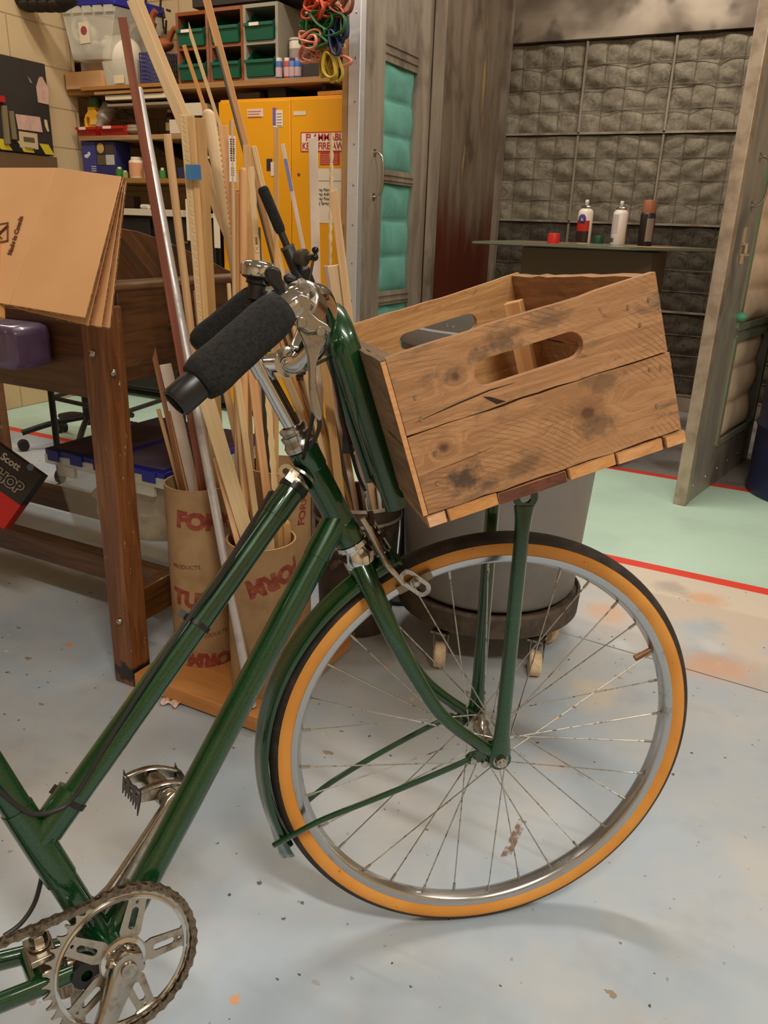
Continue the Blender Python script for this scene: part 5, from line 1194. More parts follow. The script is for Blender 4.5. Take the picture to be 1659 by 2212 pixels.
def stick(name, label, con, a, b, wpx, mat, h=None, kind='board', cat='timber', dep=None, top=None, turn=0.0, extra=None):
    if isinstance(con, str): Bm, T_, t = solve(con, a, b, dep, wpx if not h else min(wpx, wpx*.6+h*FPX/1.75*.4))
    else: Bm, T_ = con; t = (T_-CAM).dot(fwd)
    PLACED.append((Bm, T_, (wpx*.75)*t/FPX/2)); SOL[name] = (Bm, T_, t)
    w_ = wpx*t/FPX; d = (T_-Bm).normalized(); vw = (T_-CAM).normalized(); x = d.cross(vw).normalized(); 
    x = (x*math.cos(turn)+d.cross(x)*math.sin(turn)).normalized(); y = d.cross(x).normalized()
    m = MB(); h = h if h else w_*.5
    if kind == 'board':
        L = (T_-Bm)/2; m.box((T_+Bm)/2, L, x*(w_/2), y*(h/2))
        if top: 
            for i in range(4, 8): m.v[i] = m.v[i]+d*(top*(-1 if (m.v[i]-T_).dot(x) < 0 else 1))
        bv = .0012
    elif kind == 'dowel': m.tube([Bm, Bm*.5+T_*.5, T_], w_/2, 18); bv = .0008
    elif kind == 'round': m.tube([Bm, Bm*.5+T_*.5, T_-d*w_*.5, T_-d*w_*.32, T_-d*w_*.14, T_-d*w_*.03, T_], [w_/2, w_/2, w_/2, w_*.47, w_*.36, w_*.19, .0003], 20); bv = 0
    elif kind == 'twist':
        n = 160; P = [Bm+(T_-Bm)*(i/n) for i in range(n+1)]; m.tube(P, w_/2*.85, 18, rfun=lambda th, s: 1+.34*math.cos(2*th-s*230.0)); bv = 0
    elif kind == 'wavy':
        n = 70; L = (T_-Bm).length
        ps = [(L*i/n, w_/2+.0011*math.sin(i*2.4)) for i in range(n+1)]+[(L*(1-i/n), -w_/2-.0011*math.sin(i*2.2)) for i in range(n+1)]
        m.plate(ps, [], lambda u, v: Bm+d*u+x*v+y*(h/2), h, -y); bv = 0
    elif kind == 'tube': 
        m.tube([Bm, T_], w_/2, 24, cap=False); m.tube([Bm, T_], w_*.40, 24, cap=False); m.lathe([(w_*.40, 0), (w_/2, 0)], T_, d, 24); bv = 0
    elif kind == 'mould':
        m.box((T_+Bm)/2, (T_-Bm)/2, x*(w_/2), y*(h*.28)); m.box((T_+Bm)/2-vw*(h*.3)+x*(w_*.12), (T_-Bm)/2*.9995, x*(w_*.24), y*(h*.42)); bv = .002
    elif kind == 'ell':
        m.box((T_+Bm)/2, (T_-Bm)/2, x*(w_/2), y*.003); m.box((T_+Bm)/2-vw*.014+x*(w_*.18), (T_-Bm)/2, x*(w_*.32), y*.012); bv = .001
    o = m.build(name, mat, bevel=bv, base=Bm); tag(o, label, cat, GRP if cat == 'timber' else None)
    o['_d'] = 0; del o['_d']
    if extra: extra(o, Bm, T_, d, x, y, w_, h, vw, t)
    return o
def sticker(px0, py0, px1, py1, mat, name, bars=0, wide=1.0):
    def f(o, B, T_, d, x, y, w_, h, vw, t):
        n = -vw; n = (n-d*n.dot(d)).normalized()
        def pt(px, py):
            r = ray(px, py); # nearest point on the stick axis to this pixel ray
            w0 = CAM-B; a, b_, c_ = r.dot(r), r.dot(d), 1.0; e, g = r.dot(w0), d.dot(w0); den = a*c_-b_*b_; return B+d*((a*g-b_*e)/den)
        P, Q = pt(px0, py0), pt(px1, py1); off = n*((h/2 if h < w_ else w_/2)+.0015)
        MB().box((P+Q)/2+off, (Q-P)/2, x*(w_/2*wide), n*.0003).build(name, mat, o)
        if bars:
            mb = MB(); L = (Q-P).length; r = random.Random(bars)
            for k in range(bars): u = -.42+.5*k/bars; mb.box((P+Q)/2+off+n*.0004+(Q-P)*u, (Q-P)*(.18/bars*r.uniform(.5, 1.4)), x*(w_*.3*wide), n*.0002)
            for k in range(4): mb.box((P+Q)/2+off+n*.0004+(Q-P)*(.2+.05*k), (Q-P)*.010, x*(w_*.22*wide), n*.0002)
            mb.build('barcode', DARKINK, o)
    return f
def carve(o, B, T_, d, x, y, w_, h, vw, t):
    n = -vw; n = (n-d*n.dot(d)).normalized(); mb = MB(); L = (T_-B).length; k = int(L/.016)
    for i in range(k):
        c = B+d*(L*(i+.5)/k)+n*(h/2+.0005); mb.tube(bez([c-x*.0025-d*.005, c+x*.002-d*.001, c-x*.001+d*.003, c+x*.003+d*.006], 3), .0007, 5)
    mb.build('carved_scroll', PINEL, o, label='row of small embossed scrolls')
def serr(o, B, T_, d, x, y, w_, h, vw, t):
    mb = MB(); L = min(.30, (T_-B).length*.45); k = 30
    s = -1 if proj(T_+x)[0] > proj(T_)[0] else 1
    for i in range(k): mb.sphere(T_-d*(L*(i+.5)/k)+x*(s*w_/2), .0026, 6)
    mb.build('beaded_edge', PINEO, o)
def dark_edge(o, B, T_, d, x, y, w_, h, vw, t): MB().box(T_+d*.0004, d*.0006, x*(w_/2*.9), y*(h/2*.9)).build('cut_end', PINEL, o, label='paler cut end')
# front: aluminium pole standing on the base board
AB = atZ(545, 1520, .043); AB = V((max(AB.x, -1.0), max(1.2, AB.y), .0435))
AB = atZ(545, 1527, .0435)
stick('aluminium_pole', 'satin aluminium pole with a barcode sticker, leaning across the card tubes', (AB, at(297, 192, 1.60)), None, None, 22, ALU, kind='dowel', cat='pole', extra=sticker(461, 1054, 479, 1118, WPVC, 'price_sticker', 9, .8))
S_ = [
 ('trim_strip', 'red-brown stained moulding, tallest strip beside the aluminium pole', 'L', (264, 37), (424, 640), 19, MAHOG, .009, 'board'),
 ('angle_trim', 'pale wide angle trim reaching the top edge of the photo', 'P', (291, 0), (474, 425), 34, PINEL, .01, 'ell'),
 ('thin_strip', 'slim tan strip whose top stands left of the cream strip', 'P', (397, 98), (440, 228), 9, PINEO, .007, 'board'),
 ('cream_strip', 'very slim cream strip with a slanted tip', 'P', (408, 62), (472, 262), 8, PINEL, .005, 'board'),
 ('orange_strip', 'long orange-toned strip running out of the top of the photo', 'P', (441, -20), (532, 320), 17, PINEO, .010, 'board'),
 ('metal_rod', 'thin dark grey rod crossing in front of the orange strip', 'P', (467, 100), (534, 355), 6, C(92, 88, 86, .5, .5), None, 'dowel'),
 ('carved_moulding', 'pale moulding embossed with small scrolls and wrapped with blue tape', 'L', (396, 248), (455, 640), 17, PINEL, .008, 'board'),
 ('plain_moulding', 'plain pale moulding directly right of the embossed one', 'L', (413, 250), (474, 640), 14, PINE, .008, 'board'),
 ('tan_panel', 'wide tan board behind the taped mouldings', 'L', (430, 255), (452, 640), 28, TAN, .012, 'board'),
 ('handrail_offcut', 'thick round-topped pale dowel beside the yellow cabinet corner', 'T', (448, 236), (514, 480), 29, PINEL, None, 'round'),
 ('round_dowel', 'tan dowel right of the red-brown moulding', 'L', (361, 290), (402, 560), 18, PINE, None, 'dowel'),
 ('beaded_strip', 'tan flat strip with a beaded left edge', 'R', (481, 272), (506, 480), 20, PINEO, .008, 'board'),
 ('labelled_dowel', 'slim dowel carrying a long white barcode label', 'R', (501, 260), (490, 640), 10, TAN, None, 'dowel'),
 ('shaped_block', 'orange baluster offcut with a pale slanted top, right of labelled dowel', 'R', (509, 412), (512, 640), 21, PINEO, .02, 'board'),
 ('narrow_board', 'orange-brown board with rounded top left of the wavy strip', 'R', (525, 362), (527, 700), 17, PINEO, .012, 'round'),
 ('notched_board', 'board with a notched top against the yellow cabinet', 'T', (532, 314), (545, 640), 15, PINE, .012, 'board'),
 ('bright_moulding', 'bright pale moulding slanting behind the black clamp handle', 'P', (547, 316), (602, 560), 14, PINEL, .012, 'mould'),
 ('wavy_strip', 'flat strip with wavy edges and a barcode', 'R', (542, 360), (618, 1000), 13, PINEL, .006, 'wavy'),
 ('dark_bar', 'short dark bar with a white printed label strip', 'T', (556, 491), (560, 580), 13, C(58, 48, 34, .7), .01, 'board'),
 ('pine_lath', 'straight pine lath standing in front of the cabinet door gap', 'T', (597, 275), (597, 560), 11, PINE, .008, 'board'),
 ('printed_strip', 'thin white strip with blue print leaning over the cabinet door gap', 'P', (610, 311), (652, 520), 9, GREYW, .003, 'board'),
 ('white_board', 'primed white board standing before the red warning sign', 'P', (676, 298), (654, 560), 20, GREYW, .010, 'board'),
 ('rope_dowel', 'rope-twist turned dowel in front of the warning sign', 'P', (717, 287), (682, 640), 8.5, PINEL, None, 'twist'),
 ('pine_plank', 'pine plank with slanted top in front of the taped notice', 'P', (720, 412), (762, 640), 18, PINE, .014, 'board'),
 ('cream_plank', 'wide cream plank beside the left booth door', 'P', (722, 573), (758, 700), 34, PINEL, .014, 'board'),
 ('primed_edge', 'narrow grey-brown board left of the wide cream plank', 'P', (703, 574), (728, 700), 9, C(176, 150, 132, .7), .014, 'board'),
 ('cut_dowel', 'short dowel with flat cut top beside the embossed moulding', 'L', (424, 628), (446, 760), 13, PINEL, None, 'dowel'),
 ('small_dowel', 'thin pale dowel above the far foam grip', 'R', (494, 612), (504, 760), 9, PINEL, None, 'dowel'),
 ('closet_pole', 'thick closet pole with an orange cut end below the far grip', 'L', (399, 728), (440, 1000), 25, PINE, None, 'dowel'),
 ('angled_strip', 'dark brown strip with an angled top at the left of the bundle', 'L', (332, 762), (396, 1060), 11, wood('brown_strip', (150, 96, 56), (120, 72, 40)), .010, 'board'),
 ('white_offcut', 'primed white offcut behind the orange board at the left', 'L', (357, 787), (420, 1060), 25, GREYW, .012, 'board'),
 ('orange_board', 'short orange board at the front of the left tube', 'L', (368, 888), (412, 1060), 20, PINEO, .012, 'board'),
 ('left_lath', 'leftmost tan lath against the rim of the left tube', 'L', (342, 884), (390, 1060), 9, TAN, .008, 'board'),
 ('upright_lath', 'upright lath in the left tube right of the orange board', 'L', (432, 905), (427, 1060), 12, PINE, .010, 'board'),
 ('broad_plank', 'broadest pale plank fanning out below the bar end', 'R', (430, 808), (541, 1110), 34, PINEL, .010, 'board'),
 ('square_stake', 'square orange stake with a dark side, right of the aluminium pole', 'R', (466, 990), (496, 1105), 12, PINEO, .010, 'board'),
 ('bark_stick', 'stubby stick with bark on it beside the pole sticker', 'R', (494, 1119), (503, 1150), 12, wood('bark', (170, 130, 90), (70, 56, 44), None, (8, 30, 1)), None, 'dowel'),
 ('mid_strip', 'tan strip under the near grip, left of the bright one', 'R', (486, 830), (528, 960), 16, TAN, .010, 'board'),
 ('bright_strip', 'bright narrow strip under the near grip', 'R', (512, 815), (548, 1080), 14, PINEL, .010, 'board'),
 ('orange_plank', 'orange plank just left of the chrome stem', 'T', (560, 815), (567, 1060), 20, PINEO, .012, 'board'),
 ('pale_pair_strip', 'pale strip between the orange plank and the chrome headset', 'T', (590, 850), (584, 1040), 15, PINEL, .010, 'board'),
 ('brown_board', 'shadowed brown board behind the bright narrow strip', 'T', (528, 760), (540, 1000), 20, TAN, .012, 'board'),
 ('rounded_peg', 'short peg with domed ridged top in the front right tube', 'R', (617, 1123), (619, 1170), 19, PINE, None, 'round'),
 ('white_block', 'square-topped pale block in the front right tube', 'R', (581, 1158), (583, 1185), 20, PINEL, .012, 'board'),
 ('second_block', 'smaller block left of the square-topped one', 'R', (561, 1165), (564, 1185), 14, PINEL, .012, 'board'),
 ('flat_lath', 'flat lath left of the domed peg', 'R', (600, 1085), (606, 1170), 11, PINE, .008, 'board'),
 ('bamboo_cane', 'bamboo cane slanting down into the pail', 'P', (672, 828), (772, 1010), 8, BAMB, None, 'dowel'),
 ('grey_pipe', 'long grey plastic pipe in the pail', 'P', (711, 800), (752, 1050), 19, PVC, None, 'dowel'),
 ('open_pipe', 'short open grey pipe in the pail', 'P', (772, 977), (788, 1060), 17, PVC, None, 'tube'),
 ('tall_plank', 'tall tan plank in the pail behind the brake lever', 'P', (698, 760), (727, 1000), 20, TAN, .012, 'board'),
 ('gold_plank', 'golden plank along the right side of the grey pipe', 'P', (722, 800), (762, 1040), 9, PINE, .012, 'board'),
 ('pail_block', 'short block standing at the front of the pail', 'P', (737, 1045), (741, 1075), 18, PINE, .012, 'board'),
 ('metal_tube', 'slim dull metal tube left side of the pail', 'P', (668, 860), (706, 1010), 7, STEEL, None, 'dowel'),
 ('copper_strip', 'red-brown strip at the right of the pail', 'P', (788, 990), (799, 1070), 9, PINEO, .006, 'board'),
 ('white_pipe', 'short white pipe at the right rim of the pail', 'P', (816, 1045), (819, 1075), 9, WPVC, None, 'tube'),
 ('pale_lath', 'pale lath behind the head tube in the pail', 'P', (648, 800), (690, 960), 11, PINEL, .008, 'board'),
 ('second_tube', 'second slim metal tube behind the head tube', 'P', (656, 880), (700, 1010), 6, STEEL, None, 'dowel'),
]
FX = {'carved_moulding': carve, 'labelled_dowel': sticker(500, 294, 494, 393, WPVC, 'barcode_label', 10, 1.5), 'beaded_strip': serr, 'dark_bar': None, 'wavy_strip': sticker(566, 510, 572, 545, PINEL, 'price_print', 9, .6), 'shaped_block': dark_edge, 'closet_pole': dark_edge, 'printed_strip': sticker(618, 343, 630, 412, C(120, 130, 190), 'blue_print', 0, .8), 'bamboo_cane': None}
TOPS = {'shaped_block': .008, 'pine_plank': -.004, 'white_board': -.004, 'cream_strip': -.014, 'angled_strip': -.012, 'angle_trim': .0, 'orange_board': .0}
for nm, lab, con, a, b, wp, mt, h, kd in S_:
    stick(nm, lab, con, a, b, wp, mt, h, kd, top=TOPS.get(nm), extra=FX.get(nm))
# blue tape round the two mouldings
q = bpy.data.objects['carved_moulding']
Bm, T_, t = SOL['carved_moulding']; d = (T_-Bm).normalized()
def onax(B, d, px, py):
    r = ray(px, py); w0 = CAM-B; a, b_ = r.dot(r), r.dot(d); e, g = r.dot(w0), d.dot(w0); return B+d*((a*g-b_*e)/(a-b_*b_))
c_ = onP(418, 372, onax(Bm, d, 408, 372)-fwd*.016, fwd); x = (d.cross((c_-CAM).normalized())).normalized(); n = x.cross(d); tt = (c_-CAM).dot(fwd)
MB().box(c_, d*(15*tt/FPX), x*(16*tt/FPX), n*.004).build('masking_tape', pm('blue_tape', (56, 108, 168), .6, 0, (70, 124, 150), 30), q, label='blue masking tape band')
q = bpy.data.objects['dark_bar']; Bm, T_, t = SOL['dark_bar']
P0, P1 = at(539, 488, t-.01), at(536, 582, t-.01); MB().beam(P0, P1, 8*t/FPX, .003, (1, 0, 0)).build('label_strip', GREYW, q, label='white printed label strip')
# black clamp stand among the timber
cs_ = thing('clamp_stand', 'black clamp stand with a foam handle and ball-ended tee bar', 'clamp stand', (-.98, 2.02, 0))
tc = 1.50
def Q(px, py, t=None): return at(px, py, tc if t is None else t)
a, b = Q(566, 404), Q(662, 632, 1.56); d = (b-a).normalized(); L = (b-a).length
MB().tube([a+d*(L*f) for f in (0, .012, .03, .38, .42)], [.0072, .0098, .0108, .0108, .0090], 20).build('foam_handle', FOAM, cs_)
MB().tube([a+d*(L*.38), a+d*(L*.62)], .0072, 16).build('inner_rod', BLACKM, cs_)
MB().tube([a+d*(L*.55), a+d*(L*.56), a+d*(L*1.0)], [.0125, .0135, .0135], 20).build('socket', BLACKM, cs_); MB().lathe([(.0105, 0), (.0140, 0), (.0140, .006), (.0105, .006)], a+d*(L*.55), d, 22, closedprof=True).build('socket_ring', C(84, 78, 68, .5, .3), cs_)
jc = Q(652, 556, 1.52); vx = (Q(690, 560, 1.5)-jc).normalized()
MB().lathe([(0, -.014), (.010, -.014), (.014, -.008), (.0165, .002), (.0165, .008), (.012, .010), (.009, .012), (0, .012)], jc, vx, 28).build('clamp_head', C(70, 62, 50, .6, .3), cs_)
tb = MB().tube([jc+vx*.012, Q(683, 553, 1.5)], .0062, 14).build('tee_screw', C(78, 70, 60, .5, .5), cs_)
MB().tube([Q(681, 540, 1.5), Q(668, 606, 1.5)], .0026, 10).build('tee_bar', BLACKM, tb)
for px, py, r in ((681, 540, .0068), (680, 556, .0070), (665, 612, .0066)): MB().sphere(Q(px, py, 1.5), r, 18).build('ball_end', C(16, 15, 15, .15), tb)
p0, p1 = Q(655, 580, 1.54), Q(700, 700, 1.62); g = V((-.93, 1.97, .03))
m = MB().tube(bez([p0, p1, at(735, 830, 1.80), at(760, 945, 1.95), V((g.x, g.y, .3)), g], 5), .0125, 14); m.build('post', BLACKM, cs_)
m = MB(); c_ = at(758, 930, 1.97); m.box(c_, V((.018, .01, 0)), V((-.01, .018, 0)), V((0, 0, .055))); m.tube([c_+V((0, -.02, .02)), c_+V((.01, -.035, .02))], .012, 12); m.build('lower_clamp', BLACKM, cs_)
MB().lathe([(0, 0), (.10, 0), (.10, .012), (.03, .02), (.016, .05), (0, .05)], V((g.x, g.y, 0)), (0, 0, 1), 28).build('foot_plate', BLACKM, cs_)
# ------------------------------------------------------------------ yellow cabinet and what hangs on it
CY = 3.55
cl_, ctop = atY(470, 215, CY), atY(628, 208, CY).z
cx0, cxs, cx1 = cl_.x, atY(628, 300, CY).x, -1.938
yc = thing('safety_cabinet', 'chipped yellow two-door flammables cabinet behind the timber', 'cabinet', ((cx0+cx1)/2, CY+.2, 0))
MB().abox(cx0, CY+.02, .03, cx1, YB-.01, ctop).build('body', YEL, yc, bevel=.004); MB().abox(cx0+.02, CY+.04, 0, cx1-.02, YB-.03, .035).build('plinth', C(60, 46, 30), yc)
for a, b in ((cx0+.004, cxs-.0015), (cxs+.0015, cx1-.004)): MB().abox(a, CY, .06, b, CY+.019, ctop-.012, 'z').build('door', YEL, yc, bevel=.004)
def pbox(x0, y0, x1, y1, Y, th=.002, z0=None):
    a, b = atY(x0, (y0+y1)/2, Y), atY(x1, (y0+y1)/2, Y); c, e = atY((x0+x1)/2, y0, Y), atY((x0+x1)/2, y1, Y)
    return a.x, b.x, (e.z if z0 is None else z0), c.z
def decal(x0, y0, x1, y1, mat, label, cat='sign', Y=CY, name='notice', par=None, th=.001):
    a, b, z0, z1 = pbox(x0, y0, x1, y1, Y-.001); o = MB().abox(a, Y-.001-th, z0, b, Y-.001, z1).build(name, mat, par)
    if par is None: tag(o, label, cat)
    else: o['label'] = label
    return o, (a, b, z0, z1)
s_, (a, b, z0, z1) = decal(650, 284, 800, 327, PAPER, 'white sign with red flammable warning lettering', par=yc, name='warning_sign'); b = min(b, cx1-.01)
m = MB()
for q in ((a, z0, cx1-.005, z0+.004), (a, z1-.004, cx1-.005, z1), (a, z0+.0045, a+.004, z1-.0045)): m.abox(q[0], CY-.003, q[1], q[2], CY-.0021, q[3])
m.build('sign_border', SIGNR, s_)
hh = z1-z0; mx = atY(664, 297, CY).x
text('FLAMMABLE', hh*.50, (mx-.008, CY-.0025, z0+hh*.71), (1, 0, 0), (0, 0, 1), SIGNR, s_, 'lettering', .0006, 'LEFT', .98)
text('KEEP FIRE AWAY', hh*.50, (a+.008, CY-.0025, z0+hh*.27), (1, 0, 0), (0, 0, 1), SIGNR, s_, 'lettering', .0006, 'LEFT', .86)
s_, q = decal(692, 328, 733, 356, C(186, 56, 40), 'red printed notice', par=yc, name='red_notice')
for k in range(5): MB().abox(q[0]+.006, CY-.0026, q[3]-.014-.0095*k, q[1]-.008, CY-.002, q[3]-.012-.0095*k).build('print_line', C(220, 170, 150), s_)
s_, q = decal(671, 364, 740, 482, PAPER, 'taped white notice', par=yc, name='paper_notice')
lx = atY(681, 410, CY).x
for k, tx in enumerate(('Spray Paint', 'Spray Adhesive', 'Spray Fixative', 'Bug Spray')): text(tx, .020, (lx, CY-.0022, atY(690, 410+9.6*k, CY).z), (1, 0, 0), (0, 0, 1), C(70, 60, 50), s_, 'lettering', 0, 'LEFT')
MB().abox(lx-.002, CY-.0026, atY(690, 390, CY).z, q[1]-.01, CY-.002, atY(690, 391.5, CY).z).build('print_line', C(140, 130, 116), s_)
s_, q = decal(534, 235, 569, 253, C(226, 200, 176), 'small pale label with red print', par=yc, name='small_label')
for k, w_ in ((0, .9), (1, .8), (2, .9)): MB().abox(q[0]+.004, CY-.0026, q[3]-.014-.012*k, q[0]+.004+(q[1]-q[0]-.008)*w_, CY-.002, q[3]-.010-.012*k).build('print_line', C(196, 90, 70), s_)
s_, q = decal(589, 238, 611, 274, PAPER, 'white information card with a purple bar', par=yc, name='info_card'); MB().abox(q[0]+.001, CY-.0026, q[2]+.006, q[0]+.020, CY-.002, q[2]+.085).build('bar', C(120, 90, 150), s_)
for k in range(5): MB().abox(q[0]+.026, CY-.0026, q[3]-.018-.013*k, q[1]-.006, CY-.002, q[3]-.015-.013*k).build('print_line', C(110, 90, 100), s_)
decal(634, 240, 661, 249, C(222, 200, 170), 'torn scrap of old label', par=yc, name='label_scrap')
s_, q = decal(576, 343, 588, 369, C(60, 34, 40), 'half-torn dark sticker', par=yc, name='torn_sticker'); decal(585, 350, 593, 380, C(226, 210, 190), 'torn white part of sticker', par=s_, name='torn_paper', Y=CY-.0015)
m = MB(); P = atY(645, 377, CY-.002); m.sphere(P, .009, 10, (1, .15, .8)); m.build('rust_patch', C(130, 66, 24, .8), yc)
# things on the cabinet top
o = MB().abox(atY(690, 195, 3.6).x, 3.58, ctop+.001, cx1+.0, 3.9, ctop+.022).build('folder', pm('mustard_folder', (206, 140, 44), .7), bevel=.004); tag(o, 'mustard coloured folder lying on the yellow cabinet top', 'folder')
MB_ = MB().abox(atY(512, 205, 3.6).x, 3.6, ctop+.001, atY(560, 205, 3.6).x, 3.8, ctop+.035).build('flat_case', C(66, 56, 48), bevel=.004); tag(MB_, 'flat dark case on the left of the cabinet top', 'case')
MB_ = MB().abox(atY(572, 200, 3.6).x, 3.62, ctop+.001, atY(612, 200, 3.6).x, 3.8, ctop+.06).build('dark_box', C(40, 34, 30), bevel=.006); tag(MB_, 'small dark box on the middle of the cabinet top', 'box')
# ------------------------------------------------------------------ wall shelves
SHW = wood('shelf_edge_wood', (176, 128, 72), (150, 104, 56), None, (2, 40, 1), .6, .05)
SY = 3.55
def shelf(x0, x1, z1, label, th=.024, y0=SY, y1=YB-.005):
    o = MB().abox(x0, y0, z1-th, x1, y1, z1).build('wall_shelf', SHW, bevel=.001); return tag(o, label, 'shelf', 'wooden shelves on the back wall')
zU, zM, zL, zC = atY(400, 181, SY).z, atY(250, 292, SY).z, atY(330, 385, SY).z, atY(330, 452, SY).z
xU0, xU1 = atY(142, 193, SY).x, atY(714, 176, SY).x
shelf(xU0, xU1, zU, 'top wall shelf carrying parts bins and a tub'); shelf(atY(170, 300, SY).x, cx0-.12, zM, 'middle wall shelf with red bins'); shelf(atY(172, 392, SY).x, cx0-.12, zL, 'lowest wall shelf with glue bottles')
for px in (322, 690):
    x = atY(px, 180, SY).x
    o = MB().prism([V((x-.012, SY+.04, zU-.025)), V((x-.012, YB-.01, zU-.025)), V((x-.012, YB-.01, zU-.14)), V((x-.012, YB-.03, zU-.14)), V((x-.012, SY+.04, zU-.05))], (.024, 0, 0)).build('shelf_bracket', C(36, 30, 26)); tag(o, 'black steel bracket under the top shelf, %s' % ('behind the aluminium pole' if px < 400 else 'above the yellow cabinet'), 'bracket')
x = atY(316, 310, SY).x; o = MB().prism([V((x-.012, SY+.03, zM-.025)), V((x-.012, YB-.01, zM-.025)), V((x-.012, YB-.01, zM-.13)), V((x-.012, SY+.03, zM-.045))], (.024, 0, 0)).build('shelf_bracket', C(36, 30, 26)); tag(o, 'black steel bracket under the middle shelf', 'bracket')
def abs_(name, label, cat, x0, y0, x1, y1, Y, dep, mat, zb=None, bev=.002, grp=None):
    a, b, z0, z1 = pbox(x0, y0, x1, y1, Y)
    if zb is not None: z0 = zb
    o = MB().abox(a, Y, z0, b, Y+dep, z1).build(name, mat, bevel=bev); return tag(o, label, cat, grp), (a, b, z0, z1)
for (x0, y0, x1, y1, lab) in ((174, 183, 350, 191, 'upper wooden lath slid under the top shelf edge'), (203, 195, 350, 201, 'lower wooden lath under the top shelf edge')):
    a, b, z0, z1 = pbox(x0, y0, x1, y1, SY-.03); o = MB().abox(a, SY-.03, z0, b, SY-.004, z1).build('wood_lath', SHW); tag(o, lab, 'lath')
a, b, z0, z1 = pbox(227, 203, 372, 213, SY-.02); o = MB().abox(a, SY-.02, z0, b, SY+.05, z1).build('lamp_batten', C(222, 206, 176)); tag(o, 'white batten under the top shelf behind the aluminium pole', 'batten')
MB().abox(a, SY-.01, z0-.03, b, SY+.16, z0-.018).build('batten_tray', C(150, 132, 104), o)
# counter unit at the bottom of the alcove
ct = thing('counter_unit', 'counter with white edge and black drawer fronts under the shelves', 'counter', (-3.4, 3.75, 0))
xc0, xc1 = XL+.02, cx0-.03
MB().abox(xc0, SY-.02, zC-.035, xc1, YB-.01, zC).build('worktop', C(210, 196, 172, .5), ct, bevel=.002); MB().abox(xc0, SY+.02, .05, xc1, YB-.02, zC-.036).build('carcass', C(30, 26, 24), ct)
for k in range(2):
    dr = MB().abox(xc1-.45-.46*k, SY, .55, xc1-.02-.46*k, SY+.019, zC-.05).build('drawer', C(30, 27, 26, .5), ct, bevel=.002); MB().abox(xc1-.27-.46*k, SY-.012, zC-.17, xc1-.20-.46*k, SY, zC-.16).build('handle', STEEL, dr)
o, _ = abs_('wax_block', 'dark brown block on the white-edged counter', 'block', 268, 424, 288, 441, SY+.1, .06, C(70, 46, 36), zC+.001)
a = atY(307, 450, SY+.04); b = atY(327, 451, SY+.04); o = MB().tube([V((a.x, SY+.04, zC+.013)), V((b.x, SY+.02, zC+.013))], .012, 14).build('white_roll', WPVC); tag(o, 'short white roll lying on the counter', 'roll')
o, _ = abs_('label_sheet', 'white printed data sheets hanging behind the embossed moulding', 'paper', 402, 430, 416, 520, SY-.04, .004, PAPER)
o, _ = abs_('label_card', 'white form with lines hanging left of the yellow cabinet', 'paper', 461, 434, 474, 536, SY-.04, .004, PAPER)
o, _ = abs_('black_carton', 'black and white carton above the hanging forms', 'box', 440, 405, 463, 462, SY-.02, .02, C(40, 34, 34))
o, _ = abs_('stack_case', 'black slotted case with pale bands beside the cabinet', 'case', 444, 300, 470, 385, SY+.02, .2, C(32, 28, 28)); a, b, z0, z1 = _
for f in (.12, .5, .78): MB().abox(a, SY+.018, z0+(z1-z0)*f, b, SY+.02, z0+(z1-z0)*(f+.07)).build('band', C(200, 190, 176), o)
# parts bins in three cubby frames
def bin_(name, label, x0, x1, z, h, col, Y, dep, grp, tagcol=None, open_=.5):
    o = thing(name, label, 'parts bin', ((x0+x1)/2, Y+dep/2, z), grp)
    m = MB(); t = .003; tp = (x1-x0)*.07
    m.prism([V((x0, Y+dep, z)), V((x0, Y+dep, z+h)), V((x0, Y+dep*.35, z+h)), V((x0, Y, z+h*open_)), V((x0, Y+dep*.05, z))], (t, 0, 0)); m.prism([V((x1-t, Y+dep, z)), V((x1-t, Y+dep, z+h)), V((x1-t, Y+dep*.35, z+h)), V((x1-t, Y, z+h*open_)), V((x1-t, Y+dep*.05, z))], (t, 0, 0))
    m.abox(x0, Y+dep-t, z, x1, Y+dep, z+h); m.abox(x0, Y+dep*.05, z, x1, Y+dep, z+t)
    m.prism([V((x0, Y, z+h*open_)), V((x0, Y+t, z+h*open_)), V((x0, Y+dep*.05+t, z)), V((x0, Y+dep*.05, z))], (x1-x0, 0, 0)); m.abox(x0-.004, Y-.006, z+h*open_-.008, x1+.004, Y+.004, z+h*open_+.006)
    m.build('bin_shell', col, o, bevel=.0008)
    if tagcol: MB().abox(x0+(x1-x0)*.2, Y-.0085, z+h*open_-.008, x0+(x1-x0)*.55, Y-.0065, z+h*open_+.006).build('card_label', PAPER, o)
    return o
GRN = pm('green_bin_plastic', (14, 88, 64), .45); RED_ = pm('red_bin_plastic', (178, 36, 22), .45)
CUB = [((382, 24, 451, 181), SHW, 'left orange wood'), ((452, 14, 526, 177), SHW, 'middle orange wood'), ((526, 6, 601, 172), C(150, 142, 124), 'right pale grey')]
ORW = wood('orange_cubby_wood', (150, 82, 38), (124, 62, 28), None, (3, 40, 1), .55, .04)
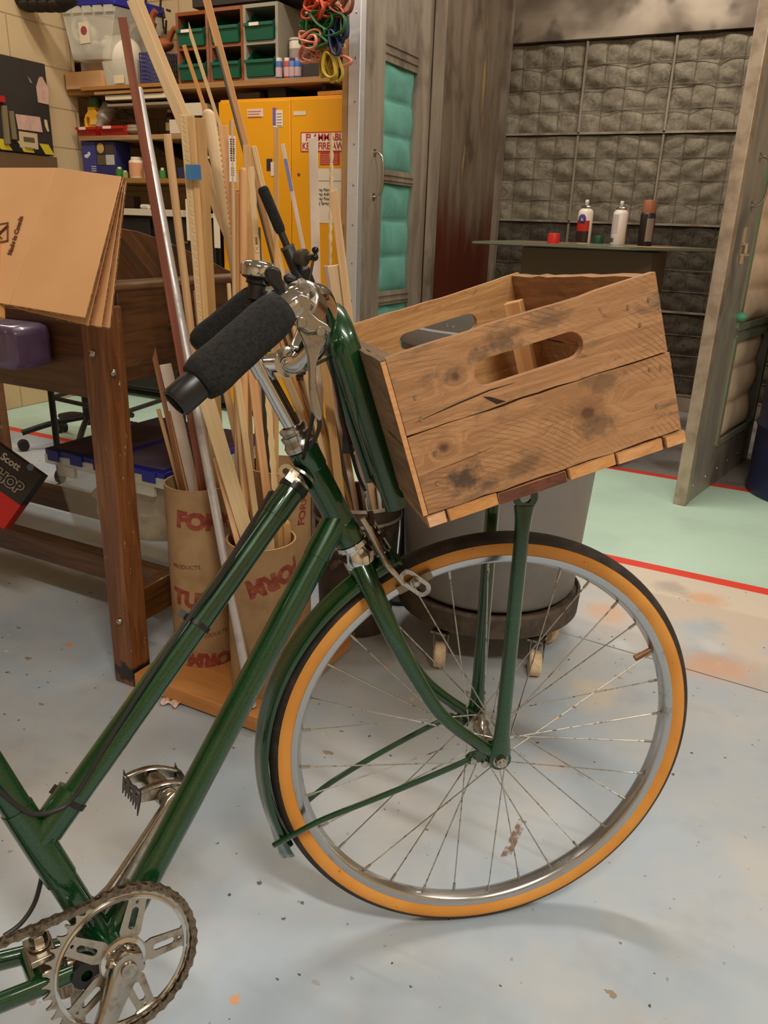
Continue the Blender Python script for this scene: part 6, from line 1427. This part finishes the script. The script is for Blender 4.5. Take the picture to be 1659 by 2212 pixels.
for k, ((x0, y0, x1, y1), mt, nm) in enumerate(CUB):
    a, b, z0, z1 = pbox(x0, y0, x1, y1, SY+.03); z0 = zU+.001; f = thing('cubby_frame', '%s cubby frame holding two green bins' % nm, 'cubby', ((a+b)/2, SY+.15, z0), 'cubby frames on the top shelf'); mt = ORW if k < 2 else mt
    t = .016; dep = .30; Y = SY+.03; zm = (z0+z1)/2
    MB().abox(a, Y, z0, a+t, Y+dep, z1, 'z').build('side_panel', mt, f); MB().abox(b-t, Y, z0, b, Y+dep, z1, 'z').build('side_panel', mt, f); m = MB()
    for z in (z0, zm-t/2, z1-t): m.abox(a+t, Y, z, b-t, Y+dep, z+t)
    m.build('shelf_panel', mt, f); MB().abox(a+t, Y+dep-.006, z0, b-t, Y+dep, z1).build('back_panel', C(44, 32, 24), f)
    for j, z in enumerate((z0+t+.001, zm+t/2+.001)): bin_('parts_bin', 'green open-front parts bin, %s of the %s cubby' % (('bottom', 'top')[j], nm), a+t+.006, b-t-.006, z, (zm-z0)*.80, GRN, Y-.02, .24, 'green parts bins in the cubbies', j == 1 and k != 1)
# tub, boxes and ball at the left of the top shelf
def pz(px, py, Y): return atY(px, py, Y)
tb = thing('clear_tub', 'tilted clear tub with blue lid full of white pieces on the top shelf', 'storage box', pz(195, 132, SY+.08))
def q4(p, Y): return [pz(x, y, Y) for x, y in p]
f4 = q4(((131, 18), (248, 12), (236, 128), (158, 131)), SY+.0); bk = [v+V((.06, .30, 0)) for v in f4]
m = MB(); n = m.add(f4); k = m.add(bk)
for i in range(4): j = (i+1) % 4; m.face((n+i, n+j, k+j, k+i))
m.face([n, n+1, n+2, n+3]); m.face([k+3, k+2, k+1, k]); m.build('tub', CLEAR, tb, bevel=.004)
m = MB(); rr = random.Random(6)
for i in range(16): m.sphere(f4[3]+(f4[2]-f4[3])*rr.uniform(.12, .88)+(f4[0]-f4[3])*rr.uniform(.06, .55)+V((.02, rr.uniform(.03, .14), 0)), rr.uniform(.018, .04), 12, (1, 1, rr.uniform(.6, 1.2)))
m.tube([f4[0]*.62+f4[3]*.38+(f4[1]-f4[0])*.22+V((.055*math.cos(t), .03, .055*math.sin(t))) for t in [2*PI*i/28 for i in range(28)]], .016, 10, closed=True)
o = m.build('foam_pieces', C(226, 212, 188, .8)); tag(o, 'white foam rings and lumps inside the tilted clear tub', 'foam'); o['kind'] = 'stuff'
m = MB(); up4 = (f4[0]-f4[3]).normalized(); m.add([]); a_ = [f4[0]-up4*-.004+V((-.01, -.01, 0)), f4[1]+V((.01, -.01, 0)), bk[1]+V((.01, .01, .0)), bk[0]+V((-.01, .01, 0))]
m.prism([p+up4*.004 for p in a_], up4*.05).build('lid', BLUEL, tb, bevel=.004)
m = MB()
for i in range(5): P = f4[0]+(f4[1]-f4[0])*((i+.5)/5); m.box(P-up4*.012+V((0, -.006, 0)), (f4[1]-f4[0])*.075, up4*.016, V((0, .006, 0)))
m.build('rim_tabs', CLEAR, tb)
c4 = q4(((168, 49), (189, 46), (195, 92), (174, 95)), SY-.004); o = MB().prism(c4, (0, .002, 0)).build('label_card', C(226, 208, 178), tb); MB().lathe([(0, .001), (.02, .001), (.021, 0)], (c4[0]+c4[2])/2+V((0, -.001, .01)), (0, -1, 0), 18, scal=1.1).build('badge', C(150, 70, 60), o)
o, _ = abs_('small_carton', 'closed tan carton at the left end of the top shelf', 'box', 141, 154, 220, 188, SY-.02, .16, CARD, zU+.001)
o, _ = abs_('white_carton', 'white printed carton behind the tan carton', 'box', 174, 134, 222, 152, SY+.15, .12, C(220, 196, 170), _[3]-.05)
o, _ = abs_('black_tin', 'small black tin with pale lid beside the white carton', 'tin', 158, 136, 173, 156, SY+.15, .05, C(40, 32, 28), _[2])
cbz = pbox(222, 130, 292, 185, SY-.005)
cb = thing('clear_bin', 'clear open plastic bin with a paper label under the foam ball', 'bin', ((cbz[0]+cbz[1])/2, SY+.1, zU)); tub(MB(), cbz[0], SY-.005, zU+.001, cbz[1], SY+.26, cbz[3], .012, .0025).build('shell', CLEAR, cb); o, q = decal(247, 162, 268, 180, C(226, 206, 170), 'cream card label', Y=SY-.001, par=cb, name='card_label', th=.002)
P = pz(266, 124, SY+.12); o = MB().sphere(P, .108, 32).build('foam_ball', C(226, 212, 190, .8), sharp=180); tag(o, 'large white foam ball sitting in the clear bin', 'ball')
m = MB(); a, b, z0, z1 = pbox(302, 113, 352, 181, SY+.01); z0 = zU+.001
for k in range(9):
    z = z0+(z1-z0)*k/8; m.abox(a, SY+.01, z-.003, b, SY+.016, z+.003); m.abox(a, SY+.01, z-.003, a+.006, SY+.25, z+.003, 'y')
for k in range(13): x = a+(b-a)*k/12; m.abox(x-.0025, SY+.011, z0, x+.0025, SY+.015, z1, 'z')
m.abox(a, SY+.01, z0, b, SY+.25, z0+.004); m.abox(b-.006, SY+.01, z0, b, SY+.25, z1, 'y'); o = m.build('plastic_basket', C(62, 62, 116, .5)); tag(o, 'blue slotted plastic basket on the top shelf', 'basket')
m = MB(); a, b, z0, z1 = pbox(356, 118, 384, 180, SY+.03); z0 = zU+.001
for k in range(7): z = z0+(z1-z0)*k/6; m.tube([V((a, SY+.03, z)), V((b, SY+.03, z))], .003, 6); 
for k in range(7): x = a+(b-a)*k/6; m.tube([V((x, SY+.03, z0)), V((x, SY+.03, z1))], .003, 6)
m.abox(a, SY+.04, z0, b, SY+.25, z1-.03); o = m.build('wire_basket', C(48, 38, 32)); tag(o, 'dark wire basket between blue basket and cubbies', 'basket')
m = MB(); c_ = pz(350, 98, SY+.1); m.sphere(c_, .06, 16, (1.2, .8, .55)); m.tube(bez([c_+V((-.05, 0, .02)), c_+V((-.06, 0, .12)), c_+V((-.03, 0, .16))], 5), .016, 8); m.tube(bez([c_+V((.05, 0, .02)), c_+V((.09, 0, .07)), c_+V((.13, 0, .05))], 5), .014, 8); o = m.build('tool_bag', C(150, 78, 30, .7)); tag(o, 'orange and brown soft bag heaped over the baskets', 'bag')
m = MB(); rr = random.Random(8)
for i in range(26):
    p = pz(rr.uniform(275, 360), rr.uniform(8, 70), SY+.25); q_ = p+V((rr.uniform(-.1, .1), rr.uniform(-.05, .05), rr.uniform(-.1, .1))); m.tube(bez([p, (p+q_)/2+V((0, 0, rr.uniform(-.06, .06))), q_], 4), .006, 6)
o = m.build('cable_heap', C(52, 38, 26, .7)); tag(o, 'tangle of dark cable behind the tilted tub', 'cable')
m = MB()
for i in range(14): p = pz(50+i*7, -6+(i % 3)*8, 3.3); m.sphere(p, .05, 10, (1.4, 1, .7))
o = m.build('dark_netting', C(40, 32, 24, .9)); tag(o, 'dark bundled netting above the tub at the top left', 'netting')
o, _ = abs_('storage_crate', 'black crate sitting on top of the cubby frames', 'crate', 414, -40, 660, 4, SY+.06, .25, C(38, 32, 28)); 
# jug, tub and paint bottles at the right of the top shelf
def bottle(name, label, cat, px0, px1, pyt, pyb, Y, prof, mat, caph=None, capm=None, capr=.5, zb=None, grp=None, band=None):
    a, b = atY(px0, (pyt+pyb)/2, Y).x, atY(px1, (pyt+pyb)/2, Y).x; r = (b-a)/2; cx = (a+b)/2; z1 = atY((px0+px1)/2, pyt, Y).z; z0 = atY((px0+px1)/2, pyb, Y).z if zb is None else zb
    P = V((cx, Y+r, z0)); h = z1-z0; o = thing(name, label, cat, P, grp); hb = h*(1-(caph or 0))
    MB().lathe([(0, 0)]+[(r*x, hb*y) for x, y in prof]+[(0, hb)], P, (0, 0, 1), 28).build('body', mat, o)
    if caph: MB().lathe([(r*capr, hb*.995), (r*capr, h*.98), (r*capr*.9, h), (0, h)], P, (0, 0, 1), 20).build('cap', capm, o)
    if band: MB().lathe([(r*1.01, h*band[0]), (r*1.01, h*band[1])], P, (0, 0, 1), 24, x=(0, -1, 0), a0=-1.7, a1=1.7).build('label_band', band[2], o)
    return o
CYL = [(.96, 0), (1, .02), (1, .96), (.9, 1)]; BOT = [(.96, 0), (1, .03), (1, .72), (.8, .86), (.45, .94), (.42, 1)]
bottle('red_jug', 'tall dark red jug with yellow cap on the top shelf', 'jug', 603, 640, 57, 120, SY+.16, BOT, C(110, 34, 28, .4), .1, C(200, 160, 60), .32, zU+.001)
bottle('white_tub', 'white printed tub behind the small paint bottles', 'tub', 617, 649, 80, 126, SY+.08, CYL, C(216, 200, 178), .05, C(200, 190, 176), 1.02, zU+.001, band=(.2, .75, C(160, 140, 130)))
for x0, lab, c1, c2 in ((592, 'leftmost small paint bottle, blue with white cap', C(60, 90, 150), C(220, 210, 196)), (610, 'small red paint bottle with white cap', C(170, 60, 50), C(224, 210, 196)), (621, 'small bottle with dark purple cap', C(90, 120, 170), C(80, 50, 90)), (633, 'rightmost small paint bottle, pale blue over blue', C(40, 100, 170), C(150, 170, 190))):
    bottle('paint_bottle', lab, 'bottle', x0, x0+13, 124, 163, SY+.01, CYL, c1, .16, c2, .85, zU+.001, 'small paint bottles on the top shelf', (.1, .55, C(196, 160, 160)))
o, _ = abs_('dark_bin', 'dark grey bin at the right end of the top shelf', 'bin', 652, 108, 708, 166, SY+.03, .24, C(52, 48, 46), zU+.001, .006); MB().abox(_[0]-.004, SY+.024, _[3]-.012, _[1]+.004, SY+.28, _[3]+.004).build('rim', C(84, 80, 78), o)
# middle shelf
a, b, z0, z1 = pbox(168, 268, 250, 292, SY+.0)
bin_('parts_bin', 'red parts bin with white label, left one under the yellow bottle', a, (a+b)/2-.002, zM+.001, (z1-z0)*1.05, RED_, SY-.01, .2, 'red parts bins on the middle shelf', True, .62); bin_('parts_bin', 'red parts bin right of the one with the yellow bottle', (a+b)/2+.03, b+.06, zM+.001, (z1-z0)*1.15, RED_, SY-.01, .2, 'red parts bins on the middle shelf', True, .6)
dt = thing('detergent_bottle', 'yellow detergent bottle with handle and green cap on the middle shelf', 'bottle', pz(198, 280, SY+.06))
a, b, z0, z1 = pbox(181, 234, 216, 283, SY+.04); m = MB()
out_ = [(0, 0), (1, 0), (1, .75), (.86, .95), (.75, 1.0), (.72, 1.25), (.28, 1.25), (.26, 1.0), (.1, .85), (0, .6)]; hole = [(.14, .22), (.30, .22), (.32, .68), (.2, .72), (.14, .6)]
zz = zM+.03
m.plate([(a+(b-a)*x, zz+(z1-zz)*.86*y) for x, y in out_], [[(a+(b-a)*x, zz+(z1-zz)*.86*y) for x, y in hole]], lambda x, y: V((x, SY+.04, y)), .07, (0, 1, 0)); m.build('body', C(232, 168, 36, .4), dt, bevel=.012)
MB().lathe([(0, 0), (.036, 0), (.034, .045), (0, .046)], V(((a+b)/2, SY+.075, zz+(z1-zz)*1.075)), (0, 0, 1), 20).build('cap', C(50, 90, 30), dt)
MB().abox(a+(b-a)*.42, SY+.036, zz+.03, b-.012, SY+.039, zz+(z1-zz)*.5).build('label', C(226, 190, 110), dt)
P0, P1 = pz(213, 277, SY+.03), pz(238, 232, SY+.1); m = MB().tube([P0, P0*.75+P1*.25, P0*.6+P1*.4, P1], [.02, .024, .042, .044], 20); o = m.build('caulk_tube', C(150, 138, 120, .35)); tag(o, 'clear grey tapered tube leaning in the red bin', 'tube')
for k, (x0, y0, x1, y1, lab) in enumerate(((252, 268, 294, 279, 'upper grey plastic bag of parts on the middle shelf'), (252, 280, 300, 291, 'lower plastic bag of parts on the middle shelf'))):
    a, b, z0, z1 = pbox(x0, y0, x1, y1, SY); o = MB().sphere(V(((a+b)/2, SY+.06, max((z0+z1)/2, zM+.026))), (b-a)/2, 20, (1, .5, .24)).build('parts_bag', C(150, 136, 116, .4)); tag(o, lab, 'bag')
m = MB()
for i in range(9): p = pz(240+i*6, 240+((i*37) % 30), SY+.12); q_ = p+V((.09, 0, .03-.012*i)); m.tube([p, q_], .009, 8)
o = m.build('wrap_bundle', C(90, 76, 60, .5)); tag(o, 'bundle of wrapped dark rods at the back of the middle shelf', 'bundle'); 
bottle('brown_bottle', 'brown glass bottle with pale label on the middle shelf', 'bottle', 353, 368, 236, 290, SY+.08, BOT, C(60, 36, 20, .2), .1, C(190, 180, 160), .45, zM+.001, band=(.2, .5, C(206, 190, 160)))
for x0, y0, x1, y1, lab in ((366, 258, 396, 290, 'white box on the middle shelf next to the brown bottle'), (398, 222, 436, 250, 'grey-white box stacked high on the middle shelf'),):
    o, _ = abs_('white_box', lab, 'box', x0, y0, x1, y1, SY+.0, .1, C(214, 196, 170), zM+.001 if y1 > 280 else None)
abs_('support_box', 'plain dark box under the grey-white box', 'box', 400, 251, 436, 291, SY+.01, .1, C(70, 54, 40), zM+.001)
# lowest shelf
o, _ = abs_('kit_box', 'blue kit box with photos printed on its front', 'box', 179, 306, 250, 386, SY+.02, .12, C(46, 46, 100), zL+.001); a, b, z0, z1 = _; w_ = b-a; h_ = z1-z0
MB().abox(a, SY+.018, z0, a+w_*.42, SY+.02, z1).build('light_panel', C(62, 60, 124), o)
for x, y, c_ in ((.46, .66, (60, 48, 40)), (.72, .66, (70, 60, 54)), (.46, .36, (96, 80, 56)), (.72, .36, (190, 180, 176))): MB().abox(a+w_*x, SY+.017, z0+h_*y, a+w_*(x+.25), SY+.0185, z0+h_*(y+.28)).build('photo', C(*c_), o)
MB().lathe([(0, .002), (.026, .001), (.027, 0)], V((a+w_*.58, SY+.0168, z0+h_*.82)), (0, -1, 0), 16).build('photo_disc', C(196, 160, 90), o)
for k in range(3): MB().abox(a+w_*.26, SY+.017, z0+h_*(.30-.06*k), a+w_*.40, SY+.0175, z0+h_*(.325-.06*k)).build('print_line', C(196, 190, 210), o)
m = MB(); P = V((a+w_*.14, SY+.0165, z0+h_*.6)); m.sphere(P, .018, 10, (1, .1, .6)); m.sphere(P+V((.02, 0, .012)), .012, 10, (1, .1, 1)); m.build('emblem', C(206, 206, 220), o)
bottle('blue_can', 'small blue can beside the blue kit box', 'can', 258, 271, 347, 386, SY+.1, CYL, C(50, 62, 120, .35), .08, C(60, 70, 130), .8, zL+.001)
bottle('glue_bottle', 'large white glue bottle with pink and yellow label', 'bottle', 271, 297, 338, 386, SY+.02, [(.96, 0), (1, .03), (1, .86), (.9, .93), (.66, 1)], C(228, 206, 172, .45), .11, C(232, 218, 196), .72, zL+.001, band=(.12, .72, C(214, 150, 110)))
bottle('pump_bottle', 'white pump bottle right of the large glue bottle', 'bottle', 303, 325, 336, 387, SY+.02, [(.96, 0), (1, .03), (.95, .8), (.6, .9), (.4, 1)], C(216, 196, 170, .45), .2, C(226, 212, 190), .55, zL+.001)
bottle('green_bottle', 'little green bottle with white cap before the kit box', 'bottle', 246, 259, 360, 386, SY-.0, CYL, C(50, 120, 46, .4), .2, C(226, 210, 180), .5, zL+.001); bottle('green_bottle', 'little pale green bottle left of the glue bottle', 'bottle', 262, 271, 368, 386, SY+.0, CYL, C(140, 150, 90, .4), .2, C(220, 206, 180), .6, zL+.001)
bottle('green_bottle', 'green bottle just right of the aluminium pole', 'bottle', 341, 352, 362, 387, SY+.0, CYL, C(60, 130, 50, .4), .25, C(226, 210, 190), .5, zL+.001)
o, _ = abs_('blue_caddy', 'dark blue box with white bands on the lowest shelf', 'box', 384, 362, 424, 387, SY+.02, .1, C(40, 44, 86), zL+.001); 
# ------------------------------------------------------------------ cupboard on the left wall
KX = XL+.05
def xbox(x0, y0, x1, y1, X=KX):
    a, b = atX(x0, (y0+y1)/2, X), atX(x1, (y0+y1)/2, X); c, e = atX((x0+x1)/2, y0, X), atX((x0+x1)/2, y1, X); return a.y, b.y, e.z, c.z
e0, e1 = atX(97, 138, KX), atX(115, 337, KX)
ck = thing('wall_cupboard', 'black steel cupboard panel with taped notes on the left wall', 'cupboard', (KX, 3.0, e1.z))
MB().abox(XL+.001, 2.35, e1.z, KX, e0.y, e0.z, 'z').build('panel', CABK, ck, bevel=.004)
MB().abox(XL+.002, 2.3, .93, KX-.005, e0.y+.02, e1.z-.005, 'y').build('lower_panel', pm('brown_lower_panel', (104, 78, 50), .6), ck)
YW = C(206, 178, 40, .5); BK_ = C(26, 22, 20, .5); y = 2.4; hz = .05
m1, m2 = MB(), MB(); i = 0
while y < e0.y-.02:
    (m1 if i % 2 else m2).prism([V((KX+.001, y, e1.z+.005)), V((KX+.001, min(y+.07, e0.y), e1.z+.005)), V((KX+.001, min(y+.07, e0.y)-.035, e1.z+.055)), V((KX+.001, y-.035, e1.z+.055))], (.001, 0, 0)); y += .07; i += 1
m1.build('hazard_stripe', YW, ck, label='yellow hazard stripes'); m2.build('hazard_gap', BK_, ck, label='black hazard stripes')
def note(p, mat, label):
    P = [atX(x, y, KX+.002) for x, y in p]; MB().prism(P, (.0015, 0, 0)).build('note', mat, ck, label=label)
note(((78, 187), (83, 170), (86, 166), (91, 166), (104, 192), (105, 226), (82, 221)), PINKP, 'pinkish note cut to a bottle outline'); note(((33, 246), (86, 253), (92, 286), (39, 279)), PINKP, 'faded pink note'); note(((40, 283), (80, 289), (83, 323), (43, 318)), C(196, 172, 136), 'cream note with print')
note(((59, 164), (66, 172), (70, 181), (64, 178)), C(140, 124, 92), 'torn tape scrap'); note(((95, 258), (101, 259), (103, 270), (106, 284), (102, 284), (97, 272)), C(206, 184, 140), 'torn paper scrap')
P = atX(63, 302, KX+.004); MB().abox(KX+.0036, P.y-.035, P.z-.012, KX+.0042, P.y+.035, P.z+.012).build('print_bar', C(90, 80, 60), ck); text('TOOLS', .02, P+V((0, 0, -.045)), (0, 1, 0), (0, 0, 1), C(110, 96, 76), ck)
for x0, y0, x1, y1, lab, c_ in ((1, 228, 16, 311, 'left grey wood strip hung on the black cupboard', (124, 110, 78)), (17, 240, 30, 301, 'shorter right grey wood strip hung on the black cupboard', (120, 106, 74))):
    P = [atX(x, y, KX+.004) for x, y in ((x0, y0), (x0+(x1-x0)*.7, y0), (x1+4, y1), (x0+8, y1))]; o = MB().prism(P, (.012, 0, 0)).build('wood_strip', C(*c_, .8)); tag(o, lab, 'wood strip')
P = [atX(x, y, KX+.004) for x, y in ((-8, 206), (5, 208), (6, 222), (-8, 220))]; o = MB().prism(P, (.02, 0, 0)).build('red_tool', C(176, 30, 20, .5)); tag(o, 'red tool end at the left edge on the black cupboard', 'tool')
# ------------------------------------------------------------------ hanging bundle of stretch bands
bd = thing('band_bundle', 'hanging bundle of coloured elastic bands beside the booth door', 'elastic bands', pz(700, 150, 3.2))
rr = random.Random(12); colr = [(( -40, 30), (190, 78, 44), 14, 'red'), ((-20, 40), (120, 50, 40), 3, 'dark red'), ((22, 92), (34, 92, 44), 20, 'green'), ((78, 128), (214, 136, 112), 12, 'pink'), ((40, 120), (40, 46, 84), 6, 'navy'), ((92, 150), (178, 146, 40), 9, 'yellow')]
for (ya, yb), cc_, n, nm in colr:
    mt = C(*cc_, .55)
    for k in range(n):
        xo = rr.uniform(668, 722); 
        if nm == 'navy': xo = rr.uniform(722, 742)
        if nm == 'yellow': xo = rr.uniform(690, 730)
        if nm == 'dark red': xo = rr.uniform(715, 738)
        c_ = pz(xo, rr.uniform(ya, yb), 3.2+rr.uniform(-.05, .05)); rx, rz = rr.uniform(.035, .075), rr.uniform(.018, .036); tl = rr.uniform(-.35, .35); yaw = rr.uniform(-.7, .7)
        if nm in ('yellow', 'navy'): rx, rz = rr.uniform(.015, .03), rr.uniform(.035, .06)
        pts = []
        for i in range(26):
            t = 2*PI*i/26; x, z = rx*math.cos(t)*(1+.08*math.sin(3*t+k)), rz*math.sin(t)+.006*math.sin(2*t+k); x, z = x*math.cos(tl)-z*math.sin(tl), x*math.sin(tl)+z*math.cos(tl)
            pts.append(c_+V((x*math.cos(yaw), x*math.sin(yaw), z)))
        MB().tube(pts, .0125, 8, .45, closed=True, ref=(0, 1, 0)).build('band', mt, bd, label='%s elastic band' % nm)
MB().tube([pz(735, -60, 3.2), pz(737, 78, 3.17)], .003, 8).build('cord', C(214, 200, 180), bd); MB().tube([pz(700, -80, 3.22), pz(702, 120, 3.22)], .006, 8).build('hook_rod', STEEL, bd)
